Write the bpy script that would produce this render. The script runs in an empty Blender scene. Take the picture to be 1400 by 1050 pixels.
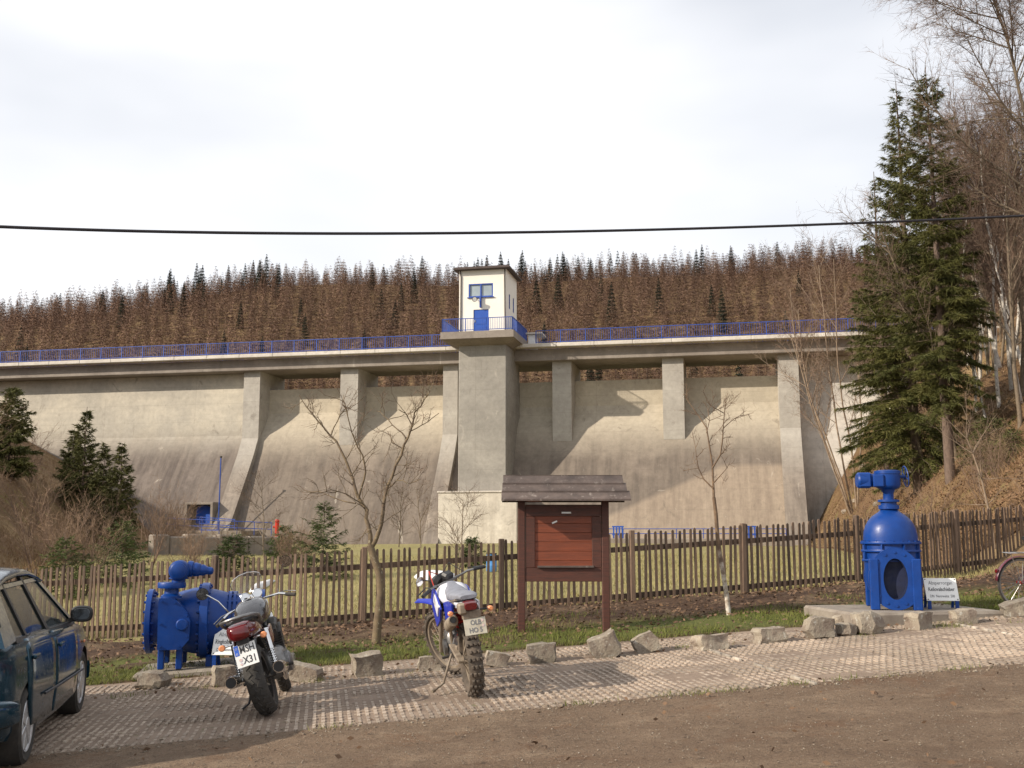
import bpy, bmesh, math, random
import numpy as np
from mathutils import Vector, Matrix, Euler

SC = bpy.context.scene
COL = SC.collection
R = math.radians
random.seed(7)
RNG = np.random.default_rng(11)

# ------------------------------------------------------------ camera, sky, sun
F = 1450.0                      # focal length in photo pixels (1400 wide)
PITCH = math.atan(200 / F)
EYE = Vector((0, 0, 1.6))
cam_d = bpy.data.cameras.new('camera')
cam_d.sensor_width = 36.0
cam_d.lens = F / 1400 * 36
cam_d.clip_start = 0.1
cam_d.clip_end = 4000
cam = bpy.data.objects.new('camera', cam_d)
COL.objects.link(cam)
cam.location = EYE
cam.rotation_euler = (R(90) + PITCH, 0, 0)
SC.camera = cam

SUN_EL = R(27)
SUN_TO = Vector((-0.915, -0.40, 0)).normalized()      # horizontal direction towards the sun
world = bpy.data.worlds.new('World')
SC.world = world
world.use_nodes = True
wn, wl = world.node_tree.nodes, world.node_tree.links
wn.clear()
w_out = wn.new('ShaderNodeOutputWorld')
w_bg = wn.new('ShaderNodeBackground')
w_bg.inputs['Strength'].default_value = 0.1
w_sky = wn.new('ShaderNodeTexSky')
w_sky.sky_type = 'NISHITA'
w_sky.sun_disc = False
w_sky.sun_elevation = SUN_EL
w_sky.sun_rotation = math.atan2(SUN_TO.x, SUN_TO.y)
w_sky.air_density = 1.0
w_sky.dust_density = 2.0
w_sky.altitude = 200
# thin bright cloud veil over the blue, broken by noise
w_tc = wn.new('ShaderNodeTexCoord')
w_map = wn.new('ShaderNodeMapping')
w_map.inputs['Scale'].default_value = (1.0, 1.0, 2.6)
w_map.inputs['Location'].default_value = (0.35, 0.1, 0.4)
w_n1 = wn.new('ShaderNodeTexNoise')
w_n1.inputs['Scale'].default_value = 1.7
w_n1.inputs['Detail'].default_value = 4
w_n1.inputs['Roughness'].default_value = 0.48
w_r1 = wn.new('ShaderNodeMapRange')
w_r1.inputs['From Min'].default_value = 0.30
w_r1.inputs['From Max'].default_value = 0.56
w_r1.inputs['To Min'].default_value = 0.63
w_r1.inputs['To Max'].default_value = 0.95
w_mix = wn.new('ShaderNodeMixRGB')
w_mix.inputs['Color2'].default_value = (9.5, 9.55, 9.8, 1)
wl.new(w_tc.outputs['Generated'], w_map.inputs['Vector'])
wl.new(w_map.outputs['Vector'], w_n1.inputs['Vector'])
wl.new(w_n1.outputs['Fac'], w_r1.inputs['Value'])
wl.new(w_r1.outputs['Result'], w_mix.inputs['Fac'])
wl.new(w_sky.outputs['Color'], w_mix.inputs['Color1'])
wl.new(w_mix.outputs['Color'], w_bg.inputs['Color'])
wl.new(w_bg.outputs['Background'], w_out.inputs['Surface'])

sun_d = bpy.data.lights.new('sun', 'SUN')
sun_d.energy = 4.9
sun_d.angle = R(0.6)
sun_d.color = (1.0, 0.89, 0.745)
sun = bpy.data.objects.new('sun', sun_d)
COL.objects.link(sun)
_to = Vector((SUN_TO.x * math.cos(SUN_EL), SUN_TO.y * math.cos(SUN_EL), math.sin(SUN_EL)))
sun.rotation_euler = _to.to_track_quat('Z', 'Y').to_euler()
sun.location = _to * 60

SC.view_settings.view_transform = 'Standard'
SC.view_settings.look = 'None'
SC.view_settings.gamma = 1.0
SC.view_settings.exposure = 0.26
SC.view_settings.use_curve_mapping = False
SC.render.engine = 'CYCLES'
SC.cycles.max_bounces = 6
SC.cycles.transparent_max_bounces = 12
SC.cycles.use_denoising = True

# ------------------------------------------------------------ pixel -> place
TH = R(10)
U = Vector((math.cos(TH), math.sin(TH), 0))        # along the row of parking bays
V = Vector((-math.sin(TH), math.cos(TH), 0))       # from the road towards the fence
GRADE = 0.06                                        # the car park climbs along U

def ray(px, py):
    a, b = (px - 700) / F, (525 - py) / F
    return Vector((a, math.cos(PITCH) - b * math.sin(PITCH), math.sin(PITCH) + b * math.cos(PITCH)))

def gp(px, py, lift=0.0):
    """photo pixel -> point on the sloping car park plane"""
    d = ray(px, py)
    t = (EYE.z - lift) / (GRADE * (d.x * U.x + d.y * U.y) - d.z)
    return EYE + d * t

def atY(px, py, Y):
    d = ray(px, py)
    return EYE + d * (Y / d.y)

def plane_z(x, y):
    return GRADE * (x * U.x + y * U.y)

# ------------------------------------------------------------ object helpers
def tag(o, label=None, cat=None, group=None, kind=None):
    if label: o['label'] = label
    if cat: o['category'] = cat
    if group: o['group'] = group
    if kind: o['kind'] = kind
    return o

def thing(name, label, cat, loc=(0, 0, 0), rot=(0, 0, 0), group=None):
    o = bpy.data.objects.new(name, None)
    o.empty_display_size = 0.2
    COL.objects.link(o)
    o.location = loc
    o.rotation_euler = rot
    return tag(o, label, cat, group)

def copy_tree(o, parent=None):
    c = o.copy()
    COL.objects.link(c)
    c.parent = parent
    for ch in list(o.children):
        copy_tree(ch, c)
    return c

def place(name, mesh, parent=None, loc=(0, 0, 0), rot=(0, 0, 0), scale=None):
    o = bpy.data.objects.new(name, mesh)
    COL.objects.link(o)
    o.parent = parent
    o.location = loc
    o.rotation_euler = rot
    if scale: o.scale = scale
    return o

def frame(p, d, up=(0, 0, 1)):
    """matrix whose local z runs along d"""
    z = Vector(d).normalized()
    u = Vector(up)
    if abs(z.dot(u)) > 0.98: u = Vector((1, 0, 0))
    x = u.cross(z).normalized()
    y = z.cross(x)
    return Matrix((( x.x, y.x, z.x, p[0]), (x.y, y.y, z.y, p[1]), (x.z, y.z, z.z, p[2]), (0, 0, 0, 1)))

class MB:
    def __init__(s):
        s.v, s.f, s.mi, s.cur = [], [], [], 0
    def add(s, vs, fs, M=None):
        b = len(s.v)
        for p in vs:
            p = Vector(p)
            s.v.append(M @ p if M else p)
        for f in fs:
            s.f.append([i + b for i in f]); s.mi.append(s.cur)
        return s
    def box(s, c, sz, rot=None, ch=0.0, M=None):
        hx, hy, hz = sz[0] / 2, sz[1] / 2, sz[2] / 2
        T = Matrix.Translation(c)
        if rot: T = T @ Euler(rot).to_matrix().to_4x4()
        if M: T = M @ T
        h = (hx, hy, hz)
        if ch <= 0:
            vs = [(x, y, z) for x in (-hx, hx) for y in (-hy, hy) for z in (-hz, hz)]
            return s.add(vs, [(0, 1, 3, 2), (4, 6, 7, 5), (0, 4, 5, 1), (2, 3, 7, 6), (0, 2, 6, 4), (1, 5, 7, 3)], T)
        vs, ix = [], {}
        for sx in (-1, 1):
            for sy in (-1, 1):
                for sz_ in (-1, 1):
                    sg = (sx, sy, sz_)
                    for a in range(3):
                        ix[sg + (a,)] = len(vs)
                        vs.append([sg[k] * (h[k] - (0 if k == a else ch)) for k in range(3)])
        fs = []
        for a in range(3):
            b, c2 = [k for k in range(3) if k != a]
            for sg in (-1, 1):
                q = []
                for sb, sc in ((-1, -1), (1, -1), (1, 1), (-1, 1)):
                    t = [0, 0, 0]; t[a] = sg; t[b] = sb; t[c2] = sc
                    q.append(ix[tuple(t) + (a,)])
                fs.append(q)
        for e in range(3):
            a, b = [k for k in range(3) if k != e]
            for sa in (-1, 1):
                for sb in (-1, 1):
                    t0 = [0, 0, 0]; t0[a] = sa; t0[b] = sb; t0[e] = -1
                    t1 = list(t0); t1[e] = 1
                    fs.append([ix[tuple(t0) + (a,)], ix[tuple(t1) + (a,)], ix[tuple(t1) + (b,)], ix[tuple(t0) + (b,)]])
        for sx in (-1, 1):
            for sy in (-1, 1):
                for sz_ in (-1, 1):
                    fs.append([ix[(sx, sy, sz_, a)] for a in range(3)])
        return s.add(vs, fs, T)
    def bar(s, p, q, w, h, ch=0.0, up=(0, 0, 1)):
        p, q = Vector(p), Vector(q)
        M = frame((p + q) / 2, q - p, up)
        return s.box((0, 0, 0), (w, h, (q - p).length), ch=ch, M=M)
    def tube(s, pts, r, n=8, cap=True):
        pts = [Vector(p) for p in pts]
        k = len(pts)
        rs = r if isinstance(r, (list, tuple)) else [r] * k
        vs, fs = [], []
        ref = None
        for i, p in enumerate(pts):
            t = (pts[min(i + 1, k - 1)] - pts[max(i - 1, 0)])
            t = t.normalized() if t.length > 1e-9 else Vector((0, 0, 1))
            if ref is None:
                ref = Vector((0, 0, 1)) if abs(t.z) < 0.9 else Vector((1, 0, 0))
            a = (ref - t * ref.dot(t)).normalized()
            ref = a
            b = t.cross(a)
            for j in range(n):
                w = 2 * math.pi * j / n
                vs.append(p + (a * math.cos(w) + b * math.sin(w)) * rs[i])
        for i in range(k - 1):
            for j in range(n):
                j2 = (j + 1) % n
                fs.append((i * n + j, i * n + j2, (i + 1) * n + j2, (i + 1) * n + j))
        if cap:
            fs.append(list(range(n))[::-1]); fs.append([(k - 1) * n + j for j in range(n)])
        return s.add(vs, fs)
    def lathe(s, prof, M=None, n=24, sy=1.0, closed=False):
        """prof = [(radius, height)], turned about local z"""
        vs, fs, k = [], [], len(prof)
        for r, h in prof:
            for j in range(n):
                w = 2 * math.pi * j / n
                vs.append((r * math.cos(w), r * math.sin(w) * sy, h))
        for i in range(k if closed else k - 1):
            i2 = (i + 1) % k
            for j in range(n):
                j2 = (j + 1) % n
                fs.append((i * n + j, i * n + j2, i2 * n + j2, i2 * n + j))
        if not closed:
            if prof[0][0] > 1e-6: fs.append(list(range(n))[::-1])
            if prof[-1][0] > 1e-6: fs.append([(k - 1) * n + j for j in range(n)])
        return s.add(vs, fs, M)
    def torus(s, Rr, r, M=None, n=32, m=10, sq=1.0):
        prof = [(Rr + r * math.cos(2 * math.pi * j / m), r * sq * math.sin(2 * math.pi * j / m)) for j in range(m)]
        return s.lathe(prof, M, n, closed=True)
    def prism(s, poly, d0, d1, M=None):
        n = len(poly)
        vs = [(x, y, d0) for x, y in poly] + [(x, y, d1) for x, y in poly]
        fs = [list(range(n))[::-1], list(range(n, 2 * n))]
        fs += [(i, (i + 1) % n, n + (i + 1) % n, n + i) for i in range(n)]
        return s.add(vs, fs, M)
    def loft(s, secs, n=16, M=None, cap=True):
        """secs = [(x, yc, zc, half width, half height, exponent)] along local x"""
        vs, fs, k = [], [], len(secs)
        for x, yc, zc, hw, hh, e in secs:
            for j in range(n):
                w = 2 * math.pi * j / n
                c, q = math.cos(w), math.sin(w)
                vs.append((x, yc + hw * math.copysign(abs(c) ** (2 / e), c), zc + hh * math.copysign(abs(q) ** (2 / e), q)))
        for i in range(k - 1):
            for j in range(n):
                j2 = (j + 1) % n
                fs.append((i * n + j, i * n + j2, (i + 1) * n + j2, (i + 1) * n + j))
        if cap:
            fs.append(list(range(n))[::-1]); fs.append([(k - 1) * n + j for j in range(n)])
        return s.add(vs, fs, M)
    def grid(s, rows, M=None, wrap=False):
        """rows of equally many points -> quads"""
        k, n = len(rows), len(rows[0])
        vs = [p for r_ in rows for p in r_]
        fs = []
        for i in range(k - 1):
            for j in range(n if wrap else n - 1):
                j2 = (j + 1) % n
                fs.append((i * n + j, i * n + j2, (i + 1) * n + j2, (i + 1) * n + j))
        return s.add(vs, fs, M)
    def mesh(s, name, mats, angle=35, recalc=True):
        me = bpy.data.meshes.new(name)
        me.from_pydata([tuple(p) for p in s.v], [], s.f)
        mats = mats if isinstance(mats, (list, tuple)) else [mats]
        for m in mats: me.materials.append(m)
        if len(mats) > 1: me.polygons.foreach_set('material_index', s.mi)
        if recalc:
            bm = bmesh.new(); bm.from_mesh(me)
            bmesh.ops.recalc_face_normals(bm, faces=bm.faces)
            bm.to_mesh(me); bm.free()
        if angle:
            me.polygons.foreach_set('use_smooth', [True] * len(me.polygons))
            me.set_sharp_from_angle(angle=R(angle))
        me.update()
        return me
    def build(s, name, mats, parent=None, angle=35, recalc=True, **kw):
        o = place(name, s.mesh(name, mats, angle, recalc), parent)
        return tag(o, **kw)

class NB:
    """numpy mesh buffer for plants, litter and other big meshes"""
    def __init__(s):
        s.V, s.T, s.Q, s.n = [], [], [], 0
    def push(s, v, t=None, q=None):
        if t is not None: s.T.append(np.asarray(t, np.int32) + s.n)
        if q is not None: s.Q.append(np.asarray(q, np.int32) + s.n)
        s.V.append(np.asarray(v, np.float32)); s.n += len(v)
    def tube(s, P, rad, n=4):
        P = np.asarray(P, float); k = len(P)
        t = np.gradient(P, axis=0)
        t /= np.linalg.norm(t, axis=1, keepdims=True) + 1e-9
        ref = np.where(np.abs(t[:, 2:3]) < 0.9, np.array([[0, 0, 1.0]]), np.array([[1.0, 0, 0]]))
        if np.abs(t[:, 2]).max() > 0.85: ref = np.repeat(np.array([[0.94, 0.34, 0.0]]), k, 0)
        a = np.cross(t, ref); a /= np.linalg.norm(a, axis=1, keepdims=True) + 1e-9
        b = np.cross(t, a)
        w = np.arange(n) * 2 * np.pi / n
        ring = P[:, None, :] + (a[:, None, :] * np.cos(w)[None, :, None] + b[:, None, :] * np.sin(w)[None, :, None]) * np.asarray(rad)[:, None, None]
        i, j = np.meshgrid(np.arange(k - 1), np.arange(n), indexing='ij')
        j2 = (j + 1) % n
        q = np.stack([i * n + j, i * n + j2, (i + 1) * n + j2, (i + 1) * n + j], -1).reshape(-1, 4)
        s.push(ring.reshape(-1, 3), q=q)
    def slivers(s, B, D, w, rng):
        """thin triangles from base points B along vectors D"""
        B = np.asarray(B, float); D = np.asarray(D, float); m = len(B)
        if m == 0: return
        r = rng.normal(size=(m, 3))
        side = np.cross(D, r); side /= np.linalg.norm(side, axis=1, keepdims=True) + 1e-9
        w = np.broadcast_to(np.asarray(w, float).reshape(-1, 1), (m, 1))
        v = np.stack([B - side * w / 2, B + side * w / 2, B + D], 1).reshape(-1, 3)
        s.push(v, t=np.arange(3 * m).reshape(-1, 3))
    def leaves(s, B, D, w, rng):
        """small diamond faces"""
        B = np.asarray(B, float); D = np.asarray(D, float); m = len(B)
        r = rng.normal(size=(m, 3))
        side = np.cross(D, r); side /= np.linalg.norm(side, axis=1, keepdims=True) + 1e-9
        w = np.broadcast_to(np.asarray(w, float).reshape(-1, 1), (m, 1))
        v = np.stack([B, B + D * .5 + side * w / 2, B + D, B + D * .5 - side * w / 2], 1).reshape(-1, 3)
        s.push(v, q=np.arange(4 * m).reshape(-1, 4))
    normals = None
    def mesh(s, name, mats, smooth=False):
        me = bpy.data.meshes.new(name)
        v = np.concatenate(s.V) if s.V else np.zeros((0, 3), np.float32)
        T = np.concatenate(s.T) if s.T else np.zeros((0, 3), np.int32)
        Q = np.concatenate(s.Q) if s.Q else np.zeros((0, 4), np.int32)
        me.vertices.add(len(v)); me.vertices.foreach_set('co', v.astype(np.float32).ravel())
        loops = np.concatenate([T.ravel(), Q.ravel()]).astype(np.int32)
        me.loops.add(len(loops)); me.loops.foreach_set('vertex_index', loops)
        me.polygons.add(len(T) + len(Q))
        st = np.concatenate([np.arange(len(T)) * 3, len(T) * 3 + np.arange(len(Q)) * 4]).astype(np.int32)
        me.polygons.foreach_set('loop_start', st)
        if smooth: me.polygons.foreach_set('use_smooth', np.ones(len(T) + len(Q), bool))
        for m in (mats if isinstance(mats, (list, tuple)) else [mats]): me.materials.append(m)
        me.update(calc_edges=True); me.validate()
        if s.normals is not None:
            me.polygons.foreach_set('use_smooth', np.ones(len(me.polygons), bool))
            me.normals_split_custom_set_from_vertices(np.concatenate(s.normals).astype(np.float32))
        return me
    def build(s, name, mats, parent=None, smooth=False, **kw):
        return tag(place(name, s.mesh(name, mats, smooth), parent), **kw)

# ------------------------------------------------------------ materials
def nmat(name):
    m = bpy.data.materials.new(name)
    m.use_nodes = True
    nt = m.node_tree
    b = nt.nodes['Principled BSDF']
    return m, nt, nt.nodes, nt.links, b

def noise(nt, scale, detail=5, rough=0.55, vec=None, dist=0.0):
    n = nt.nodes.new('ShaderNodeTexNoise')
    n.inputs['Scale'].default_value = scale
    n.inputs['Detail'].default_value = detail
    n.inputs['Roughness'].default_value = rough
    n.inputs['Distortion'].default_value = dist
    if vec is not None: nt.links.new(vec, n.inputs['Vector'])
    return n.outputs['Fac']

def ramp(nt, fac, lo, hi, a=0.0, b=1.0, smooth=False):
    n = nt.nodes.new('ShaderNodeMapRange')
    if smooth: n.interpolation_type = 'SMOOTHSTEP'
    n.inputs['From Min'].default_value = lo; n.inputs['From Max'].default_value = hi
    n.inputs['To Min'].default_value = a; n.inputs['To Max'].default_value = b
    nt.links.new(fac, n.inputs['Value'])
    return n.outputs['Result']

def mixc(nt, fac, c1, c2, mode='MIX'):
    n = nt.nodes.new('ShaderNodeMixRGB'); n.blend_type = mode
    for k, v in (('Fac', fac), ('Color1', c1), ('Color2', c2)):
        if hasattr(v, 'links') or hasattr(v, 'is_linked'): nt.links.new(v, n.inputs[k])
        elif isinstance(v, (int, float)): n.inputs[k].default_value = v
        else: n.inputs[k].default_value = tuple(v) + ((1,) if len(v) == 3 else ())
    return n.outputs['Color']

def math_(nt, op, a, b=None):
    n = nt.nodes.new('ShaderNodeMath'); n.operation = op
    for k, v in ((0, a), (1, b)):
        if v is None: continue
        if isinstance(v, (int, float)): n.inputs[k].default_value = v
        else: nt.links.new(v, n.inputs[k])
    return n.outputs[0]

def bump(nt, b, fac, strength=0.3, dist=0.02):
    n = nt.nodes.new('ShaderNodeBump')
    n.inputs['Strength'].default_value = strength; n.inputs['Distance'].default_value = dist
    nt.links.new(fac, n.inputs['Height']); nt.links.new(n.outputs['Normal'], b.inputs['Normal'])

def objco(nt, kind='Object'):
    return nt.nodes.new('ShaderNodeTexCoord').outputs[kind]

def mapped(nt, vec, scale, loc=(0, 0, 0)):
    n = nt.nodes.new('ShaderNodeMapping')
    n.inputs['Scale'].default_value = scale; n.inputs['Location'].default_value = loc
    nt.links.new(vec, n.inputs['Vector'])
    return n.outputs['Vector']

def pm(name, c1, c2=None, rough=0.6, metal=0.0, vs=4.0, bs=30.0, bst=0.0, bd=0.01, rnd=0.0, coat=0.0, spec=0.5, stretch=None, wear=None, two=False, lo=.35, hi=.68):
    """two tones mixed by noise, optional per-object value change, bump and wear patches"""
    m, nt, N, L, b = nmat(name)
    co = objco(nt)
    if stretch: co = mapped(nt, co, stretch)
    c2 = c2 or tuple(x * 0.72 for x in c1)
    f = ramp(nt, noise(nt, vs, 6, .6, co), lo, hi)
    col = mixc(nt, f, c1, c2)
    if wear:
        wf = ramp(nt, noise(nt, vs * 2.7, 8, .65, co), wear[1], wear[1] + .09)
        col = mixc(nt, wf, col, wear[0])
    if rnd:
        oi = N.new('ShaderNodeObjectInfo').outputs['Random']
        v = ramp(nt, oi, 0, 1, 1 - rnd, 1 + rnd)
        col = mixc(nt, 1.0, col, v, 'MULTIPLY')
    L.new(col, b.inputs['Base Color'])
    b.inputs['Roughness'].default_value = rough
    if rough > .15:
        L.new(ramp(nt, noise(nt, vs * 3, 4, .6, co), .3, .7, max(.05, rough - .12), min(1, rough + .12)), b.inputs['Roughness'])
    b.inputs['Metallic'].default_value = metal
    b.inputs['Specular IOR Level'].default_value = spec
    b.inputs['Coat Weight'].default_value = coat
    b.inputs['Coat Roughness'].default_value = 0.06
    if bst: bump(nt, b, noise(nt, bs, 6, .65, co), bst, bd)
    return m

def glass_mat(name, tint=(0.5, 0.55, 0.55), alpha=0.35, rough=0.03):
    m, nt, N, L, b = nmat(name)
    b.inputs['Base Color'].default_value = tuple(tint) + (1,)
    b.inputs['Roughness'].default_value = rough
    b.inputs['Metallic'].default_value = 0.0
    b.inputs['Alpha'].default_value = alpha
    b.inputs['Specular IOR Level'].default_value = 0.9
    return m

M_ = {}
M_['blue'] = pm('blue_paint', (0.002, 0.040, 0.215), (0.002, 0.030, 0.165), rough=.40, spec=.35, vs=5, bst=.12, bs=60, bd=.004, wear=((.02, .075, .32), .66))
M_['railblue'] = pm('railing_blue', (0.010, 0.050, 0.27), (0.014, 0.065, 0.33), rough=.5, vs=2)
M_['doorblue'] = pm('door_blue', (0.010, 0.075, 0.38), (0.01, 0.06, 0.32), rough=.4, vs=2)
M_['wood_fence'] = pm('fence_wood', (0.150, 0.098, 0.064), (0.082, 0.054, 0.038), rough=.85, vs=6, stretch=(6, 6, .8), bst=.5, bs=20, rnd=.4, wear=((.16, .125, .095), .61))
M_['wood_board'] = pm('board_wood', (0.085, 0.025, 0.014), (0.045, 0.016, 0.010), rough=.6, vs=5, stretch=(1, 4, 8), bst=.3, bs=20)
M_['wood_panel'] = pm('panel_wood', (0.20, 0.046, 0.016), (0.125, 0.030, 0.012), rough=.55, vs=3, stretch=(1, 6, 12), bst=.3, bs=14)
M_['wood_roof'] = pm('roof_wood', (0.12, 0.09, 0.078), (0.06, 0.045, 0.04), rough=.9, vs=4, stretch=(1, 1, 1), bst=.6, bs=30, rnd=.25, wear=((.19, .16, .14), .57))
M_['stone'] = pm('rough_stone', (0.30, 0.26, 0.20), (0.15, 0.11, 0.085), rough=.9, vs=6, bst=.9, bs=22, bd=.03, rnd=.25, wear=((.40, .38, .33), .58))
M_['paver'] = pm('paver_concrete', (0.37, 0.30, 0.235), (0.24, 0.188, 0.146), rough=.93, vs=5, bst=.6, bs=90, bd=.008, rnd=.22, wear=((.42, .38, .31), .60))
M_['plinth'] = pm('plinth_concrete', (0.27, 0.235, 0.19), (0.17, 0.14, 0.115), rough=.9, vs=4, bst=.5, bs=40, bd=.01)
M_['white'] = pm('white_enamel', (0.78, 0.78, 0.76), (0.68, 0.68, 0.66), rough=.4, vs=5)
M_['ink'] = pm('black_print', (0.03, 0.03, 0.035), rough=.5)
M_['inkgrey'] = pm('grey_print', (0.16, 0.16, 0.17), rough=.5)
M_['black'] = pm('black_plastic', (0.018, 0.018, 0.019), rough=.45, vs=8)
M_['rubber'] = pm('tyre_rubber', (0.028, 0.026, 0.024), (0.045, 0.04, 0.034), rough=.85, vs=14, bst=.4, bs=80, bd=.004)
M_['muddy'] = pm('muddy_rubber', (0.05, 0.042, 0.034), (0.13, 0.10, 0.075), rough=.9, vs=9, bst=.4, bs=50, bd=.006)
M_['chrome'] = pm('chrome', (0.72, 0.72, 0.72), (0.6, 0.6, 0.6), rough=.12, metal=1, vs=10)
M_['alu'] = pm('cast_aluminium', (0.28, 0.28, 0.28), (0.15, 0.145, 0.14), rough=.42, metal=.85, vs=10)
M_['darkmetal'] = pm('dark_metal', (0.05, 0.048, 0.047), (0.09, 0.08, 0.07), rough=.5, metal=.6, vs=12)
M_['redlens'] = pm('red_lens', (0.11, 0.004, 0.006), (0.08, 0.003, 0.005), rough=.15, vs=30, coat=.5)
M_['orangelens'] = pm('orange_lens', (0.75, 0.30, 0.14), (0.62, 0.24, 0.10), rough=.2, vs=30)
M_['carpaint'] = pm('car_paint', (0.008, 0.050, 0.085), (0.007, 0.042, 0.072), rough=.18, metal=.5, vs=8, coat=.35)
M_['carglass'] = glass_mat('car_glass', (0.03, 0.04, 0.04), .34)
M_['clearglass'] = glass_mat('clear_plastic', (0.35, 0.38, 0.4), .30, .06)
M_['seat'] = pm('seat_cloth', (0.02, 0.035, 0.10), (0.014, 0.02, 0.06), rough=.9, vs=20)
M_['tankgrey'] = pm('tank_grey', (0.04, 0.04, 0.046), (0.03, 0.03, 0.034), rough=.22, metal=.4, vs=9, coat=.8)
M_['maroon'] = pm('maroon_paint', (0.10, 0.008, 0.012), (0.07, 0.006, 0.01), rough=.2, vs=9, coat=.8)
M_['mblue'] = pm('plastic_blue', (0.012, 0.03, 0.36), (0.01, 0.025, 0.30), rough=.35, vs=8)
M_['mwhite'] = pm('plastic_white', (0.72, 0.72, 0.76), (0.6, 0.6, 0.66), rough=.35, vs=6, wear=((.40, .36, .31), .64))
M_['mseat'] = pm('seat_grey', (0.22, 0.23, 0.27), (0.16, 0.165, 0.19), rough=.75, vs=14, bst=.2, bs=60)
M_['dirtymetal'] = pm('muddy_metal', (0.30, 0.25, 0.19), (0.16, 0.12, 0.085), rough=.7, metal=.3, vs=9)
M_['plate'] = pm('plate_white', (0.74, 0.74, 0.72), (0.66, 0.66, 0.64), rough=.4, vs=9)
M_['dirtyplate'] = pm('plate_dirty', (0.50, 0.47, 0.38), (0.36, 0.32, 0.25), rough=.6, vs=14)
M_['euroblue'] = pm('euro_blue', (0.02, 0.10, 0.50), rough=.4)
M_['seal'] = pm('plate_seal', (0.60, 0.42, 0.30), (0.42, 0.40, 0.55), rough=.5, vs=60)
M_['gold'] = pm('star_yellow', (0.8, 0.65, 0.1), rough=.4)
M_['red'] = pm('red_paint', (0.50, 0.03, 0.015), (0.42, 0.025, 0.012), rough=.4, vs=6)
M_['cream'] = pm('cream_render', (0.76, 0.73, 0.66), (0.70, 0.67, 0.60), rough=.85, vs=.7, bst=.15, bs=40, bd=.01)
M_['roofdark'] = pm('dark_roofing', (0.07, 0.05, 0.045), rough=.8, vs=2)
M_['winglass'] = pm('window_pane', (0.30, 0.36, 0.38), (0.24, 0.29, 0.32), rough=.12, vs=1.5, spec=.9)
M_['cable'] = pm('cable_black', (0.015, 0.012, 0.016), rough=.6)
M_['snow'] = pm('old_snow', (0.74, 0.74, 0.76), (0.6, 0.59, 0.58), rough=.8, vs=2, bst=.4, bs=8, bd=.04)
M_['hydrant_grey'] = pm('pale_paint', (0.5, 0.5, 0.48), rough=.5)

def text_mesh(body, size, mat, align='CENTER', squeeze=1.0, extrude=0.0008, offset=0.0):
    cu = bpy.data.curves.new('lettering', 'FONT')
    cu.body = body; cu.size = size; cu.align_x = align; cu.align_y = 'CENTER'
    cu.extrude = extrude; cu.offset = offset; cu.resolution_u = 3
    o = bpy.data.objects.new('lettering', cu); COL.objects.link(o)
    o.scale = (squeeze, 1, 1)
    dg = bpy.context.evaluated_depsgraph_get()
    me = bpy.data.meshes.new_from_object(o.evaluated_get(dg))
    me.transform(Matrix.Diagonal((squeeze, 1, 1, 1)))
    bpy.data.objects.remove(o); bpy.data.curves.remove(cu)
    me.materials.clear(); me.materials.append(mat)
    return me

def letter(parent, body, size, mat, M, squeeze=1.0, align='CENTER', offset=0.0):
    o = bpy.data.objects.new('lettering', text_mesh(body, size, mat, align, squeeze, offset=offset))
    COL.objects.link(o); o.parent = parent
    o.matrix_local = M
    return o
# ------------------------------------------------------------ terrain
DAM_ROT = R(-12)
DAM_O = atY(665, 478, 85.0); DAM_O.z = 0
def dam_local(x, y):
    c, s_ = math.cos(-DAM_ROT), math.sin(-DAM_ROT)
    dx, dy = x - DAM_O.x, y - DAM_O.y
    return dx * c - dy * s_, dx * s_ + dy * c

def sm(a, b, x):
    t = np.clip((x - a) / (b - a), 0, 1)
    return t * t * (3 - 2 * t)

def wob(x, y, k=1.0):
    return (np.sin(x * .9 * k + 1.3 * np.sin(y * .7 * k)) + np.sin(y * 1.13 * k + 1.7 * np.sin(x * .57 * k + 2))) * .5

FENCE_T = 17.5
def fence_line():
    pts = [gp(-330, 893), gp(158, 875), gp(420, 866), gp(865, 831), gp(1015, 819), gp(1170, 805), gp(1305, 787), gp(1440, 772)]
    return [Vector((p.x, p.y, 0)) for p in pts]

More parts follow.
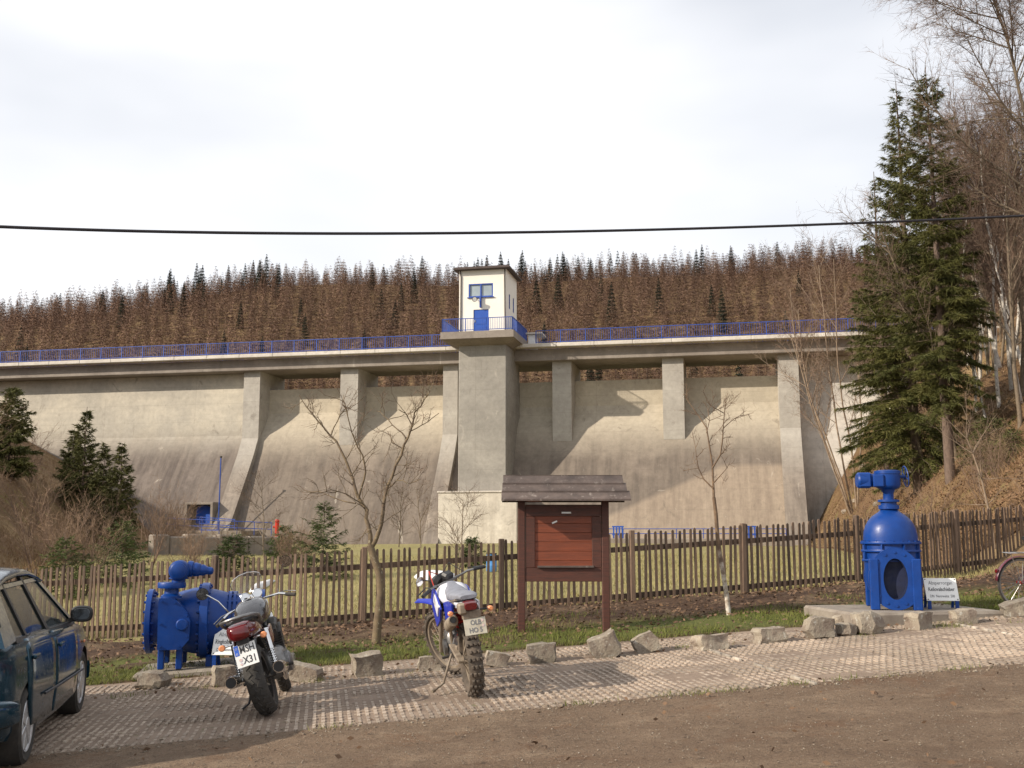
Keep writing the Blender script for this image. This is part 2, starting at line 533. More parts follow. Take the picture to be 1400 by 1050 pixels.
PAVE_T0, PAVE_T1 = 9.13, 13.2
def H(x, y):
    x = np.asarray(x, float); y = np.asarray(y, float)
    s = np.clip(x * U.x + y * U.y, -22, 24)
    t = x * V.x + y * V.y
    near = GRADE * s
    near = near + np.where(t < PAVE_T1, -0.14, 0.0) * (1 - sm(PAVE_T1 - .1, PAVE_T1 + .2, t))
    verge = sm(PAVE_T1, PAVE_T1 + .5, t)
    near = near + verge * (.03 + .035 * wob(x, y, 2.6)) + .12 * sm(14.6, 16.2, t) * (1 - sm(17.0, 19.0, t)) * (.7 + .5 * wob(x, y, 1.7))
    w = sm(18.0, 34.0, y)
    val = .62 + .12 * wob(x, y, .16)
    z = near * (1 - w) + val * w
    # banks
    fade = sm(19, 33, y)
    xl = -12.5 - (y - 25) * .235
    tl = np.maximum(0, xl - x)
    z = z + fade * (1 - np.exp(-tl * .72 / 34)) * 34 * (tl > 0) * sm(0, 5, tl)
    xr = 10.9 + (y - 30) * .222
    k = .85 + np.clip((y - 30) / 46, 0, 1.2) * .95
    tr = np.maximum(0, x - xr)
    hr = np.where(tr < 6, k * tr, k * 6 + (tr - 6) * .72)
    hr = 60 * (1 - np.exp(-hr / 60))
    fr = sm(17, 27, y)
    z = z + fr * hr * (1 + .10 * wob(x, y, .5)) + fr * sm(0, 4, tr) * .35 * wob(x, y, 1.1)
    # reservoir side of the dam and the far slope
    lx, ly = dam_local(x, y)
    back = sm(1.5, 5.0, ly)
    z = np.where(back > 0, np.maximum(z, z * (1 - back) + np.maximum(z, 10.6) * back), z)
    u = x / np.maximum(y, 1)
    ridge = np.interp(u, [-1.2, -.48, -.36, -.25, 0, .21, .30, .5, 1.2], [90, 99, 104, 111, 113, 118, 125, 127, 127])
    f = np.clip((y - 235) / 240, 0, 1)
    far = (ridge - 10.6) * (f * .75 + .25 * f * f * (3 - 2 * f)) + 3.5 * wob(x, y, .035) * f
    z = np.where(y > 235, np.maximum(z, 10.6 + far), z)
    return z

def Hf(x, y): return float(H(x, y))

def axis(segs):
    out = []
    for a, b, n in segs: out += list(np.linspace(a, b, n, endpoint=False))
    return np.array(out + [segs[-1][1]])

xs = axis([(-800, -120, 26), (-120, -40, 50), (-40, -13, 60), (-13, 14, 120), (14, 42, 70), (42, 120, 40), (120, 800, 26)])
ys = axis([(-40, 7, 12), (7, 12.5, 8), (12.5, 20, 60), (20, 40, 60), (40, 100, 90), (100, 240, 30), (240, 500, 60), (500, 1000, 10)])
X, Y = np.meshgrid(xs, ys)
Z = H(X, Y)
gnb = NB()
ny, nx = X.shape
ii, jj = np.meshgrid(np.arange(ny - 1), np.arange(nx - 1), indexing='ij')
gnb.push(np.stack([X, Y, Z], -1).reshape(-1, 3), q=np.stack([ii * nx + jj, ii * nx + jj + 1, (ii + 1) * nx + jj + 1, (ii + 1) * nx + jj], -1).reshape(-1, 4))
# what grows where: lawn (r), leaf litter (g), fresh verge grass (b)
tt = X * V.x + Y * V.y
lxx, lyy = dam_local(X, Y)
xl_ = -12.5 - (Y - 25) * .235
xr_ = 10.9 + (Y - 30) * .222
bank = np.maximum(sm(-1.5, 1.5, xl_ - X) * sm(20, 24, Y), sm(-1.0, 1.0, X - xr_) * sm(18, 22, Y))
bank = np.maximum(bank, sm(95, 110, Y))
lawn = sm(17.4, 18.2, tt) * (1 - bank)
verge = sm(13.15, 13.5, tt) * (1 - sm(14.7, 15.5, tt + .4 * wob(X, Y, 1.9)))

def ground_material():
    m, nt, N, L, b = nmat('ground_soil')
    co = objco(nt)
    at = N.new('ShaderNodeAttribute'); at.attribute_name = 'zone'
    sep = N.new('ShaderNodeSeparateColor'); L.new(at.outputs['Color'], sep.inputs['Color'])
    n1 = noise(nt, 1.1, 8, .7, co); n2 = noise(nt, 14, 6, .7, co); n3 = noise(nt, .22, 5, .6, co)
    soil = mixc(nt, ramp(nt, n2, .35, .65), (.10, .062, .040), (.055, .034, .024))
    soil = mixc(nt, ramp(nt, n1, .5, .62), soil, (.15, .105, .065))
    lawnc = mixc(nt, ramp(nt, n1, .38, .62), (.30, .25, .115), (.20, .185, .075))
    lawnc = mixc(nt, ramp(nt, n2, .45, .75), lawnc, (.34, .29, .15))
    lawnc = mixc(nt, ramp(nt, n3, .45, .65), lawnc, (.25, .22, .095))
    lit = mixc(nt, ramp(nt, n2, .35, .65), (.20, .122, .064), (.10, .062, .036))
    lit = mixc(nt, ramp(nt, n1, .54, .66), lit, (.15, .135, .04))
    lit = mixc(nt, ramp(nt, n3, .5, .7), lit, (.25, .175, .09))
    ver = mixc(nt, ramp(nt, n2, .35, .65), (.12, .125, .035), (.075, .085, .025))
    ver = mixc(nt, ramp(nt, n1, .53, .60), ver, (.09, .058, .038))
    c = mixc(nt, sep.outputs['Red'], soil, lawnc)
    c = mixc(nt, sep.outputs['Green'], c, lit)
    c = mixc(nt, sep.outputs['Blue'], c, ver)
    L.new(c, b.inputs['Base Color'])
    b.inputs['Roughness'].default_value = .95
    b.inputs['Specular IOR Level'].default_value = .15
    bump(nt, b, noise(nt, 9, 8, .75, co), .9, .06)
    return m
ground = gnb.build('ground', ground_material(), smooth=True, kind='structure')
ca = ground.data.color_attributes.new('zone', 'FLOAT_COLOR', 'POINT')
zone = np.stack([lawn, bank, verge, np.ones_like(lawn)], -1).reshape(-1)
ca.data.foreach_set('color', zone.astype(np.float32))

# ------------------------------------------------------------ dirt road in front
def road_material():
    m, nt, N, L, b = nmat('road_dirt')
    co = objco(nt)
    n1 = noise(nt, .55, 7, .62, co, .4); n2 = noise(nt, 26, 5, .75, co); n3 = noise(nt, 3.2, 6, .65, co)
    c = mixc(nt, ramp(nt, n1, .36, .64), (.262, .186, .126), (.178, .124, .084))
    c = mixc(nt, ramp(nt, n3, .5, .72), c, (.32, .235, .16))
    rut = noise(nt, 1.0, 4, .55, mapped(nt, co, (.14, 1.3, 1)))
    c = mixc(nt, ramp(nt, rut, .46, .66, 0, .6), c, (.155, .100, .065))
    c = mixc(nt, ramp(nt, n2, .60, .72), c, (.33, .28, .22))
    c = mixc(nt, ramp(nt, n2, .44, .32), c, (.06, .04, .03))
    n4 = noise(nt, 90, 3, .8, co)
    c = mixc(nt, 1.0, c, ramp(nt, n4, .3, .7, .62, 1.35), 'MULTIPLY')
    n5 = noise(nt, 1.6, 8, .75, co, .6)
    c = mixc(nt, ramp(nt, n5, .55, .66, 0, .6), c, (.18, .10, .058))
    L.new(c, b.inputs['Base Color'])
    b.inputs['Roughness'].default_value = .92
    b.inputs['Specular IOR Level'].default_value = .2
    h = math_(nt, 'ADD', noise(nt, 34, 6, .75, co), math_(nt, 'MULTIPLY', n3, 1.6))
    bump(nt, b, h, 1.0, .05)
    return m
def st(s, t, lift=0.0):
    p = U * s + V * t
    return (p.x, p.y, GRADE * s + lift)
rb = MB()
rows = []
for t in np.linspace(-9, PAVE_T0 - .02, 40):
    rows.append([st(s, t + (.035 * math.sin(s * 7) * math.sin(s * 2.3 + 1) if t > 9.0 else 0), (.012 * math.sin(s * .8 + t) + .006 * math.sin(s * 3.1 + 2 * t)) * float(1 - sm(7.8, 8.9, t)) - .012 * float(1 - sm(8.0, 9.0, t)) - .006) for s in np.linspace(-24, 26, 120)])
rb.grid(rows)
rb.build('road', road_material(), kind='structure', recalc=False, angle=None)

# ------------------------------------------------------------ grid pavers
pav = thing('paving', None, None); pav['kind'] = 'structure'
bed = MB()
bed.grid([[st(s, t, -.015 + .004 * math.sin(s * 5 + t * 9)) for s in np.linspace(-24, 26, 150)] for t in np.linspace(PAVE_T0 - .06, PAVE_T1 + .12, 24)])
M_['bed'] = pm('joint_soil', (.25, .185, .135), (.165, .118, .085), rough=.95, vs=3, bst=.8, bs=60, bd=.015, wear=((.12, .12, .05), .62))
bed.build('joint_fill', M_['bed'], pav, recalc=False, angle=None)

def paver_mesh(seed):
    rg = random.Random(seed)
    b = MB()
    n = 8; W, D = .592, .392
    for i in range(n):
        x = -W / 2 + (i + .5) * W / n
        for j in range(3):
            y = (j - 1) * D / 3
            z = rg.uniform(-.006, 0)
            l = rg.uniform(.100, .114); w = .038 + rg.uniform(-.005, .004)
            hx, hy = w / 2, l / 2
            c = .005
            vs = [(-hx, -hy, -.05), (hx, -hy, -.05), (hx, hy, -.05), (-hx, hy, -.05),
                  (-hx + c, -hy + c, 0), (hx - c, -hy + c, 0), (hx - c, hy - c, 0), (-hx + c, hy - c, 0)]
            b.add([(x + a, y + q, z + e) for a, q, e in vs], [(4, 5, 6, 7), (0, 1, 5, 4), (1, 2, 6, 5), (2, 3, 7, 6), (3, 0, 4, 7)])
    for y in (-D / 6, D / 6):        # low cross webs
        z = -.010
        b.add([(-W / 2, y - .012, -.05), (W / 2, y - .012, -.05), (W / 2, y + .012, -.05), (-W / 2, y + .012, -.05),
               (-W / 2, y - .008, z), (W / 2, y - .008, z), (W / 2, y + .008, z), (-W / 2, y + .008, z)],
              [(4, 5, 6, 7), (0, 1, 5, 4), (1, 2, 6, 5), (2, 3, 7, 6), (3, 0, 4, 7)])
    return b.mesh('paver', M_['paver'], angle=None, recalc=False)
pmesh = [paver_mesh(k) for k in range(5)]
rows_t = [PAVE_T0 + .2 + .4 * k for k in range(7)] + [PAVE_T0 + 2.8 + .30 + .2, PAVE_T0 + 2.8 + .30 + .6]
slope = math.atan(GRADE)
for r_i, t in enumerate(rows_t):
    for c_i in range(29):
        s = -6.3 + .6 * c_i + .3 * 0
        sink = random.uniform(-.012, .004)
        o = place('paver', random.choice(pmesh), pav, st(s + .3, t, sink), (random.uniform(-.012, .012), -slope + random.uniform(-.01, .01), TH + random.choice((0, math.pi)) + random.uniform(-.008, .008)))
        if o.rotation_euler.z > 2: o.rotation_euler.y = -o.rotation_euler.y
# pale bay marking stones
M_['paleline'] = pm('pale_marking', (.42, .37, .31), (.28, .24, .19), rough=.85, vs=9, rnd=.3)
for (a, b_) in (((962, 886), (1118, 936)), ((1306, 853), (1386, 868))):
    p, q = gp(*a), gp(*b_)
    n = 10
    for k in range(n):
        if k in (4, 7): continue
        mk = MB(); w = .034
        c = p.lerp(q, (k + .5) / n)
        mk.box((0, 0, 0), (w * random.uniform(.8, 1.1), (q - p).length / n * random.uniform(.6, .85), .03), ch=.006)
        o = mk.build('marking_stone', M_['paleline'], pav)
        d = q - p
        o.location = (c.x, c.y, plane_z(c.x, c.y) - .003)
        o.rotation_euler = (0, -slope, math.atan2(d.y, d.x) - R(90))

# loose gravel, leaves and twigs lying on the road and along the kerb line
def scatter_bits(n, srange, trange, size, nb, flat=.5, lift=0.0, rng=RNG, zf=None):
    s = rng.uniform(*srange, n); t = rng.uniform(*trange, n)
    x = U.x * s + V.x * t; y = U.y * s + V.y * t
    z = (zf(x, y) if zf else GRADE * s) + lift
    sz = size[0] + (size[1] - size[0]) * rng.random(n) ** 3
    base = np.array([[1, 0, 0], [-.5, .87, 0], [-.5, -.87, 0], [0, 0, 1.0], [0, 0, -.6]])
    fs = np.array([[0, 1, 3], [1, 2, 3], [2, 0, 3], [1, 0, 4], [2, 1, 4], [0, 2, 4]])
    a = rng.uniform(0, 6.28, n)
    ca, sa = np.cos(a), np.sin(a)
    st_ = rng.uniform(.6, 1.5, (n, 1))
    bx = base[None, :, 0] * st_; by = base[None, :, 1]
    vx = (bx * ca[:, None] - by * sa[:, None]) * sz[:, None] + x[:, None]
    vy = (bx * sa[:, None] + by * ca[:, None]) * sz[:, None] + y[:, None]
    vz = base[None, :, 2] * sz[:, None] * flat + z[:, None]
    v = np.stack([vx, vy, vz], -1).reshape(-1, 3)
    nb.push(v, t=(fs[None] + 5 * np.arange(n)[:, None, None]).reshape(-1, 3))
g1 = NB()
scatter_bits(30000, (-9, 11), (4.8, 9.2), (.002, .011), g1, .7)
scatter_bits(2600, (-9, 13), (11.9, 12.3), (.006, .03), g1, .7, -.02)
scatter_bits(2400, (-9, 13), (8.9, 9.3), (.005, .024), g1, .7, -.005)
scatter_bits(3000, (-9, 13), (9.2, 13.2), (.004, .012), g1, .7, -.012)
M_['gravel'] = pm('loose_gravel', (.26, .215, .16), (.12, .085, .06), rough=.9, vs=9, wear=((.5, .47, .42), .62))
g1.build('gravel', M_['gravel'], label='loose pale gravel strewn over the dirt road and paving', cat='gravel', kind='stuff')
g2 = NB()
def flat_leaves(n, srange, trange, nb, size, zf=None, lift=.01):
    s = RNG.uniform(*srange, n); t = RNG.uniform(*trange, n)
    x = U.x * s + V.x * t; y = U.y * s + V.y * t
    z = (zf(x, y) if zf else GRADE * s) + lift
    a = RNG.uniform(0, 6.28, n); L_ = RNG.uniform(*size, n)
    D = np.stack([np.cos(a) * L_, np.sin(a) * L_, RNG.uniform(-.2, .5, n) * L_], -1)
    nb.leaves(np.stack([x, y, z], -1), D, L_ * .55, RNG)
flat_leaves(420, (-9, 11), (5, 9.2), g2, (.03, .07))
flat_leaves(700, (-9, 13), (11.9, 13.3), g2, (.03, .06))
flat_leaves(9000, (-12, 17), (14.4, 18.0), g2, (.03, .085), H, .02)
flat_leaves(1600, (-12, 17), (13.2, 15), g2, (.03, .07), H, .03)
M_['leaf'] = pm('dead_leaves', (.17, .10, .055), (.085, .05, .03), rough=.85, vs=5, two=True, wear=((.33, .26, .18), .64))
g2.build('fallen_leaves', M_['leaf'], label='dead brown leaves lying along the fence and verge', cat='leaves', kind='stuff')
# grass of the verge
def blades(nb, x, y, z, hmin, hmax, w, rng, lean=.5):
    n = len(x)
    h = rng.uniform(hmin, hmax, n)
    a = rng.uniform(0, 6.28, n); l = rng.uniform(0, lean, n) * h
    nb.slivers(np.stack([x, y, z - .01], -1), np.stack([np.cos(a) * l, np.sin(a) * l, h], -1), w, rng)
g3 = NB()
n = 60000
s = RNG.uniform(-10, 16, n); t = 13.2 + RNG.random(n) ** 1.3 * 2.6
x = U.x * s + V.x * t; y = U.y * s + V.y * t
keep = (wob(x, y, 1.9) + .6 * wob(x, y, 4.3) + RNG.normal(0, .35, n) - .55 * (t - 14.2)) > -.15
x, y = x[keep], y[keep]
blades(g3, x, y, H(x, y), .03, .10, .009, RNG, .9)
M_['grass'] = pm('green_grass', (.10, .125, .025), (.17, .165, .05), rough=.8, vs=2.2, spec=.2)
for c_ in range(60):                                   # tufts in the soil strip among the stones
    s0 = RNG.uniform(-6, 12); t0_ = RNG.choice((11.95, 12.15, 13.15, 9.1)) + RNG.normal(0, .05); m_ = int(RNG.integers(15, 70))
    s = s0 + RNG.normal(0, .10, m_); t = t0_ + RNG.normal(0, .05, m_)
    x = U.x * s + V.x * t; y = U.y * s + V.y * t
    blades(g3, x, y, GRADE * s - .02, .03, .09, .008, RNG, .9)
g3.build('verge_grass', M_['grass'], label='short green grass on the verge between paving and fence', cat='grass', kind='stuff')
g4 = NB()
n = 70000
yy = 18 + RNG.random(n) ** 1.6 * 26; xx = RNG.uniform(-.62, .55, n) * yy
tt_ = xx * V.x + yy * V.y
keep = (tt_ > 17.7) & (xx > -12.5 - (yy - 25) * .235 - .5) & (xx < 10.9 + (yy - 30) * .222 + .4)
xx, yy = xx[keep], yy[keep]
blades(g4, xx, yy, H(xx, yy), .04, .12, .016, RNG, 1.0)
M_['drylawn'] = pm('dry_lawn', (.33, .275, .13), (.22, .205, .08), rough=.85, vs=1.2, spec=.15)
g4.build('lawn_grass', M_['drylawn'], label='yellowish winter lawn behind the picket fence', cat='grass', kind='stuff')
# ------------------------------------------------------------ the dam
def dpx(px, py, b=0.0):
    """photo pixel -> (along crest, height) on the vertical plane b metres in front of the pier fronts"""
    d = ray(px, py)
    c, s_ = math.cos(-DAM_ROT), math.sin(-DAM_ROT)
    ox, oy = EYE.x - DAM_O.x, EYE.y - DAM_O.y
    ly0, dly = ox * s_ + oy * c, d.x * s_ + d.y * c
    t = (-b - ly0) / dly
    q = EYE + d * t
    return dam_local(q.x, q.y)[0], q.z

def concrete(name, up, up2, low, low2, zb=9.4, diag=False, streak=.6, band=True):
    m, nt, N, L, b = nmat(name)
    co = objco(nt)
    sep = N.new('ShaderNodeSeparateXYZ'); L.new(co, sep.inputs['Vector'])
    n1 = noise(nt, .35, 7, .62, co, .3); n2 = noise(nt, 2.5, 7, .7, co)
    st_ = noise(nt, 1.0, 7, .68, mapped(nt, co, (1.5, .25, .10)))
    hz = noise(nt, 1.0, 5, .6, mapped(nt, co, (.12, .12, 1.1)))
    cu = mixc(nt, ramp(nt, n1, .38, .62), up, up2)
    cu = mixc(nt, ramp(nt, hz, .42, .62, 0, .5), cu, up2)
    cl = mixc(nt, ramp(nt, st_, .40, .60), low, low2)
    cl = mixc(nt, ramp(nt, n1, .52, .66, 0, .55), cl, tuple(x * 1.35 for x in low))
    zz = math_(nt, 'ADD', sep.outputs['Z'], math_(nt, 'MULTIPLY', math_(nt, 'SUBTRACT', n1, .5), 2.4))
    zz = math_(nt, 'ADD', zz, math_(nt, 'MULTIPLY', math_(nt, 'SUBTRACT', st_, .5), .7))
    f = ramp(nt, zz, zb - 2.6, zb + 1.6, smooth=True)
    if diag:      # paler triangle low on the right-hand bays
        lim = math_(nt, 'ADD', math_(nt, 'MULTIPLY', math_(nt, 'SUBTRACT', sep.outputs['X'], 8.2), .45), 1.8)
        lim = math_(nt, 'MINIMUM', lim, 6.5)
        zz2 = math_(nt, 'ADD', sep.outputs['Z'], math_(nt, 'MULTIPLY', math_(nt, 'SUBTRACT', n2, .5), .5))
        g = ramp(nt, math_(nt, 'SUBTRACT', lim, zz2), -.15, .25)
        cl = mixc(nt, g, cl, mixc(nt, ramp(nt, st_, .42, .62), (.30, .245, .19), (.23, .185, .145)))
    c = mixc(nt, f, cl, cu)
    # pale lime runs and dark patches
    c = mixc(nt, ramp(nt, st_, .66, .74, 0, streak), c, (.50, .46, .40))
    c = mixc(nt, ramp(nt, n2, .66, .76, 0, .5), c, (.10, .085, .07))
    # horizontal lift joints and upright block joints
    def joint(axis_out, pitch, w, amt):
        fr_ = math_(nt, 'FRACT', math_(nt, 'DIVIDE', math_(nt, 'ADD', axis_out, math_(nt, 'MULTIPLY', n2, .03)), pitch))
        return ramp(nt, fr_, 0, w, amt, 0)
    c = mixc(nt, joint(sep.outputs['Z'], 1.55, .035, .22), c, (.11, .092, .075))
    c = mixc(nt, joint(sep.outputs['X'], 8.7, .006, .25), c, (.11, .092, .075))
    sp = noise(nt, 1.0, 6, .7, mapped(nt, co, (.9, .9, .55), (3, 7, 1)), 1.2)
    c = mixc(nt, ramp(nt, sp, .60, .70, 0, .45), c, (.13, .11, .09))
    c = mixc(nt, ramp(nt, sp, .36, .28, 0, .40), c, (.56, .51, .43))
    v = ramp(nt, n2, .3, .7, .86, 1.12)
    c = mixc(nt, 1.0, c, v, 'MULTIPLY')
    L.new(c, b.inputs['Base Color'])
    b.inputs['Roughness'].default_value = .93
    b.inputs['Specular IOR Level'].default_value = .25
    bump(nt, b, math_(nt, 'ADD', n2, math_(nt, 'MULTIPLY', hz, .6)), .6, .05)
    return m
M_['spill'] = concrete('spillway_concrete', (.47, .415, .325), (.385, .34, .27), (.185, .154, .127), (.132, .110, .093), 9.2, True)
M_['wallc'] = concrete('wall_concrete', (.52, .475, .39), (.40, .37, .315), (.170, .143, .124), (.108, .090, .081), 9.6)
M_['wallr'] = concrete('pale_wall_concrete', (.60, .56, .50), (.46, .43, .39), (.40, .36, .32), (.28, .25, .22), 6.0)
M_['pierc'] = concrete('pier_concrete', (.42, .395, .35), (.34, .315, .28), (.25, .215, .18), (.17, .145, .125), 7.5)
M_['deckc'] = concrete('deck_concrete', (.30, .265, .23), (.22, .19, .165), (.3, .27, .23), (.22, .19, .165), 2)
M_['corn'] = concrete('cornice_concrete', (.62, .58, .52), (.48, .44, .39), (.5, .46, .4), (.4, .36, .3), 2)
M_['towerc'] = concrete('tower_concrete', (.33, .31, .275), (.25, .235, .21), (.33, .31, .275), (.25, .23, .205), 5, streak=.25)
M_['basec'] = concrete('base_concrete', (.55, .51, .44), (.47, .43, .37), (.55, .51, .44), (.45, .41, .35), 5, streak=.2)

dam = thing('dam', 'long grey concrete gravity dam with spillway bays and road deck', 'dam', (DAM_O.x, DAM_O.y, 0), (0, 0, DAM_ROT))

def prof_solid(mb, prof, l0, l1, back=7.0, zb=-2.5):
    """prof = [(b, z)] from top to bottom of the visible face, extruded along the crest"""
    poly = [(-b, z) for b, z in prof] + [(-prof[-1][0], zb), (back, zb), (back, prof[0][1])]
    n = len(poly)
    segs = max(1, int((l1 - l0) / 3))
    ls = [l0 + (l1 - l0) * k / segs for k in range(segs + 1)]
    vs = [(l, y, z) for l in ls for y, z in poly]
    fs = []
    for k in range(segs):
        for i in range(n):
            fs.append((k * n + i, k * n + (i + 1) % n, (k + 1) * n + (i + 1) % n, (k + 1) * n + i))
    fs.append(list(range(n))[::-1]); fs.append([segs * n + i for i in range(n)])
    mb.add(vs, fs)
    return mb

def face(b_top, z_top, z_break, b_break, slope, zlow=.2, round_top=0.0, n=8):
    """curved face: nearly vertical above the break, battered below"""
    pts = []
    if round_top:
        for k in range(5):
            w = k / 4 * math.pi / 2
            pts.append((b_top - round_top * (1 - math.sin(w)), z_top - round_top * (1 - math.cos(w))))
    else: pts.append((b_top, z_top))
    z1 = pts[-1][1]
    for k in range(1, n + 1):
        t = k / n
        z = z1 + (z_break - z1) * t
        pts.append((b_top + (b_break - b_top) * (t ** 1.7), z))
    for k in range(1, 7):
        z = z_break + (zlow - z_break) * k / 6
        d = z_break - z
        pts.append((b_break + slope * d - slope * .8 * (1 - math.exp(-d / .9)) * .5, z))
    return pts

ZT = 14.95                                   # underside of the deck
piers_px = [(334, 356, 507), (466, 490, 500), (606, 626, 495), (755, 781, 492), (905, 934, 488), (1063, 1091, 483)]
PL = []
for a, b_, y_ in piers_px:
    PL.append((dpx(a, y_)[0], dpx(b_, y_)[0]))
# left solid section and right abutment section
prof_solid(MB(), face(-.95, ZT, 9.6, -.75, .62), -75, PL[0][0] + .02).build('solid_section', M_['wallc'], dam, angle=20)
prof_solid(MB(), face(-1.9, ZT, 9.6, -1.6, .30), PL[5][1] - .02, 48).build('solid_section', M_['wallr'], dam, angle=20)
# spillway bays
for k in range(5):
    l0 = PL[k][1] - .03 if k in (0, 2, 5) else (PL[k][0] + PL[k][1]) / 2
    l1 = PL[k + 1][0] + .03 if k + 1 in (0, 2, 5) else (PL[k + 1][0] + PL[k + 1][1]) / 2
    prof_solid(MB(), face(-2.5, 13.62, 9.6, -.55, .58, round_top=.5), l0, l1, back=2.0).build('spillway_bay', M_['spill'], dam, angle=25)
# piers: the outer ones and the one left of the tower run down as ribs
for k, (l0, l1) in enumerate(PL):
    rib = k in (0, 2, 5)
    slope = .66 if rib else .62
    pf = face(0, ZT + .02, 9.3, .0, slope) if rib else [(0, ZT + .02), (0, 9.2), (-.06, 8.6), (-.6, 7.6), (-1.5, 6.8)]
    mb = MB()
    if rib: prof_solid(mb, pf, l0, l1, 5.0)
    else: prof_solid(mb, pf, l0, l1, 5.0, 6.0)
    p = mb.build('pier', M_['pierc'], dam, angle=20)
# road deck on the piers
dk = MB()
dk.box((-12, 2.2, 15.45), (126, 5.6, .95), ch=.04)
dk.build('deck', M_['deckc'], dam)
for y0 in (-1.0, 5.2):
    cn = MB()
    for l0 in np.arange(-75, 48, 3.0):
        cn.box((l0 + 1.5, y0, 16.10), (2.985, .9, .30), ch=.03)
    cn.build('cornice', M_['corn'], dam)
def railing(root, p, q, h, step, mat, base_z, bal=.125, post_r=.035, ball_r=.011, rails=None):
    """posts, rails and baluster panels in the frame of root"""
    p, q = Vector(p), Vector(q)
    n = max(1, round((q - p).length / step))
    pts = [p.lerp(q, k / n) for k in range(n + 1)]
    for a in pts:
        MB().box((a.x, a.y, base_z + h / 2), (post_r * 2, post_r * 2, h)).build('post', mat, root, angle=None)
    for z in (rails or (.12, h)):
        MB().bar((p.x, p.y, base_z + z), (q.x, q.y, base_z + z), .05 if z < h else .07, .05).build('rail', mat, root, angle=None)
    if bal:
        for a, b_ in zip(pts[:-1], pts[1:]):
            mb = MB(); m = max(1, int((b_ - a).length / bal))
            for k in range(1, m):
                c = a.lerp(b_, k / m)
                mb.box((c.x, c.y, base_z + h / 2 + .05), (ball_r * 2, ball_r * 2, h - .15))
            o = mb.build('baluster_panel', mat, root, angle=None, recalc=False); o['kind'] = 'stuff'

TL = dpx(627, 520, 3.6)[0]; TR = dpx(692, 520, 3.6)[0]          # tower shaft
for nm, (a, b_), yb in (('left of the tower', (-60, TL - .9), -1.2), ('right of the tower', (TR + 1.9, 34), -1.2)):
    rt = thing('crest_railing', 'blue steel railing along the downstream edge of the dam crest, ' + nm, 'railing', dam.location, dam.rotation_euler)
    railing(rt, (a, yb, 0), (b_, yb, 0), 1.05, 2.0, M_['railblue'], 16.25, .17)
rt = thing('crest_railing', 'blue steel railing along the reservoir edge of the dam crest', 'railing', dam.location, dam.rotation_euler)
railing(rt, (-60, 5.3, 0), (34, 5.3, 0), 1.05, 2.0, M_['railblue'], 16.25, .25)

# ------------------------------------------------------------ control tower
tw = thing('control_tower', 'grey concrete tower with cream gate house and blue door on the dam', 'tower', dam.location, dam.rotation_euler)
W = TR - TL; TC = (TL + TR) / 2
yf = -3.6
MB().box((TC, yf + 2.6, 9.6), (W, 5.2, 13.4), ch=.05).build('shaft', M_['towerc'], tw)
zb_ = dpx(650, 674, 4.4)[1]
bl = dpx(600, 700, 5.0)[0]
MB().box(((bl + TR + 1.2) / 2, -2.2, zb_ / 2 - 1.5), (TR + 1.2 - bl, 6.0, zb_ + 3), ch=.06).build('base_block', M_['basec'], tw)
MB().box(((bl + TR + 1.2) / 2, -2.2, zb_ + .06), (TR + 1.35 - bl, 6.15, .14), ch=.03).build('base_cap', M_['corn'], tw)
# cantilever platform
PLf = 5.0
pl0 = dpx(602, 460, PLf)[0]; pl1 = dpx(702, 460, PLf)[0]
zp = dpx(660, 452, PLf)[1]
pm_ = MB()
z0, z1 = zp - .55, zp
vs = [(pl0, -PLf, z0), (pl1, -PLf, z0), (pl1, .9, z0), (pl0, .9, z0), (pl0, -PLf, z1), (pl1, -PLf, z1), (pl1, .9, z1), (pl0, .9, z1)]
pm_.add(vs, [(3, 2, 1, 0), (4, 5, 6, 7), (0, 1, 5, 4), (1, 2, 6, 5), (2, 3, 7, 6), (3, 0, 4, 7)])
e = .02
vs = [(pl0 + .1, -PLf + .1, z0 + e), (pl1 - .1, -PLf + .1, z0 + e), (pl1 - .1, .8, z0 + e), (pl0 + .1, .8, z0 + e),
      (TL - .1, yf - .1, z0 - .35), (TR + .1, yf - .1, z0 - .35), (TR + .1, .7, z0 - .35), (TL - .1, .7, z0 - .35)]
pm_.add(vs, [(0, 1, 2, 3), (7, 6, 5, 4), (1, 0, 4, 5), (2, 1, 5, 6), (3, 2, 6, 7), (0, 3, 7, 4)])
pm_.build('platform', M_['deckc'], tw, angle=20)
# gate house walls with openings
zr = dpx(658, 369, -yf)[1]
def wall_with_holes(mb, u0, u1, w0, w1, holes, conv, thick):
    us = sorted({u0, u1, *[h for q in holes for h in q[:2]]}); ws = sorted({w0, w1, *[h for q in holes for h in q[2:]]})
    for i in range(len(us) - 1):
        for j in range(len(ws) - 1):
            cu, cw = (us[i] + us[i + 1]) / 2, (ws[j] + ws[j + 1]) / 2
            if any(q[0] < cu < q[1] and q[2] < cw < q[3] for q in holes): continue
            c, sz = conv(cu, cw, us[i + 1] - us[i], ws[j + 1] - ws[j], thick)
            mb.box(c, sz)
wx0, wz1 = dpx(640.7, 388.5, -yf); wx1, wz0 = dpx(674, 405, -yf)
dx0, dz1 = dpx(647.3, 423.5, -yf); dx1 = dpx(668, 440, -yf)[0]
RD = 4.0
side_holes = [(yf + 1.0, yf + 1.45, 18.9, 20.1), (yf + 2.5, yf + 2.95, 18.9, 20.1)]
gh = MB()
wall_with_holes(gh, TL, TR, zp, zr, [(wx0, wx1, wz0, wz1), (dx0, dx1, zp + .02, dz1)], lambda a, b_, w, h, t: ((a, yf + t / 2, b_), (w, t, h)), .3)
for x_ in (TL + .15, TR - .15):
    wall_with_holes(gh, yf + .3, yf + RD - .3, zp, zr, side_holes, lambda a, b_, w, h, t: ((x_, a, b_), (t, w, h)), .3)
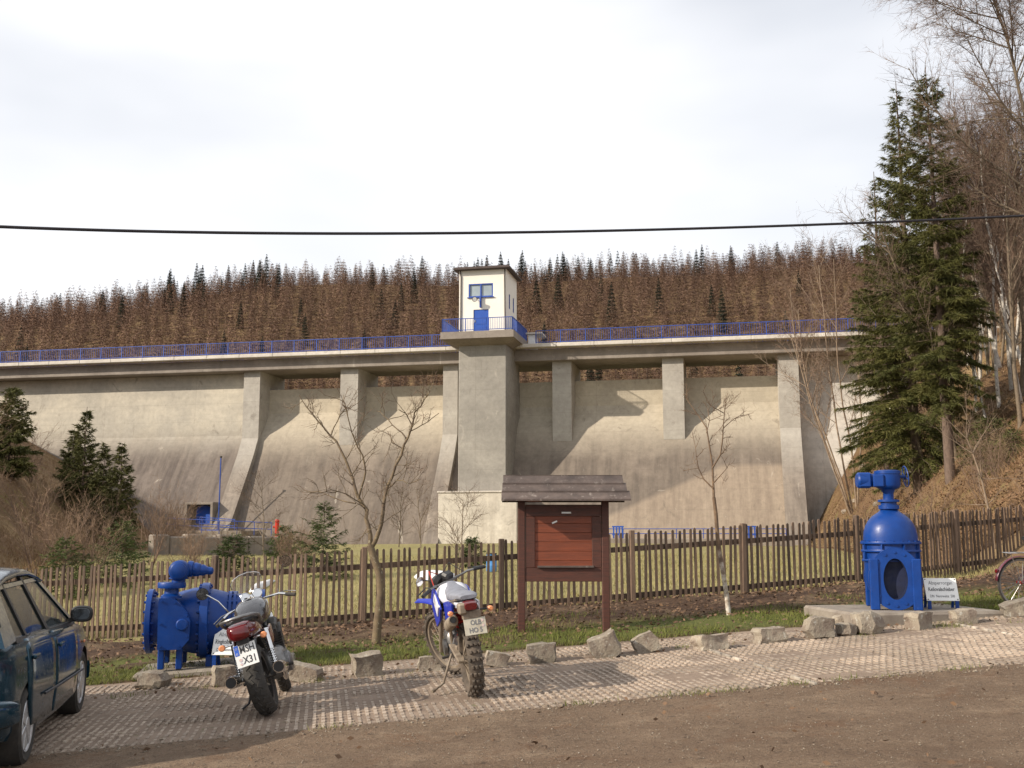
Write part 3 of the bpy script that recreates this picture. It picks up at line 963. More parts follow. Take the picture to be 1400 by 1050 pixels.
gh.box(((TL + TR) / 2, yf + RD - .15, (zp + zr) / 2), (W, .3, zr - zp))
gh.build('gate_house_wall', M_['cream'], tw, angle=None)
wo = MB()
cx = (wx0 + wx1) / 2; cz = (wz0 + wz1) / 2
for x_ in (wx0 + .05, cx, wx1 - .05): wo.box((x_, yf + .06, cz), (.10, .1, wz1 - wz0))
for z_ in (wz0 + .04, wz1 - .04): wo.box((cx, yf + .063, z_), (wx1 - wx0, .1, .08))
win = wo.build('window', M_['railblue'], tw, angle=None)
for a, b_ in ((wx0 + .1, cx - .05), (cx + .05, wx1 - .1)):
    MB().box(((a + b_) / 2, yf + .13, cz), (b_ - a, .02, wz1 - wz0 - .1)).build('pane', M_['winglass'], win, angle=None)
MB().box((cx, yf - .05, wz0 - .05), (wx1 - wx0 + .2, .16, .05)).build('sill', M_['railblue'], win, angle=None)
for h in side_holes:
    f_ = MB(); x_ = TR - .06
    for y_ in (h[0] + .04, h[1] - .04): f_.box((x_, y_, (h[2] + h[3]) / 2), (.08, .08, h[3] - h[2]))
    for z_ in (h[2] + .04, h[3] - .04): f_.box((x_ + .004, (h[0] + h[1]) / 2, z_), (.08, h[1] - h[0], .08))
    wsd = f_.build('window', M_['railblue'], tw, angle=None)
    MB().box((x_ - .06, (h[0] + h[1]) / 2, (h[2] + h[3]) / 2), (.02, h[1] - h[0] - .1, h[3] - h[2] - .1)).build('pane', M_['winglass'], wsd, angle=None)
dr = MB(); dr.box(((dx0 + dx1) / 2, yf + .1, (zp + dz1) / 2), (dx1 - dx0 - .02, .08, dz1 - zp - .03))
for z_ in (zp + .35, zp + 1.05): dr.box(((dx0 + dx1) / 2, yf + .05, z_), ((dx1 - dx0) * .7, .03, .5), ch=.01)
door = dr.build('door', M_['doorblue'], tw, angle=None)
MB().box((dx0 + .12, yf + .02, zp + 1.05), (.06, .06, .22), ch=.01).build('handle', M_['chrome'], door)
rf = MB()
rf.box((TC, yf + RD / 2 - .05, zr + .06), (W + .75, RD + .9, .16), rot=(R(0), R(0), 0), ch=.02)
rf.box((TC, yf + RD / 2 - .05, zr + .16), (W + .6, RD + .75, .08), ch=.02)
rf.build('roof', M_['roofdark'], tw)
for x_ in (TL + .12, TR - .10):
    MB().tube([(x_, yf - .06, zr - .05), (x_, yf - .07, zr - .35), (x_ + (.04 if x_ < TC else -.02), yf - .07, zr - .5), (x_ + .03, yf - .07, zp + .02)], .045, 8).build('downpipe', M_['roofdark'], tw)
lx_, lz_ = dpx(651.6, 411, -yf)
fl = MB(); fl.lathe([(.0, 0), (.10, 0), (.19, .16), (.20, .20), (.17, .2), (.0, .12)], frame((lx_, yf - .45, lz_), (0, -1, -.15)), 20)
fl.tube([(lx_, yf, lz_ + .1), (lx_, yf - .4, lz_ + .05)], .03, 6)
lamp = fl.build('floodlight', M_['darkmetal'], tw)
MB().lathe([(.0, .185), (.165, .185), (.165, .195), (0, .195)], frame((lx_, yf - .45, lz_), (0, -1, -.15)), 20).build('lens', M_['hydrant_grey'], lamp)
bx_ = dpx(657.5, 412, -yf)[0]; zt_, zb2 = dpx(657, 405, -yf)[1], dpx(657, 421, -yf)[1]
MB().box((bx_, yf - .12, (zt_ + zb2) / 2), (.13, .22, zt_ - zb2), ch=.02).build('bracket', M_['railblue'], tw)
for p, q in (((pl0 + .12, -PLf + .12, 0), (pl1 - .12, -PLf + .12, 0)), ((pl1 - .12, -PLf + .12, 0), (pl1 - .12, .75, 0)), ((pl0 + .12, -PLf + .12, 0), (pl0 + .12, .75, 0))):
    railing(tw, p, q, 1.02, 1.75, M_['railblue'], zp, .14, .03, .011)
# small white kiosk on the crest behind the tower
kz = 16.25
kx = dpx(731, 465, -2)[0]
ko = thing('crest_kiosk', 'small white kiosk with flat slab roof on the crest beside the tower', 'kiosk', dam.location, dam.rotation_euler)
MB().box((kx, 1.3, kz + .55), (.55, 1.4, 1.1), ch=.02).build('wall', M_['white'], ko)
MB().box((kx + .25, 1.3, kz + 1.17), (1.35, 1.9, .13), ch=.02).build('roof', M_['corn'], ko)

# ------------------------------------------------------------ foot of the dam
# blue access door in its niche
ax0, az1 = dpx(269, 693, 3.2); ax1, az0 = dpx(290, 722, 3.8)
ac = (ax0 + ax1) / 2
ad = thing('access_door', 'blue steel door in a concrete niche at the foot of the dam', 'door', dam.location, dam.rotation_euler)
jm = MB()
for x_ in (ax0 - .25, ax1 + .25): jm.box((x_, -3.2, (az0 + az1) / 2 + .1), (.22, 2.6, az1 - az0 + .5), ch=.02)
jm.box((ac, -3.2, az1 + .25), (ax1 - ax0 + .74, 2.62, .2), ch=.02)
jm.build('niche', M_['pierc'], ad)
lf = MB(); lf.prism([(-.66, -.02), (.66, -.02), (.66, 1.50), (.5, 1.75), (.25, 1.86), (-.25, 1.86), (-.5, 1.75), (-.66, 1.50)], 0, .08, Matrix.Translation((ac, -3.55, az0 - .05)) @ Matrix.Rotation(R(90), 4, 'X'))
lf.build('leaf', M_['doorblue'], ad)
# blue walkway railing with steps in front of it
wz = az0 - .15
wr = thing('walkway_railing', 'blue tube railing round the landing below the dam door', 'railing', dam.location, dam.rotation_euler)
def prail(root, pts, h, mat=None, mid=True, r=.03, step=1.6):
    mat = mat or M_['railblue']
    for a, b_ in zip(pts[:-1], pts[1:]):
        a, b_ = Vector(a), Vector(b_)
        for z in ((h, h * .5) if mid else (h,)):
            MB().tube([a + Vector((0, 0, z)), b_ + Vector((0, 0, z))], r, 6).build('rail', mat, root)
        n = max(1, round((b_ - a).length / step))
        for k in range(n + 1):
            c = a.lerp(b_, k / n)
            MB().tube([c, c + Vector((0, 0, h))], r, 6).build('post', mat, root)
lx0 = dpx(232, 735, 6)[0]; lx1 = dpx(335, 735, 6.0)[0]; lx2 = dpx(375, 740, 6.0)[0]
prail(wr, [(lx0, -5.2, wz), (lx0 + .3, -7.0, wz - .1), (lx1, -7.4, wz - .35), (lx2, -6.6, wz - .45)], 1.0)
prail(wr, [(lx0 + 2.2, -5.4, wz), (lx1 - 1.0, -5.8, wz - .2)], 1.0)
st_ = MB()
for k in range(5): st_.box((lx0 + 3.4 + .0 * k, -5.9 - .28 * k, wz - .05 - .16 * k), (1.6, .3, .16), ch=.01)
st_.build('step', M_['doorblue'], wr)
MB().box(((lx0 + lx1) / 2, -5.2, wz - .4), (lx1 - lx0 + .6, 4.0, .7), ch=.04).build('landing', M_['plinth'], wr)
# slim blue vent pipe
vx, vz = dpx(318, 628, 3.0); vzb = dpx(318, 724, 5.0)[1]
vp = thing('vent_pipe', 'tall thin blue pipe standing against the foot of the dam', 'pipe', dam.location, dam.rotation_euler)
MB().tube([(vx, -5.0, vzb - .4), (vx, -5.0, vz)], .05, 8).build('pipe', M_['railblue'], vp)
MB().tube([(vx, -5.0, vz), (vx, -5.0, vz + .12), (vx, -5.0, vz + .14)], [.1, .1, .02], 8).build('cap', M_['darkmetal'], vp)
# red hydrant post
hp = atY(378, 748, 72); hz_ = Hf(hp.x, hp.y)
hy = thing('hydrant', 'red pillar hydrant on the lawn before the dam', 'hydrant', (hp.x, hp.y, hz_))
MB().lathe([(.10, 0), (.10, .5), (.12, .52), (.14, .9), (.14, 1.5), (.16, 1.52), (.16, 1.62), (.09, 1.7), (0, 1.72)], None, 14).build('body', M_['red'], hy)
for a in (-1, 1): MB().lathe([(.06, 0), (.06, .1), (.075, .1), (.075, .15), (0, .15)], frame((a * .12, 0, 1.2), (a, 0, 0)), 10).build('outlet', M_['red'], hy)
# stilling basin wall with blue railing on the right
bw = thing('basin_wall', 'low concrete stilling basin wall below the right spillway bays', 'wall', dam.location, dam.rotation_euler)
b0 = dpx(836, 735, 9)[0]; b1 = dpx(1075, 733, 9)[0]
MB().box(((b0 + b1) / 2 - 2, -9, .3), (b1 - b0 + 5, .5, 1.5), ch=.05).build('wall_body', M_['pierc'], bw)
br = thing('basin_railing', 'thin blue tube railing on top of the stilling basin wall', 'railing', dam.location, dam.rotation_euler)
zrail = dpx(950, 723, 9)[1]
prail(br, [(b0 - 1, -9, 1.05), (b1, -9, 1.05)], zrail - 1.05, mid=True, r=.025, step=1.9)
for p_, lab_ in ((845, 'blue steel rack on the basin wall beside the notice board'), (1026, 'blue steel rack on the basin wall behind the thin leaning tree')):
    gt = thing('sluice_rack', lab_, 'rack', dam.location, dam.rotation_euler)
    gx = dpx(p_, 735, 8.6)[0]
    g_ = MB()
    for k in range(4): g_.box((gx + .2 * k - .3, -8.6, 1.2), (.09, .09, 1.4))
    g_.box((gx, -8.6, 1.85), (.8, .12, .1)); g_.box((gx, -8.6, 1.3), (.8, .12, .08))
    g_.build('rack_frame', M_['doorblue'], gt)
# low retaining wall on the left of the lawn
p, q = atY(205, 762, 40), atY(395, 764, 44)
lw = MB(); 
for k in range(9):
    c = p.lerp(q, (k + .5) / 9)
    lw.box((c.x, c.y, Hf(c.x, c.y) + .15 + random.uniform(-.06, .06)), ((q - p).length / 9 * .98, .5, 1.2), rot=(0, 0, math.atan2(q.y - p.y, q.x - p.x)), ch=.05)
o = lw.build('retaining_wall', M_['pierc'], label='low weathered concrete retaining wall across the lawn below the dam', cat='wall')
# last snow by the dam foot
for (px0, px1, py, Yd) in ((563, 628, 782, 27), (350, 368, 790, 26)):
    c = atY((px0 + px1) / 2, py, Yd); w_ = (px1 - px0) / F * Yd
    sn = MB(); rows = []
    for i in range(7):
        v_ = i / 6 * 2 - 1
        rows.append([(c.x + (j / 11 * 2 - 1) * w_ / 2 * (1 - .25 * v_ * v_), c.y + v_ * 1.3 * (1 - .5 * (j / 11 * 2 - 1) ** 2), 0) for j in range(12)])
    rows = [[(x, y, Hf(x, y) + .16 * max(0, 1 - (2 * i / 6 - 1) ** 2) * max(0, 1 - (j / 11 * 2 - 1) ** 4) + .03 * math.sin(5 * x + 3 * y) - .03) for j, (x, y, _) in enumerate(r_)] for i, r_ in enumerate(rows)]
    sn.grid(rows)
    sn.build('snow_patch', M_['snow'], recalc=False, angle=60, label=('long' if w_ > .8 else 'small') + ' remnant of white snow on the lawn behind the fence', cat='snow')
c = atY(672, 775, 28)
bb = thing('barrel', 'small light blue barrel on the lawn behind the fence', 'barrel', (c.x, c.y, Hf(c.x, c.y))); bb.scale = (.5, .5, .5)
MB().lathe([(.24, 0), (.27, .05), (.27, .3), (.29, .32), (.27, .35), (.27, .6), (.29, .62), (.27, .65), (.26, .9), (0, .92)], None, 18).build('body', pm('light_blue_plastic', (.08, .28, .62), rough=.4), bb)
MB().lathe([(.28, .9), (.28, .96), (0, .96)], None, 18).build('lid', M_['black'], bb)
# ------------------------------------------------------------ picket fence
fl_pts = fence_line()
fence = thing('picket_fence', 'weathered brown wooden picket fence along the car park verge', 'fence')
def picket_mesh(seed):
    rg = random.Random(seed)
    w, h, t = .046, 1.26 + rg.uniform(-.015, .015), .024
    k = rg.uniform(.02, .035)
    poly = [(-w / 2, 0), (w / 2, 0), (w / 2 - .002, h - k), (w / 2 - .010, h - .006), (0.004, h), (-w / 2 + .009, h - .008), (-w / 2 + .002, h - k)]
    b = MB(); b.prism(poly, -t / 2, t / 2, Matrix.Rotation(R(90), 4, 'X'))
    return b.mesh('picket', M_['wood_fence'], angle=None)
pk = [picket_mesh(k) for k in range(5)]
segl = [(b - a).length for a, b in zip(fl_pts[:-1], fl_pts[1:])]
tot = sum(segl)
def along(d):
    for a, b, l in zip(fl_pts[:-1], fl_pts[1:], segl):
        if d <= l: return a.lerp(b, d / l), (b - a).normalized()
        d -= l
    return fl_pts[-1], (fl_pts[-1] - fl_pts[-2]).normalized()
def fz(p): return GRADE * max(-22, min(24, p.x * U.x + p.y * U.y))
d = .05
while d < tot:
    p, dr_ = along(d)
    a = math.atan2(dr_.y, dr_.x)
    nrm = Vector((dr_.y, -dr_.x, 0))          # towards the camera
    q = p + nrm * .03
    place('picket', random.choice(pk), fence, (q.x, q.y, fz(p) - .01 + random.uniform(-.02, .02)), (random.uniform(-.02, .02), random.uniform(-.022, .022), a + random.uniform(-.05, .05)))
    d += .104 + random.uniform(-.009, .009)
posts_at = []
for px in (20, 292, 497, 686, 865, 1015, 1171, 1305, 1420):
    best = min(np.arange(0, tot, .03), key=lambda e: abs((lambda w: 700 + F * (w.x / (w.y * math.cos(PITCH) + (fz(w) + .6 - 1.6) * math.sin(PITCH))))(along(e)[0]) - px))
    posts_at.append(best)
for e in posts_at:
    p, dr_ = along(e)
    b = MB(); hh = 1.29 + random.uniform(-.02, .02)
    b.box((0, 0, hh / 2 - .2), (.088, .088, hh + .4), ch=.012)
    o = b.build('post', M_['wood_fence'], fence)
    nrm = Vector((dr_.y, -dr_.x, 0)); q = p + nrm * .02
    o.location = (q.x, q.y, fz(p)); o.rotation_euler = (random.uniform(-.015, .015), random.uniform(-.015, .015), math.atan2(dr_.y, dr_.x))
ends = [0.0] + posts_at[0:] + [tot]
ends = sorted(set(ends))
for a_, b_ in zip(ends[:-1], ends[1:]):
    if b_ - a_ < .2: continue
    for z in (.20, .98):
        n = max(1, int((b_ - a_) / 1.2))
        rail = MB()
        cuts = [a_ + (b_ - a_) * k / n for k in range(n + 1)]
        pp = []
        for e in cuts:
            p, dr_ = along(e); nrm = Vector((dr_.y, -dr_.x, 0))
            pp.append(p - nrm * .015 + Vector((0, 0, fz(p) + z)))
        rows = []
        for p in pp:
            rows.append([(p.x, p.y - .022, p.z - .045), (p.x, p.y + .022, p.z - .045), (p.x, p.y + .022, p.z + .045), (p.x, p.y - .022, p.z + .045)])
        rail.grid(rows, wrap=True)
        rail.f += [[0, 1, 2, 3], [4 * n + k for k in range(4)]]; rail.mi += [0, 0]
        rail.build('rail', M_['wood_fence'], fence, angle=None)

# ------------------------------------------------------------ notice board with a little plank roof
pL, pR = gp(713, 871), gp(829, 864)
ctr = (pL + pR) / 2
wid = (Vector((pR.x, pR.y, 0)) - Vector((pL.x, pL.y, 0))).length
ang = math.atan2(pR.y - pL.y, pR.x - pL.x)
z0 = min(pL.z, pR.z)
nbd = thing('notice_board', 'empty reddish brown wooden notice board with small plank roof on two posts', 'notice board', (ctr.x, ctr.y, z0), (0, 0, ang))
Yb = ctr.y
def bz(py): return atY(771, py, Yb).z - z0
ztop = bz(656); zeave = bz(686)
for sx in (-1, 1):
    b = MB(); b.box((sx * wid / 2, 0, (zeave + .1) / 2 - .1), (.10, .10, zeave + .3), ch=.008)
    b.build('post', M_['wood_board'], nbd)
    MB().box((sx * wid / 2, 0, .0), (.26, .24, .08), ch=.015).build('footing', M_['plinth'], nbd)
zb0, zb1 = bz(795), bz(690)
zi0, zi1 = bz(776), bz(706)
nb_ = 6                                            # horizontal boards of the panel
for k in range(nb_):
    h = (zi1 - zi0 + .06) / nb_
    MB().box((random.uniform(-.003, .003), -.005 + random.uniform(-.002, .002), zi0 - .03 + (k + .5) * h), (wid - .30, .024, h - .003), ch=.0025).build('board', M_['wood_panel'], nbd, angle=None)
iw = wid - .10
MB().box((0, .02, (zi0 + zi1) / 2), (wid - .14, .016, zi1 - zi0 + .1)).build('backing', M_['wood_board'], nbd, angle=None)
for z_a, z_b in ((zb0, zi0), (zi1, zb1)):
    MB().box((0, -.012, (z_a + z_b) / 2), (iw - .004, .05, z_b - z_a), ch=.004).build('frame_rail', M_['wood_board'], nbd, angle=None)
for sx in (-1, 1):
    MB().box((sx * (iw / 2 - .07), -.014, (zi0 + zi1) / 2), (.13, .05, zi1 - zi0 - .004), ch=.004).build('frame_stile', M_['wood_board'], nbd, angle=None)
MB().box((.03, -.055, zi0 + .012), (iw - .28, .055, .03), ch=.006).build('ledge', M_['wood_roof'], nbd, angle=None)
for (px, py, w_, a_) in ((758, 714, .075, 24), (774, 701, .13, 0)):          # torn paper scraps
    p = atY(px, py, Yb)
    o = MB().box((0, 0, 0), (w_, .004, .022), rot=(0, R(-a_), 0)).build('paper_scrap', M_['plate'], nbd, angle=None)
    o.location = (p.x - ctr.x, -.046, p.z - z0)
rl = (846 - 692) / F * Yb + .0
rx0 = atY(690, 670, Yb).x - ctr.x - .02; rx1 = atY(849, 670, Yb).x - ctr.x + .02
run, rise = .40, ztop - zeave
for sy in (-1, 1):
    for k in range(3):
        t0, t1 = k / 3 - .02, (k + 1) / 3 + .08
        b = MB()
        y0, y1 = sy * run * t0, sy * run * t1
        za, zc = ztop - rise * t0 + .028 - .02 * 0, ztop - rise * t1 + .045
        ex = .035 * k
        lift = .012 * (2 - k)
        vs = [(rx0 - ex * .3, y0, za - .018 + lift), (rx1 + ex, y0, za - .018 + lift), (rx1 + ex, y1, zc - .018 + lift), (rx0 - ex * .3, y1, zc - .018 + lift)]
        vs += [(x, y, z + .026) for x, y, z in vs]
        b.add(vs, [(3, 2, 1, 0), (4, 5, 6, 7), (0, 1, 5, 4), (1, 2, 6, 5), (2, 3, 7, 6), (3, 0, 4, 7)])
        b.build('roof_plank', M_['wood_roof'], nbd, angle=None)
    # barge boards at the gable ends
for x_ in (rx0 + .05, rx1 - .05):
    b = MB(); b.prism([(-run * .92, zeave + .0), (run * .92, zeave), (0, ztop - .015)], -.012, .012, Matrix.Translation((x_, 0, 0)) @ Matrix.Rotation(R(90), 4, 'Z') @ Matrix.Rotation(R(90), 4, 'X'))
    b.build('gable', M_['wood_board'], nbd, angle=None)
MB().box((0, 0, ztop - .05), (rx1 - rx0 - .1, .06, .08)).build('ridge_beam', M_['wood_board'], nbd, angle=None)
MB().box(((rx0 + rx1) / 2, -run * .75, zeave + .045), (rx1 - rx0 - .14, .05, .07)).build('eave_beam', M_['wood_board'], nbd, angle=None)
MB().box(((rx0 + rx1) / 2, run * .75, zeave + .045), (rx1 - rx0 - .14, .05, .07)).build('eave_beam', M_['wood_board'], nbd, angle=None)

# ------------------------------------------------------------ stones marking the ends of the bays
def stone_mesh(w, d, h, seed, rocky):
    rg = random.Random(seed)
    bm = bmesh.new()
    bmesh.ops.create_cube(bm, size=1.0)
    bmesh.ops.subdivide_edges(bm, edges=bm.edges, cuts=3, use_grid_fill=True)
    offs = [rg.uniform(0, 9) for _ in range(6)]
    for v in bm.verts:
        p = v.co.copy()
        if rocky:
            sph = p.normalized() * .58
            p = p.lerp(sph, .55)
        else:
            sph = p.normalized() * .62
            p = p.lerp(sph, .14)
        n = Vector((math.sin(p.y * 7 + offs[0]) + math.sin(p.z * 9 + offs[1]), math.sin(p.z * 6 + offs[2]) + math.sin(p.x * 8 + offs[3]), math.sin(p.x * 7 + offs[4]) + math.sin(p.y * 9 + offs[5])))
        p += n * (.035 if not rocky else .05) + Vector((rg.uniform(-1, 1), rg.uniform(-1, 1), rg.uniform(-1, 1))) * .022
        p.x *= 1 + .16 * p.z * math.sin(offs[0])
        v.co = Vector((p.x * w, p.y * d, p.z * h))
    me = bpy.data.meshes.new('stone')
    bm.to_mesh(me); bm.free()
    me.materials.append(M_['stone'])
    me.polygons.foreach_set('use_smooth', [True] * len(me.polygons)); me.set_sharp_from_angle(angle=R(24))
    return me
stones = [  # px centre, py bottom, width px, height px, tilt, rocky, label
    (203, 941, 44, 24, 4, 1, 'rounded brown boulder in front of the horizontal blue valve'),
    (303, 937, 36, 30, 0, 1, 'brown boulder behind the left exhaust of the black motorcycle'),
    (414, 931, 48, 24, -14, 0, 'flat slanted grey stone right of the black motorcycle'),
    (500, 923, 44, 34, 6, 0, 'pale squared stone block before the forked tree'),
    (588, 916, 38, 20, 0, 0, 'squared stone behind the front wheel of the dirt bike'),
    (679, 910, 34, 20, -12, 0, 'grey wedge of stone between dirt bike and notice board'),
    (741, 905, 42, 28, 5, 0, 'square stone block below the left post of the notice board'),
    (828, 898, 44, 34, 24, 0, 'tilted stone block below the right post of the notice board'),
    (884, 891, 38, 28, 28, 0, 'tilted stone with dark underside, first right of the notice board'),
    (974, 888, 46, 22, 2, 0, 'flat grey stone at the end of the white bay line'),
    (1054, 878, 44, 22, 3, 0, 'flat stone block right of the thin leaning tree'),
    (1125, 872, 44, 32, 3, 1, 'large rounded stone before the concrete plinth corner'),
    (1161, 868, 28, 18, 0, 1, 'small dark stone in the heap before the upright valve'),
    (1152, 855, 24, 16, 10, 1, 'small stone at the back of the heap before the upright valve'),
    (1193, 866, 44, 32, -6, 1, 'large pale stone in the heap before the upright valve'),
    (1261, 859, 34, 26, 0, 0, 'upright stone block leaning on the valve plinth'),
    (1323, 852, 34, 22, 6, 0, 'squared orange-brown stone before the white valve sign'),
    (1404, 843, 50, 26, 18, 0, 'big slanting stone slab below the bicycle'),
]
for k, (px, py, wp, hp_, tilt, rocky, lab) in enumerate(stones):
    p = gp(px, py)
    sc_ = p.y * 1.0 / F
    w_, h_ = wp * sc_ * .86, hp_ * sc_ * .80
    o = place('stone', stone_mesh(w_, w_ * random.uniform(.7, .95), h_ * 1.15, 40 + k, rocky), None, (p.x, p.y + w_ * .4, p.z + h_ * .42), (random.uniform(-.1, .1), R(-tilt), TH + random.uniform(-.5, .5)))
    tag(o, lab, 'stone')

# ------------------------------------------------------------ overhead cable
def cable_pts():
    a, m, b = atY(0, 310, 12.5), atY(640, 318.5, 14.5), atY(1400, 295, 17.0)
    pts = []
    for t in np.linspace(-1.2, 2.2, 90):
        # quadratic through the three points at t = 0, .457, 1
        tm = .457
        l0 = (t - tm) * (t - 1) / (tm); l1 = t * (t - 1) / (tm * (tm - 1)); l2 = t * (t - tm) / (1 - tm)
        pts.append(a * l0 + m * l1 + b * l2)
    return pts
cb = MB(); cb.tube(cable_pts(), .021, 8)
cb.build('overhead_cable', M_['cable'], label='black overhead cable sagging across the sky above the dam', cat='cable')

# ------------------------------------------------------------ upright gate valve
B = M_['blue']
M_['bore'] = pm('bore_shade', (.004, .010, .045), (.003, .006, .025), rough=.7, vs=6)  # shade inside the valve opening, painted as near-black navy on a shallow recess
vb = gp(1222, 834, .13)
yaw = math.atan2(-1, .30)                          # flow axis points at the road and a little right
va = thing('gate_valve', 'upright blue gate valve with domed bonnet and oval flanged opening on concrete plinth', 'valve', (vb.x * (vb.y + .35) / vb.y, vb.y + .35, vb.z), (0, 0, R(-14)))
sv = (vb.y + .35) / F
def vz_(py): return (834 - py) * sv * .97
# local frame: x right, -y towards the road (flow axis)
bod = MB()
secs = [(0.30, .34), (.36, .30), (.60, .30), (.72, .31), (.80, .33)]
bod.lathe([(.20, .18), (.31, .24), (.35, .40), (.35, .56), (.345, .66), (.34, .74)], None, 36, sy=.82)
bod.build('body', B, va)
for z_, r_, h_ in ((vz_(767), .365, .03), (vz_(754), .370, .03), (vz_(743), .378, .032)):
    fl_ = MB(); fl_.lathe([(.30, z_ - h_), (r_ + .01, z_ - h_), (r_ + .015, z_ - h_ * .5), (r_ + .01, z_), (.30, z_)], None, 40, sy=.85)
    f_o = fl_.build('flange', B, va)
    if r_ > .375:
        bt = MB()
        for k in range(20):
            w_ = 2 * math.pi * k / 20
            bt.lathe([(.014, -.02), (.014, .014), (0, .014)], Matrix.Translation((r_ * .955 * math.cos(w_), r_ * .955 * .85 * math.sin(w_), z_)), 6)
        bt.build('bolt_ring', B, f_o, angle=None, kind='stuff')
mid = MB(); mid.lathe([(.345, vz_(767)), (.345, vz_(743))], None, 40, sy=.83); mid.build('collar', B, va)
for k in range(8):
    w_ = 2 * math.pi * (k + .5) / 8
    MB().box((.355 * math.cos(w_), .355 * .83 * math.sin(w_), (vz_(767) + vz_(743)) / 2), (.02, .05, vz_(743) - vz_(767)), rot=(0, 0, w_ + R(90))).build('rib', B, va, angle=None)
zd0, zd1 = vz_(743), vz_(698)
dome = [(.318 * math.cos(k / 10 * R(78)), zd0 + (zd1 - zd0) * 1.02 * math.sin(k / 10 * R(90))) for k in range(11)]
dm = MB(); dm.lathe([(.35, zd0), ] + [(r_, h) for r_, h in [( .35 * (1 - (k / 10) ** 2.6) ** .62 if k < 10 else .10, zd0 + (zd1 - zd0) * k / 10) for k in range(1, 11)]] + [(.10, zd1 + .02)], None, 40, sy=.86)
dm.build('bonnet', B, va)
# through pipe with two oval flanges
for sy_, yb_ in ((-1, -.40), (1, .40)):
    fl_ = MB()
    Mx = Matrix.Translation((0, yb_, .40)) @ Matrix.Rotation(R(90), 4, 'X')
    n = 40
    def oval(a, b_, w_): return (a * math.cos(w_), b_ * math.sin(w_))
    vs, fs = [], []
    for (a, b_, z_) in ((.335, .40, -.035), (.335, .40, .035), (.15, .265, .035), (.14, .255, -.33)):
        for j in range(n):
            x_, y_ = oval(a, b_, 2 * math.pi * j / n); vs.append((x_, y_, z_ * -sy_))
    vs = [(x_, y_, -z_) if False else (x_, y_, z_) for x_, y_, z_ in vs]
    for i in range(3):
        for j in range(n): fs.append((i * n + j, i * n + (j + 1) % n, (i + 1) * n + (j + 1) % n, (i + 1) * n + j))
    fs = [f_ for f_ in fs if max(f_) < 3 * n]
    # closing ring on the body side
    b0_ = len(vs)
    for j in range(n):
        x_, y_ = oval(.225, .28, 2 * math.pi * j / n); vs.append((x_, y_, -.035 * -sy_))
    for j in range(n): fs.append((j, (j + 1) % n, b0_ + (j + 1) % n, b0_ + j))
    for j in range(n):
        x_, y_ = oval(.225, .28, 2 * math.pi * j / n); vs.append((x_, y_, -.22 * -sy_))
    for j in range(n): fs.append((b0_ + j, b0_ + (j + 1) % n, b0_ + n + (j + 1) % n, b0_ + n + j))
    fl_.add(vs, fs, Mx)
    po = fl_.build('port_flange', B, va)
    bore = MB(); vs, fs = [], []
    for (a, b_, z_) in ((.1495, .2645, .034), (.142, .255, -.05), (.142, .255, -.092)):
        for j in range(n):
            x_, y_ = oval(a, b_, 2 * math.pi * j / n); vs.append((x_, y_, z_ * -sy_))
    for i in range(2):
        for j in range(n): fs.append((i * n + j, i * n + (j + 1) % n, (i + 1) * n + (j + 1) % n, (i + 1) * n + j))
    fs.append([2 * n + j for j in range(n)])
    bore.add(vs, fs, Mx).build('bore', M_['bore'], po, recalc=False)
    bt = MB()
    for k in range(14):
        w_ = 2 * math.pi * (k + .5) / 14
        x_, y_ = oval(.27, .345, w_)
        bt.lathe([(.018, -.05), (.018, .05), (0, .05)], Matrix.Translation((x_, yb_, .40 + y_)) @ Matrix.Rotation(R(90), 4, 'X'), 6)
    bt.build('bolt_ring', B, po, angle=None, kind='stuff')
for sx in (-1, 1):
    for sy_ in (-1, 1):
        MB().box((sx * .262, sy_ * .385, .33), (.115, .15, .66), ch=.012).build('foot', B, va)
# neck, yoke and electric actuator
nk = MB(); nk.lathe([(.11, zd1 - .01), (.135, zd1), (.135, zd1 + .05), (.105, zd1 + .055), (.105, zd1 + .09), (.14, zd1 + .095), (.14, zd1 + .125), (.07, zd1 + .13), (.068, vz_(676)), (.09, vz_(672)), (.10, vz_(670))], None, 28)
nk.build('yoke', B, va)
za0, za1 = vz_(671), vz_(645)
ac_ = MB(); ac_.lathe([(.10, za0), (.15, za0 + .03), (.165, za0 + .06), (.165, za1 - .04), (.175, za1 - .04), (.175, za1), (.12, za1 + .012), (0, za1 + .012)], None, 28)
act = ac_.build('actuator', B, va)
mo = MB(); mo.lathe([(0, 0), (.085, 0), (.09, .02), (.09, .14), (.108, .15), (.108, .29), (.09, .31), (0, .31)], frame((-.10, -.02, (za0 + za1) / 2 + .0), (-1, -.2, 0)), 20)
mo.box((-.30, -.08, (za0 + za1) / 2), (.17, .16, .20), ch=.02)
mo.build('motor', B, act)
MB().box((-.13, -.13, (za0 + za1) / 2 - .01), (.14, .12, .17), ch=.015).build('terminal_box', B, act)
hw = MB(); Mh = frame((.235, .02, (za0 + za1) / 2 + .05), (1, .15, .12))
hw.torus(.14, .007, Mh, 30, 6)
for k in range(4):
    w_ = k * math.pi / 2 + .4
    hw.tube([Mh @ Vector((0, 0, 0)), Mh @ Vector((.14 * math.cos(w_), .14 * math.sin(w_), 0))], .006, 6)
hw.tube([(.14, .01, (za0 + za1) / 2 + .05), Mh @ Vector((0, 0, 0))], .022, 8)
hw.build('handwheel', B, act)
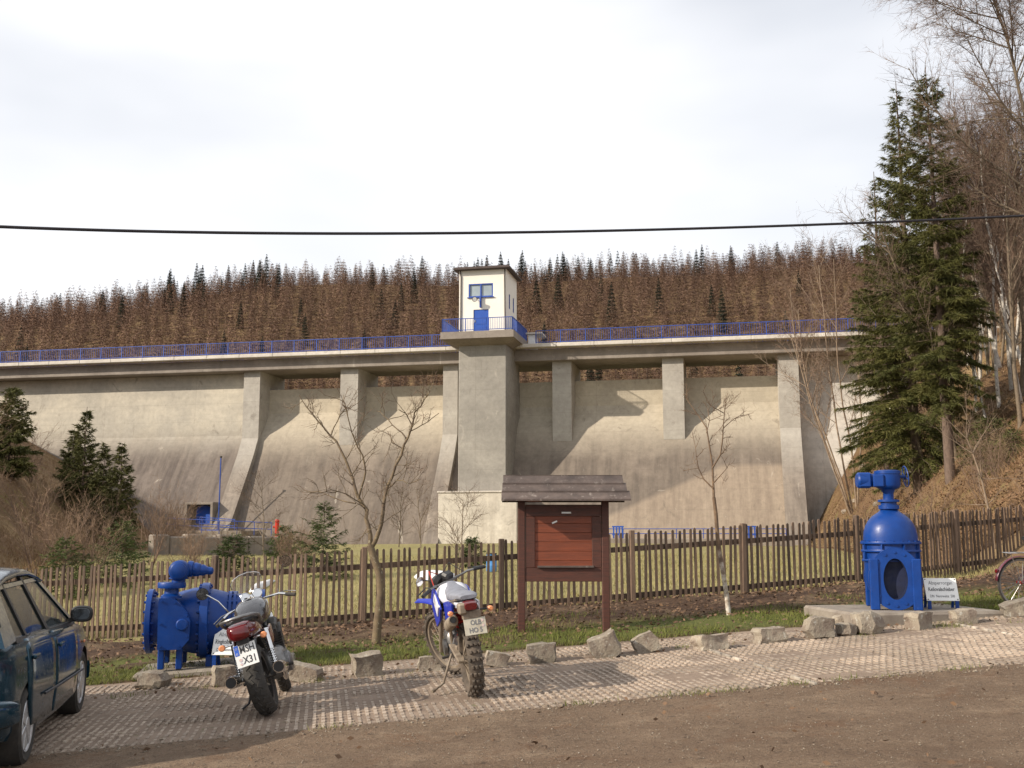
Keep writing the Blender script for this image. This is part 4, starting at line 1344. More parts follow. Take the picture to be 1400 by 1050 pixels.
# plinth below
def plinth(name, lab, c, sx, sy, h, rz):
    o = MB().box((0, 0, h / 2 - .1), (sx, sy, h + .2), ch=.03).build(name, M_['plinth'], label=lab, cat='plinth')
    o.location = c; o.rotation_euler = (0, 0, rz); return o
pp0 = gp(1137, 842)
plinth('concrete_plinth', 'low concrete plinth under the upright blue valve', (va.location.x + .10, va.location.y + .0, va.location.z - .135), 2.1, 1.5, .135, TH)

# ------------------------------------------------------------ horizontal ring piston valve
hb = gp(222, 914, .10)
hv = thing('piston_valve', 'horizontal blue ring piston valve with gearbox and electric drive on plinth', 'valve', ((hb.x + .13) * (hb.y + .38) / hb.y, hb.y + .38, hb.z), (0, 0, TH + R(2))); hv.scale = (.93, .93, .93)
sh = (hb.y + .35) / F
AX = .56                                           # height of the pipe axis
Mx = Matrix.Translation((-.18, 0, AX)) @ Matrix.Rotation(R(90), 4, 'Y')   # local z of lathe -> x
def hx(px): return (px - 222) * sh - .02
Mxs = Mx @ Matrix.Diagonal((1, 1, .84, 1))
b = MB(); b.lathe([(.30, .0), (.31, .02), (.335, .12), (.36, .22), (.42, .48), (.43, .60)], Mxs, 44)
b.build('body', B, hv)
b = MB(); b.lathe([(.30, .60), (.47, .60), (.485, .61), (.485, .72), (.47, .73), (.30, .73)], Mxs, 48); mf = b.build('main_flange', B, hv)
bt = MB()
for k in range(20):
    w_ = 2 * math.pi * k / 20
    bt.lathe([(.018, -.02), (.018, .17), (0, .17)], Mxs @ Matrix.Translation((.45 * math.cos(w_), .45 * math.sin(w_), .58)), 6)
bt.build('bolt_ring', B, mf, angle=None, kind='stuff')
b = MB(); b.lathe([(.405, .73), (.40, .80), (.36, .98), (.345, 1.02)], Mxs, 44); b.build('outlet_cone', B, hv)
b = MB(); b.lathe([(.25, 1.02), (.37, 1.02), (.37, 1.06), (.34, 1.06), (.34, 1.09), (.37, 1.09), (.37, 1.13), (.25, 1.13)], Mxs, 44); jf = b.build('joint_flange', B, hv)
bt = MB()
for k in range(16):
    w_ = 2 * math.pi * k / 16
    bt.lathe([(.014, 1.0), (.014, 1.15), (0, 1.15)], Mxs @ Matrix.Translation((.355 * math.cos(w_), .355 * math.sin(w_), 0)), 6)
bt.build('bolt_ring', B, jf, angle=None, kind='stuff')
b = MB(); b.lathe([(.34, 1.13), (.33, 1.3), (.30, 1.46), (.30, 1.5), (.39, 1.5), (.39, 1.56), (.26, 1.56), (.25, 1.40)], Mxs, 44); b.build('outlet', B, hv)
b = MB(); b.lathe([(.25, .10), (.25, -.16), (.40, -.165), (.41, -.16), (.41, -.10), (.40, -.095), (.30, -.09), (.30, .02)], Mx, 48); lfz = b.build('inlet_flange', B, hv)
bt = MB()
for k in range(16):
    w_ = 2 * math.pi * k / 16
    bt.lathe([(.017, -.19), (.017, -.06), (0, -.06)], Mx @ Matrix.Translation((.36 * math.cos(w_), .36 * math.sin(w_), 0)), 6)
bt.build('bolt_ring', B, lfz, angle=None, kind='stuff')
# crank gear housing on the near side
Mg = Matrix.Rotation(R(90), 4, 'X')
g_ = MB(); g_.prism([(-.16, .24), (.12, .24), (.22, .36), (.23, .58), (.17, .72), (.04, .86), (-.02, .88), (-.16, .88), (-.17, .80)], .34, .52, Mg)
gear = g_.build('gear_housing', B, hv, angle=20)
MB().lathe([(.07, 0), (.075, .03), (.06, .05), (0, .052)], frame((.13, -.52, .55), (0, -1, 0)), 20).build('shaft_cover', B, gear)
bt = MB()
for (x_, z_) in ((-.13, .28), (.10, .28), (.19, .40), (.18, .66), (.03, .82), (-.13, .84), (-.14, .56)):
    bt.lathe([(.014, 0), (.014, .015), (0, .015)], frame((x_, -.52, z_), (0, -1, 0)), 6)
bt.build('bolt_ring', B, gear, angle=None, kind='stuff')
b = MB(); b.lathe([(.13, .87), (.13, .90), (.09, .93), (.085, .99), (.17, 1.0), (.175, 1.01), (.175, 1.06), (.17, 1.07), (.0, 1.075)], Matrix.Translation((-.03, -.36, 0)), 28)
ped = b.build('pedestal', B, hv)
b = MB(); b.lathe([(.085, 1.06), (.085, 1.11), (.12, 1.115), (.12, 1.13), (0, 1.13)], Matrix.Translation((.05, -.36, 0)), 24)
b.lathe([(0, -.15), (.08, -.15), (.115, -.13), (.13, -.10), (.13, .08), (.115, .11), (0, .12)], frame((.06, -.36, 1.22), (0, 1, 0)), 28)
dv = b.build('drive_head', B, hv)
b = MB(); b.lathe([(.10, 0), (.105, .02), (.10, .06), (.085, .07), (.09, .10), (.08, .15), (.07, .16), (.072, .20), (.05, .24), (.048, .30), (.03, .32), (0, .325)], frame((.16, -.36, 1.24), (1, -.05, -.10)), 20)
b.build('motor', B, dv)
MB().lathe([(.10, 0), (.10, .03), (.085, .04), (0, .04)], frame((.06, -.51, 1.22), (0, -1, 0)), 24).build('cover', B, dv)
for x_ in (-.12, .10):
    for y_ in (-.38, .30):
        MB().box((x_, y_, .12), (.075, .14, .26), ch=.01).build('foot', B, hv)
for y_ in (-.2, .2):
    MB().box((.48, y_, .06), (.13, .16, .16), ch=.02).build('foot', B, hv)
plinth('concrete_plinth', 'low concrete plinth under the horizontal blue valve', (hv.location.x + .50, hv.location.y + .16, hv.location.z - .08), 1.85, 1.05, .08, TH).rotation_euler = (0, -math.atan(GRADE), TH)

# ------------------------------------------------------------ enamel signs beside the valves
def sign(px, py, lab, lines, wpx, rz, lift, up=.07):
    p = gp(px, py, lift)
    w_ = wpx * p.y / F; h_ = w_ * .74
    sg = thing('sign', lab, 'sign', (p.x, p.y, p.z), (0, 0, rz))
    tilt = R(-22)
    Mt = Matrix.Translation((0, 0, up)) @ Matrix.Rotation(tilt, 4, 'X')
    MB().box((0, 0, h_ / 2), (w_, .012, h_), ch=.003, M=Mt).build('plate', M_['white'], sg, angle=None)
    for sx in (-1, 1):
        b = MB(); b.box((sx * w_ * .42, .012, h_ * .42), (.045, .012, h_ * 1.15), M=Mt)
        b.box((sx * w_ * .42, .0, up / 2 - .02), (.045, .02, up + .04))
        b.bar((sx * w_ * .42, .30 * h_ + .01, h_ * .86), (sx * w_ * .42, .62 * h_, -.03), .035, .012)
        b.build('leg', B, sg, angle=None)
    for sx in (-1, 1):
        for z_ in (.06, .94):
            MB().lathe([(.008, 0), (.008, .004), (0, .004)], Mt @ frame((sx * w_ * .45, -.006, h_ * z_), (0, -1, 0)), 8).build('screw', M_['darkmetal'], sg, angle=None)
    for (txt, z_, size, mat, sq, off) in lines:
        letter(sg, txt, size * h_, mat, Mt @ Matrix.Translation((0, -.0075, h_ * z_)) @ Matrix.Rotation(R(90), 4, 'X'), sq, offset=off)
    return sg
sign(1290, 829, 'white enamel sign reading Keilovalschieber beside the upright blue valve', [('Absperrorgan', .78, .22, M_['inkgrey'], .80, 0), ('Keilovalschieber', .50, .235, M_['ink'], .70, .0009), ('DN  Nennweite  500', .20, .17, M_['inkgrey'], .70, 0)], 43, TH - R(14), .125)
sign(313, 910, 'white enamel sign reading Ringkolbenschieber beside the horizontal blue valve', [('Absperrorgan', .78, .22, M_['inkgrey'], .80, 0), ('Ringkolbenschieber', .50, .23, M_['ink'], .66, .0009), ('DN  Nennweite  600', .20, .17, M_['inkgrey'], .70, 0)], 48, TH - R(12), .08, .12)
# ------------------------------------------------------------ wheels
def spoke_wheel(name, parent, loc, Rr, tw_, rim_mat, tyre_mat, n=28, rim_w=.03, hub_w=.10, hub_r=.035, knob=False, disc=0):
    """axle along local y, spoked rim with a tyre"""
    Ma = Matrix.Rotation(R(90), 4, 'X')
    rr = Rr - tw_ * (.75 if tw_ > .06 else 1.0)
    b = MB()
    b.lathe([(rr - .012, -rim_w / 2), (rr + .012, -rim_w / 2 - .004), (rr + .006, 0), (rr + .012, rim_w / 2 + .004), (rr - .012, rim_w / 2)], Ma, 40, closed=True)
    b.lathe([(.012, -hub_w / 2), (hub_r, -hub_w / 2), (hub_r * .6, -hub_w / 4), (hub_r * .6, hub_w / 4), (hub_r, hub_w / 2), (.012, hub_w / 2)], Ma, 16)
    for k in range(n):
        w = 2 * math.pi * k / n; s_ = 1 if k % 2 else -1
        w2 = w + (.32 if (k // 2) % 2 else -.32)
        b.tube([(hub_r * math.cos(w2), s_ * hub_w * .45, hub_r * math.sin(w2)), (rr * math.cos(w), 0, rr * math.sin(w))], .0026, 4, cap=False)
    wh = b.build(name, rim_mat, parent)
    wh.location = loc
    t = MB()
    hw_ = tw_ / 2
    t.lathe([(rr + .005, -rim_w / 2), (rr + .02, -hw_ * .92), (Rr - .03 if tw_ > .06 else Rr - hw_, -hw_), (Rr - .006, -hw_ * .55), (Rr, 0), (Rr - .006, hw_ * .55), (Rr - .03 if tw_ > .06 else Rr - hw_, hw_), (rr + .02, hw_ * .92), (rr + .005, rim_w / 2)], Ma, 48, closed=True)
    if knob:
        nk = 30
        for k in range(nk):
            w = 2 * math.pi * k / nk
            for j, yk in enumerate((-.82, -.28, .28, .82) if k % 2 else (-.55, 0, .55)):
                c = Matrix.Rotation(-w, 4, 'Y') @ Vector((0, yk * hw_, Rr + .003 - .014 * abs(yk) ** 2))
                t.box((0, 0, 0), (.030, hw_ * .36, .034), ch=.004, M=Matrix.Translation(c) @ Matrix.Rotation(-w, 4, 'Y') @ Matrix.Rotation(-yk * .55, 4, 'X'))
    t.build('tyre', tyre_mat, wh)
    if disc:
        d = MB()
        d.lathe([(disc * .62, -.003), (disc, -.003), (disc, .003), (disc * .62, .003)], Ma @ Matrix.Translation((0, 0, .07)), 30, closed=True)
        d.build('brake_disc', M_['alu'], wh)
    return wh

def cast_wheel(name, parent, loc, Rr, tw_, rim_r, rim_mat, nsp=5, disc=0, disc_y=.07, tread=True):
    Ma = Matrix.Rotation(R(90), 4, 'X')
    hw_ = tw_ / 2; rw = tw_ * .36
    b = MB()
    b.lathe([(rim_r - .02, -rw), (rim_r + .01, -rw - .006), (rim_r - .012, -rw * .5), (rim_r - .012, rw * .5), (rim_r + .01, rw + .006), (rim_r - .02, rw)], Ma, 40, closed=True)
    b.lathe([(.015, -.06), (.05, -.06), (.05, .06), (.015, .06)], Ma, 20)
    for k in range(nsp):
        w = 2 * math.pi * k / nsp
        b.bar((.035 * math.cos(w), 0, .035 * math.sin(w)), ((rim_r - .01) * math.cos(w), 0, (rim_r - .01) * math.sin(w)), .05, .03, ch=.006, up=(0, 1, 0))
    wh = b.build(name, rim_mat, parent); wh.location = loc
    t = MB()
    t.lathe([(rim_r, -rw), (rim_r + .02, -hw_ * .95), (Rr - hw_ * .62, -hw_), (Rr - hw_ * .28, -hw_ * .78), (Rr - .008, -hw_ * .4), (Rr, 0), (Rr - .008, hw_ * .4), (Rr - hw_ * .28, hw_ * .78), (Rr - hw_ * .62, hw_), (rim_r + .02, hw_ * .95), (rim_r, rw)], Ma, 56, closed=True)
    if tread:
        for k in range(26):
            w = 2 * math.pi * k / 26
            for sg in (-1, 1):
                c = Matrix.Rotation(-w - sg * .06, 4, 'Y') @ Vector((0, sg * hw_ * .45, Rr - .010))
                t.box((0, 0, 0), (.045, hw_ * .62, .012), M=Matrix.Translation(c) @ Matrix.Rotation(-w - sg * .06, 4, 'Y') @ Matrix.Rotation(-sg * .42, 4, 'X') @ Matrix.Rotation(sg * .5, 4, 'Z'))
    t.build('tyre', M_['rubber'], wh)
    if disc:
        for sg in ((-1, 1) if disc_y > 0 else (-1,)):
            d = MB(); d.lathe([(disc * .6, -.003), (disc, -.003), (disc, .003), (disc * .6, .003)], Ma @ Matrix.Translation((0, 0, sg * abs(disc_y))), 32, closed=True)
            d.build('brake_disc', M_['alu'], wh)
    return wh

def plate(parent, M, w_, h_, mat, rows, sealpos, eu=None, ink=None):
    b = MB(); b.box((0, 0, 0), (.006, w_, h_), ch=.002, M=M)
    p = b.build('number_plate', mat, parent, angle=None)
    face_ = M @ Matrix.Translation((-.0045, 0, 0)) @ Matrix(((0, 0, -1, 0), (-1, 0, 0, 0), (0, 1, 0, 0), (0, 0, 0, 1)))
    # face frame: local x to the reader's right, y up, z to the reader
    for txt, x_, y_, size, sq in rows:
        letter(p, txt, size, ink or M_['ink'], face_ @ Matrix.Translation((x_, y_, 0)), sq, offset=.0012)
    if eu:
        MB().box((0, 0, 0), (eu[0], eu[1], .001), M=face_ @ Matrix.Translation((eu[2], eu[3], .0006))).build('euro_band', M_['euroblue'], p, angle=None)
        letter(p, 'D', .022, M_['plate'], face_ @ Matrix.Translation((eu[2], eu[3] - eu[1] * .32, .0014)))
        st_ = MB()
        for k in range(12):
            w = 2 * math.pi * k / 12
            st_.lathe([(.0018, 0), (0, .001)], face_ @ Matrix.Translation((eu[2] + .008 * math.cos(w), eu[3] + eu[1] * .2 + .008 * math.sin(w), .0012)), 5)
        st_.build('star_ring', M_['gold'], p, angle=None, kind='stuff')
    for (x_, y_, r_) in sealpos:
        MB().lathe([(r_, 0), (r_, .0012), (0, .0014)], face_ @ Matrix.Translation((x_, y_, 0)), 16).build('seal', M_['seal'], p, angle=None)
    return p

# ------------------------------------------------------------ road motorcycle, seen from behind, on its side stand
m1 = gp(366, 978)
LEAN1 = R(18.5)
mc = thing('motorcycle', 'dark road motorcycle with red tail light and plate MSH X31, leaning on its stand', 'motorcycle', (m1.x, m1.y + .10, m1.z), (-LEAN1, -.0, math.atan2(V.y, V.x) - R(3.5)))
RW, FW = .315, .30
cast_wheel('rear_wheel', mc, (0, 0, RW), RW, .175, .215, M_['darkmetal'], 5, .13, -.08)
swing = MB()
for sg in (-1, 1): swing.bar((0, sg * .115, RW), (.52, sg * .10, .36), .05, .035, ch=.008)
swing.tube([(0, -.15, RW), (0, .15, RW)], .014, 10)
swing.build('swingarm', M_['darkmetal'], mc)
eng = MB()
eng.loft([(.48, 0, .36, .12, .10, 4), (.52, 0, .37, .20, .15, 4), (.80, 0, .36, .21, .16, 4), (.88, 0, .36, .14, .11, 4)], 20)
eng.lathe([(.10, 0), (.10, .03), (.08, .045), (0, .05)], frame((.62, -.20, .34), (0, -1, 0)), 20)
eng.lathe([(.11, 0), (.11, .03), (.09, .045), (0, .05)], frame((.70, .20, .34), (0, 1, 0)), 20)
engine = eng.build('engine', M_['alu'], mc)
cyl = MB()
for k in range(9): cyl.box((.78 + .012 * k, 0, .48 + .022 * k), (.22, .40, .010), rot=(0, R(-22), 0))
cyl.box((.83, 0, .58), (.16, .34, .24), rot=(0, R(-22), 0)); cyl.box((.88, 0, .71), (.20, .36, .07), rot=(0, R(-22), 0), ch=.02)
cyl.build('cylinder_block', M_['darkmetal'], engine)
# shocks, chrome with springs
for sg in (-1, 1):
    s_ = MB(); a, b_ = Vector((.02, sg * .165, RW + .03)), Vector((.14, sg * .15, .72))
    s_.tube([a, a.lerp(b_, .55)], .016, 10); s_.tube([a.lerp(b_, .5), b_], .030, 12)
    s_.tube([a.lerp(b_, .97), b_], .036, 10)
    pts = []
    for k in range(85):
        w = k / 84 * 2 * math.pi * 8; c = a.lerp(b_, .12 + .45 * k / 84)
        pts.append(c + Vector((math.cos(w) * .028, math.sin(w) * .028, 0)))
    s_.tube(pts, .0055, 5)
    s_.build('shock_absorber', M_['chrome'], mc)
    mu = MB()
    mu.loft([(-.20, sg * .215, .385, .052, .052, 2), (-.17, sg * .215, .383, .056, .056, 2), (.22, sg * .20, .345, .056, .056, 2), (.34, sg * .18, .33, .03, .03, 2), (.60, sg * .15, .20, .024, .024, 2), (.9, sg * .12, .18, .022, .022, 2), (1.02, sg * .11, .30, .022, .022, 2), (.98, sg * .11, .55, .022, .022, 2)], 20)
    mfl = mu.build('exhaust', M_['chrome'], mc)
    MB().lathe([(.0, .04), (.040, .04), (.042, .0), (.046, -.002)], frame((-.203, sg * .215, .385), (1, 0, 0)), 20).build('outlet', M_['black'], mfl)
# tank, seat, tail
tk = MB(); tk.loft([(.40, 0, .80, .08, .05, 2.4), (.46, 0, .82, .12, .09, 2.6), (.60, 0, .86, .155, .13, 2.8), (.78, 0, .88, .165, .14, 2.8), (.92, 0, .88, .14, .12, 2.6), (1.00, 0, .87, .08, .06, 2.4)], 24)
tank = tk.build('tank', M_['tankgrey'], mc)
MB().lathe([(.035, 0), (.035, .012), (0, .014)], Matrix.Translation((.74, 0, 1.02)), 16).build('filler_cap', M_['chrome'], tank)
se = MB(); se.loft([(-.26, 0, .87, .06, .025, 2.6), (-.20, 0, .865, .12, .045, 2.8), (.05, 0, .85, .145, .055, 3), (.25, 0, .80, .15, .05, 3), (.44, 0, .80, .10, .045, 3)], 20)
se.build('seat', M_['black'], mc)
tl = MB(); tl.loft([(-.34, 0, .79, .085, .055, 2.8), (-.30, 0, .79, .115, .078, 3), (-.10, 0, .78, .135, .08, 3), (.20, 0, .74, .13, .08, 3), (.40, 0, .70, .10, .06, 3)], 20)
tail = tl.build('tail_cowl', M_['maroon'], mc)
tlm = MB(); tlm.loft([(-.385, 0, .775, .055, .040, 2.6), (-.372, 0, .777, .085, .058, 2.8), (-.335, 0, .79, .092, .062, 3)], 20)
tlm.build('tail_light', M_['redlens'], tail)
gr = MB(); gr.tube([(.02, .155, .84), (-.10, .165, .875), (-.26, .145, .90), (-.345, .08, .91), (-.36, 0, .912), (-.345, -.08, .91), (-.26, -.145, .90), (-.10, -.165, .875), (.02, -.155, .84)], .015, 10)
gr.build('grab_rail', M_['alu'], mc)
fd = MB(); rows = []
for k in range(10):
    w = R(48 + k * 10.5); rr = RW + .075
    rows.append([(-rr * math.cos(w) * .95, y_, RW + rr * math.sin(w) - (.02 if abs(y_) > .07 else 0)) for y_ in (-.085, -.06, 0, .06, .085)])
fd.grid(rows); rfen = fd.build('rear_fender', M_['black'], mc, recalc=False)
sd = rfen.modifiers.new('thick', 'SOLIDIFY'); sd.thickness = .006
Mp = Matrix.Translation((-.335, 0, .585)) @ Matrix.Rotation(R(16), 4, 'Y')
plate(mc, Mp, .19, .20, M_['plate'], [('MSH', .018, .048, .088, .78), ('X31', .024, -.048, .088, .80)], [(-.055, -.035, .015), (-.055, -.070, .012)], (.038, .09, -.073, .053))
bk = MB(); bk.box((-.315, 0, .60), (.02, .12, .20), rot=(0, R(16), 0)); bk.box((-.29, 0, .70), (.08, .10, .05)); bk.build('plate_bracket', M_['black'], mc, angle=None)
for sg in (-1, 1):
    i_ = MB(); i_.tube([(-.27, sg * .09, .70), (-.28, sg * .165, .70)], .009, 8)
    io = i_.build('indicator', M_['chrome'], mc)
    MB().loft([(-.325, sg * .185, .70, .020, .020, 2), (-.315, sg * .185, .70, .030, .028, 2), (-.28, sg * .185, .70, .028, .026, 2), (-.26, sg * .185, .70, .012, .012, 2)], 14).build('lens', M_['orangelens'], io)
for sg in (-1, 1):
    fr = MB(); fr.tube([(.10, sg * .12, .72), (.45, sg * .12, .70), (.60, sg * .13, .45), (.55, sg * .12, .28)], .016, 8); fr.tube([(.45, sg * .12, .72), (.9, sg * .07, .84), (1.08, sg * .03, .86)], .018, 8); fr.build('frame_tube', M_['black'], mc)
    MB().tube([(.44, sg * .16, .33), (.42, sg * .27, .32)], .014, 8).build('foot_peg', M_['rubber'], mc)
    MB().loft([(.30, sg * .14, .63, .015, .06, 3), (.36, sg * .15, .64, .02, .08, 3), (.52, sg * .15, .66, .02, .08, 3), (.58, sg * .14, .67, .015, .06, 3)], 12).build('side_panel', M_['maroon'], mc)
# front end
STEER1 = R(8)
fe_M = Matrix.Translation((1.10, 0, .86)) @ Matrix.Rotation(R(-26), 4, 'Y') @ Matrix.Rotation(STEER1, 4, 'Z')
fx = fe_M.inverted()
def fork_part(name, mb, mat, par=None):
    o = mb.build(name, mat, par or mc)
    o.matrix_local = fe_M
    return o
fw = cast_wheel('front_wheel', mc, (0, 0, 0), FW, .12, .215, M_['darkmetal'], 5, .15, .07)
fw.matrix_local = fe_M @ Matrix.Translation((.05, 0, -.66))
b = MB()
for sg in (-1, 1):
    b.tube([(.03, sg * .10, .10), (.03, sg * .10, -.30)], .020, 10); b.tube([(.03, sg * .10, -.28), (.04, sg * .10, -.68)], .028, 10)
b.box((.01, 0, .06), (.10, .26, .03), ch=.01); b.box((.01, 0, -.10), (.10, .26, .03), ch=.01)
fork_part('fork', b, M_['chrome'])
b = MB(); rows = []
for k in range(9):
    w = R(20 + k * 16); rr = FW + .03
    rows.append([(.05 - rr * math.cos(w), y_, -.66 + rr * math.sin(w) - (.012 if abs(y_) > .05 else 0)) for y_ in (-.07, -.045, 0, .045, .07)])
b.grid(rows); fork_part('front_fender', b, M_['tankgrey'])
b = MB(); b.tube([(-.20, .37, .14), (-.12, .26, .16), (-.01, .12, .12), (0, 0, .105), (-.01, -.12, .12), (-.12, -.26, .16), (-.20, -.37, .14)], .012, 10); hb1 = fork_part('handlebar', b, M_['chrome'])
for sg in (-1, 1):
    g = MB(); g.tube([(-.165, sg * .315, .147), (-.225, sg * .40, .135)], .018, 10); g.build('grip', M_['rubber'], hb1)
    l_ = MB(); l_.tube([(-.10, sg * .26, .155), (-.10, sg * .33, .15), (-.17, sg * .42, .14)], .006, 6); l_.build('lever', M_['alu'], hb1)
    mr = MB(); mr.tube([(-.11, sg * .25, .16), (-.06, sg * .31, .30), (-.07, sg * .39, .42)], .0065, 8)
    mo_ = mr.build('mirror', M_['chrome'], hb1)
    h_ = MB(); h_.lathe([(0, -.035), (.035, -.03), (.055, -.01), (.060, .0)], frame((-.07, sg * .42, .44), (-1, sg * -.15, .25)), 20); h_.build('housing', M_['black'], mo_)
    h_ = MB(); h_.lathe([(.056, .002), (0, .002)], frame((-.07, sg * .42, .44), (-1, sg * -.15, .25)), 20); h_.build('mirror_glass', M_['chrome'], mo_)
for sg in (-1, 1):
    c = MB(); c.lathe([(0, -.07), (.042, -.065), (.05, -.02), (.05, .008), (.044, .012), (.042, .004)], frame((.03, sg * .062, .18), (-.82, 0, .55)), 24)
    co_ = fork_part('clock', c, M_['chrome'])
    d_ = MB(); d_.lathe([(.042, .003), (0, .003)], frame((.03, sg * .062, .18), (-.82, 0, .55)), 24)
    d_.build('dial', M_['black'], co_)
b = MB(); b.lathe([(0, -.10), (.06, -.09), (.09, -.03), (.095, .06), (.10, .07)], frame((.12, 0, .02), (1, 0, -.3)), 24); hl = fork_part('headlight', b, M_['chrome'])
MB().lathe([(.094, .065), (0, .085)], frame((.12, 0, .02), (1, 0, -.3)), 24).build('lens', M_['clearglass'], hl)
b = MB(); rows = []
for i in range(9):
    v_ = i / 8
    wv = .155 * math.sin(R(40 + 100 * v_)) ** .6 * (1 if v_ < .75 else math.sqrt(max(0, 1 - ((v_ - .75) / .27) ** 2)))
    rows.append([(.14 - .10 * v_ - .05 * (j / 6 - 1) ** 2, wv * (j / 6 - 1), .20 + .25 * v_) for j in range(13)])
b.grid(rows); wsd = fork_part('windscreen', b, M_['clearglass'])
rim_ = MB(); rim_.tube([r_[0] for r_ in rows[3:]] + [r_[-1] for r_ in rows[:2:-1]], .005, 6); rim_.build('rim', M_['chrome'], wsd)
ss = MB(); ss.tube([(.50, .14, .26), (.42, .22, .10), (.36, .285, .075)], .011, 8); ss.tube([(.36, .285, .075), (.345, .33, .07)], .010, 6); ss.build('side_stand', M_['black'], mc)

# ------------------------------------------------------------ enduro motorcycle, white and blue, knobbly tyres
m2 = gp(649, 953)
eb = thing('dirt_bike', 'muddy blue and white dirt bike with knobbly tyres and small plate, bars turned left', 'motorcycle', (m2.x, m2.y + .11, m2.z), (-R(7.5), 0, math.atan2(V.y, V.x) + R(1.5)))
RW2, FW2 = .335, .355
spoke_wheel('rear_wheel', eb, (0, 0, RW2 - .005), RW2 - .012, .135, M_['dirtymetal'], M_['muddy'], 32, .05, .14, .05, True, .11)
b = MB()
for sg in (-1, 1): b.bar((-.04, sg * .095, RW2 - .01), (.56, sg * .085, .42), .065, .03, ch=.008)
b.tube([(0, -.13, RW2 - .005), (0, .13, RW2 - .005)], .013, 8); b.box((.34, 0, .40), (.08, .17, .06), ch=.01)
b.build('swingarm', M_['dirtymetal'], eb)
b = MB(); b.loft([(.50, 0, .42, .07, .09, 3.5), (.56, 0, .42, .13, .14, 3.5), (.80, 0, .42, .13, .15, 3.5), (.88, 0, .44, .08, .10, 3)], 18)
b.box((.78, 0, .64), (.15, .16, .26), rot=(0, R(-10), 0), ch=.02)
b.lathe([(.08, 0), (.08, .03), (0, .04)], frame((.62, .13, .40), (0, 1, 0)), 16); b.lathe([(.09, 0), (.09, .03), (0, .04)], frame((.66, -.13, .40), (0, -1, 0)), 16)
b.build('engine', M_['alu'], eb)
b = MB(); b.tube([(.30, 0, .42), (.42, 0, .78)], .035, 10)
for k in range(7): b.torus(.045, .009, Matrix.Translation((.31 + .012 * k, 0, .46 + .036 * k)) @ Matrix.Rotation(R(18), 4, 'Y'), 16, 6)
b.build('shock_absorber', M_['red'], eb)
b = MB()
for sg in (-1, 1):
    b.tube([(.54, sg * .08, .42), (.46, sg * .10, .66), (.52, sg * .09, .84), (.98, sg * .04, .98)], .018, 8)
    b.tube([(.98, sg * .03, .96), (.92, sg * .06, .60), (.82, sg * .08, .30), (.56, sg * .08, .30)], .017, 8)
    b.tube([(-.16, sg * .09, .90), (.20, sg * .10, .86), (.46, sg * .10, .80)], .012, 8); b.tube([(.0, sg * .10, .86), (.46, sg * .10, .64)], .011, 8)
b.build('frame', M_['dirtymetal'], eb)
b = MB(); b.loft([(-.32, 0, .925, .075, .018, 2.6), (-.25, 0, .93, .095, .030, 3), (0, 0, .915, .115, .045, 3), (.30, 0, .90, .12, .045, 3), (.56, 0, .935, .095, .045, 3), (.74, 0, .985, .06, .035, 2.6)], 20)
b.build('seat', M_['mseat'], eb)
b = MB(); b.loft([(.44, 0, .86, .06, .06, 2.6), (.52, 0, .88, .13, .09, 2.6), (.70, 0, .90, .165, .11, 2.4), (.86, 0, .90, .14, .10, 2.4), (.95, 0, .90, .06, .06, 2.4)], 20)
b.build('tank', M_['mwhite'], eb)
for sg in (-1, 1):
    b = MB(); b.prism([(.46, .78), (.58, .66), (.86, .58), (1.06, .74), (1.08, .86), (.90, .96), (.70, .94)], .0, .018, Matrix.Translation((0, sg * .165 + .009, 0)) @ Matrix.Rotation(R(90), 4, 'X') @ Matrix.Rotation(R(0), 4, 'Y'))
    b.build('tank_shroud', M_['mblue'], eb)
    b = MB(); b.prism([(-.05, .70), (.12, .62), (.42, .66), (.46, .84), (.20, .87), (-.10, .86)], .0, .018, Matrix.Translation((0, sg * .125 + .009, 0)) @ Matrix.Rotation(R(90), 4, 'X'))
    b.build('side_panel', M_['mblue'] if sg > 0 else M_['mwhite'], eb)
    b = MB(); b.prism([(.48, .80), (.62, .70), (.80, .84), (.72, .92)], .0, .02, Matrix.Translation((0, sg * .178 + .01, 0)) @ Matrix.Rotation(R(90), 4, 'X')); b.build('decal_panel', M_['mwhite'], eb)
# rear fender and tail
b = MB(); rows = []
for k in range(9):
    x_ = .20 - .072 * k; z_ = .86 + .035 * math.sin(k / 8 * 2.2) - .004 * k
    hw_ = .115 - .004 * k
    rows.append([(x_, -hw_, z_ - .05), (x_, -hw_ * .9, z_ - .005), (x_, 0, z_ + .012), (x_, hw_ * .9, z_ - .005), (x_, hw_, z_ - .05)])
b.grid(rows); rf2 = b.build('rear_fender', M_['mwhite'], eb, recalc=False)
sd = rf2.modifiers.new('thick', 'SOLIDIFY'); sd.thickness = .006
b = MB(); b.loft([(-.42, 0, .845, .052, .030, 4), (-.40, 0, .85, .062, .036, 4), (-.32, 0, .86, .066, .036, 4)], 16); b.build('tail_light', M_['redlens'], eb)
b = MB(); b.box((-.34, .075, .83), (.13, .075, .10), ch=.015); b.box((-.36, .0, .77), (.05, .17, .08), ch=.01); b.build('light_bracket', M_['dirtymetal'], eb)
for sg in (-1, 1):
    b = MB(); b.tube([(-.30, sg * .07, .80), (-.32, sg * .155, .80)], .008, 8); io = b.build('indicator', M_['black'], eb)
    MB().loft([(-.365, sg * .185, .80, .014, .014, 2), (-.355, sg * .185, .80, .026, .024, 2), (-.31, sg * .182, .80, .024, .022, 2), (-.29, sg * .18, .80, .010, .010, 2)], 14).build('lens', M_['orangelens'], io)
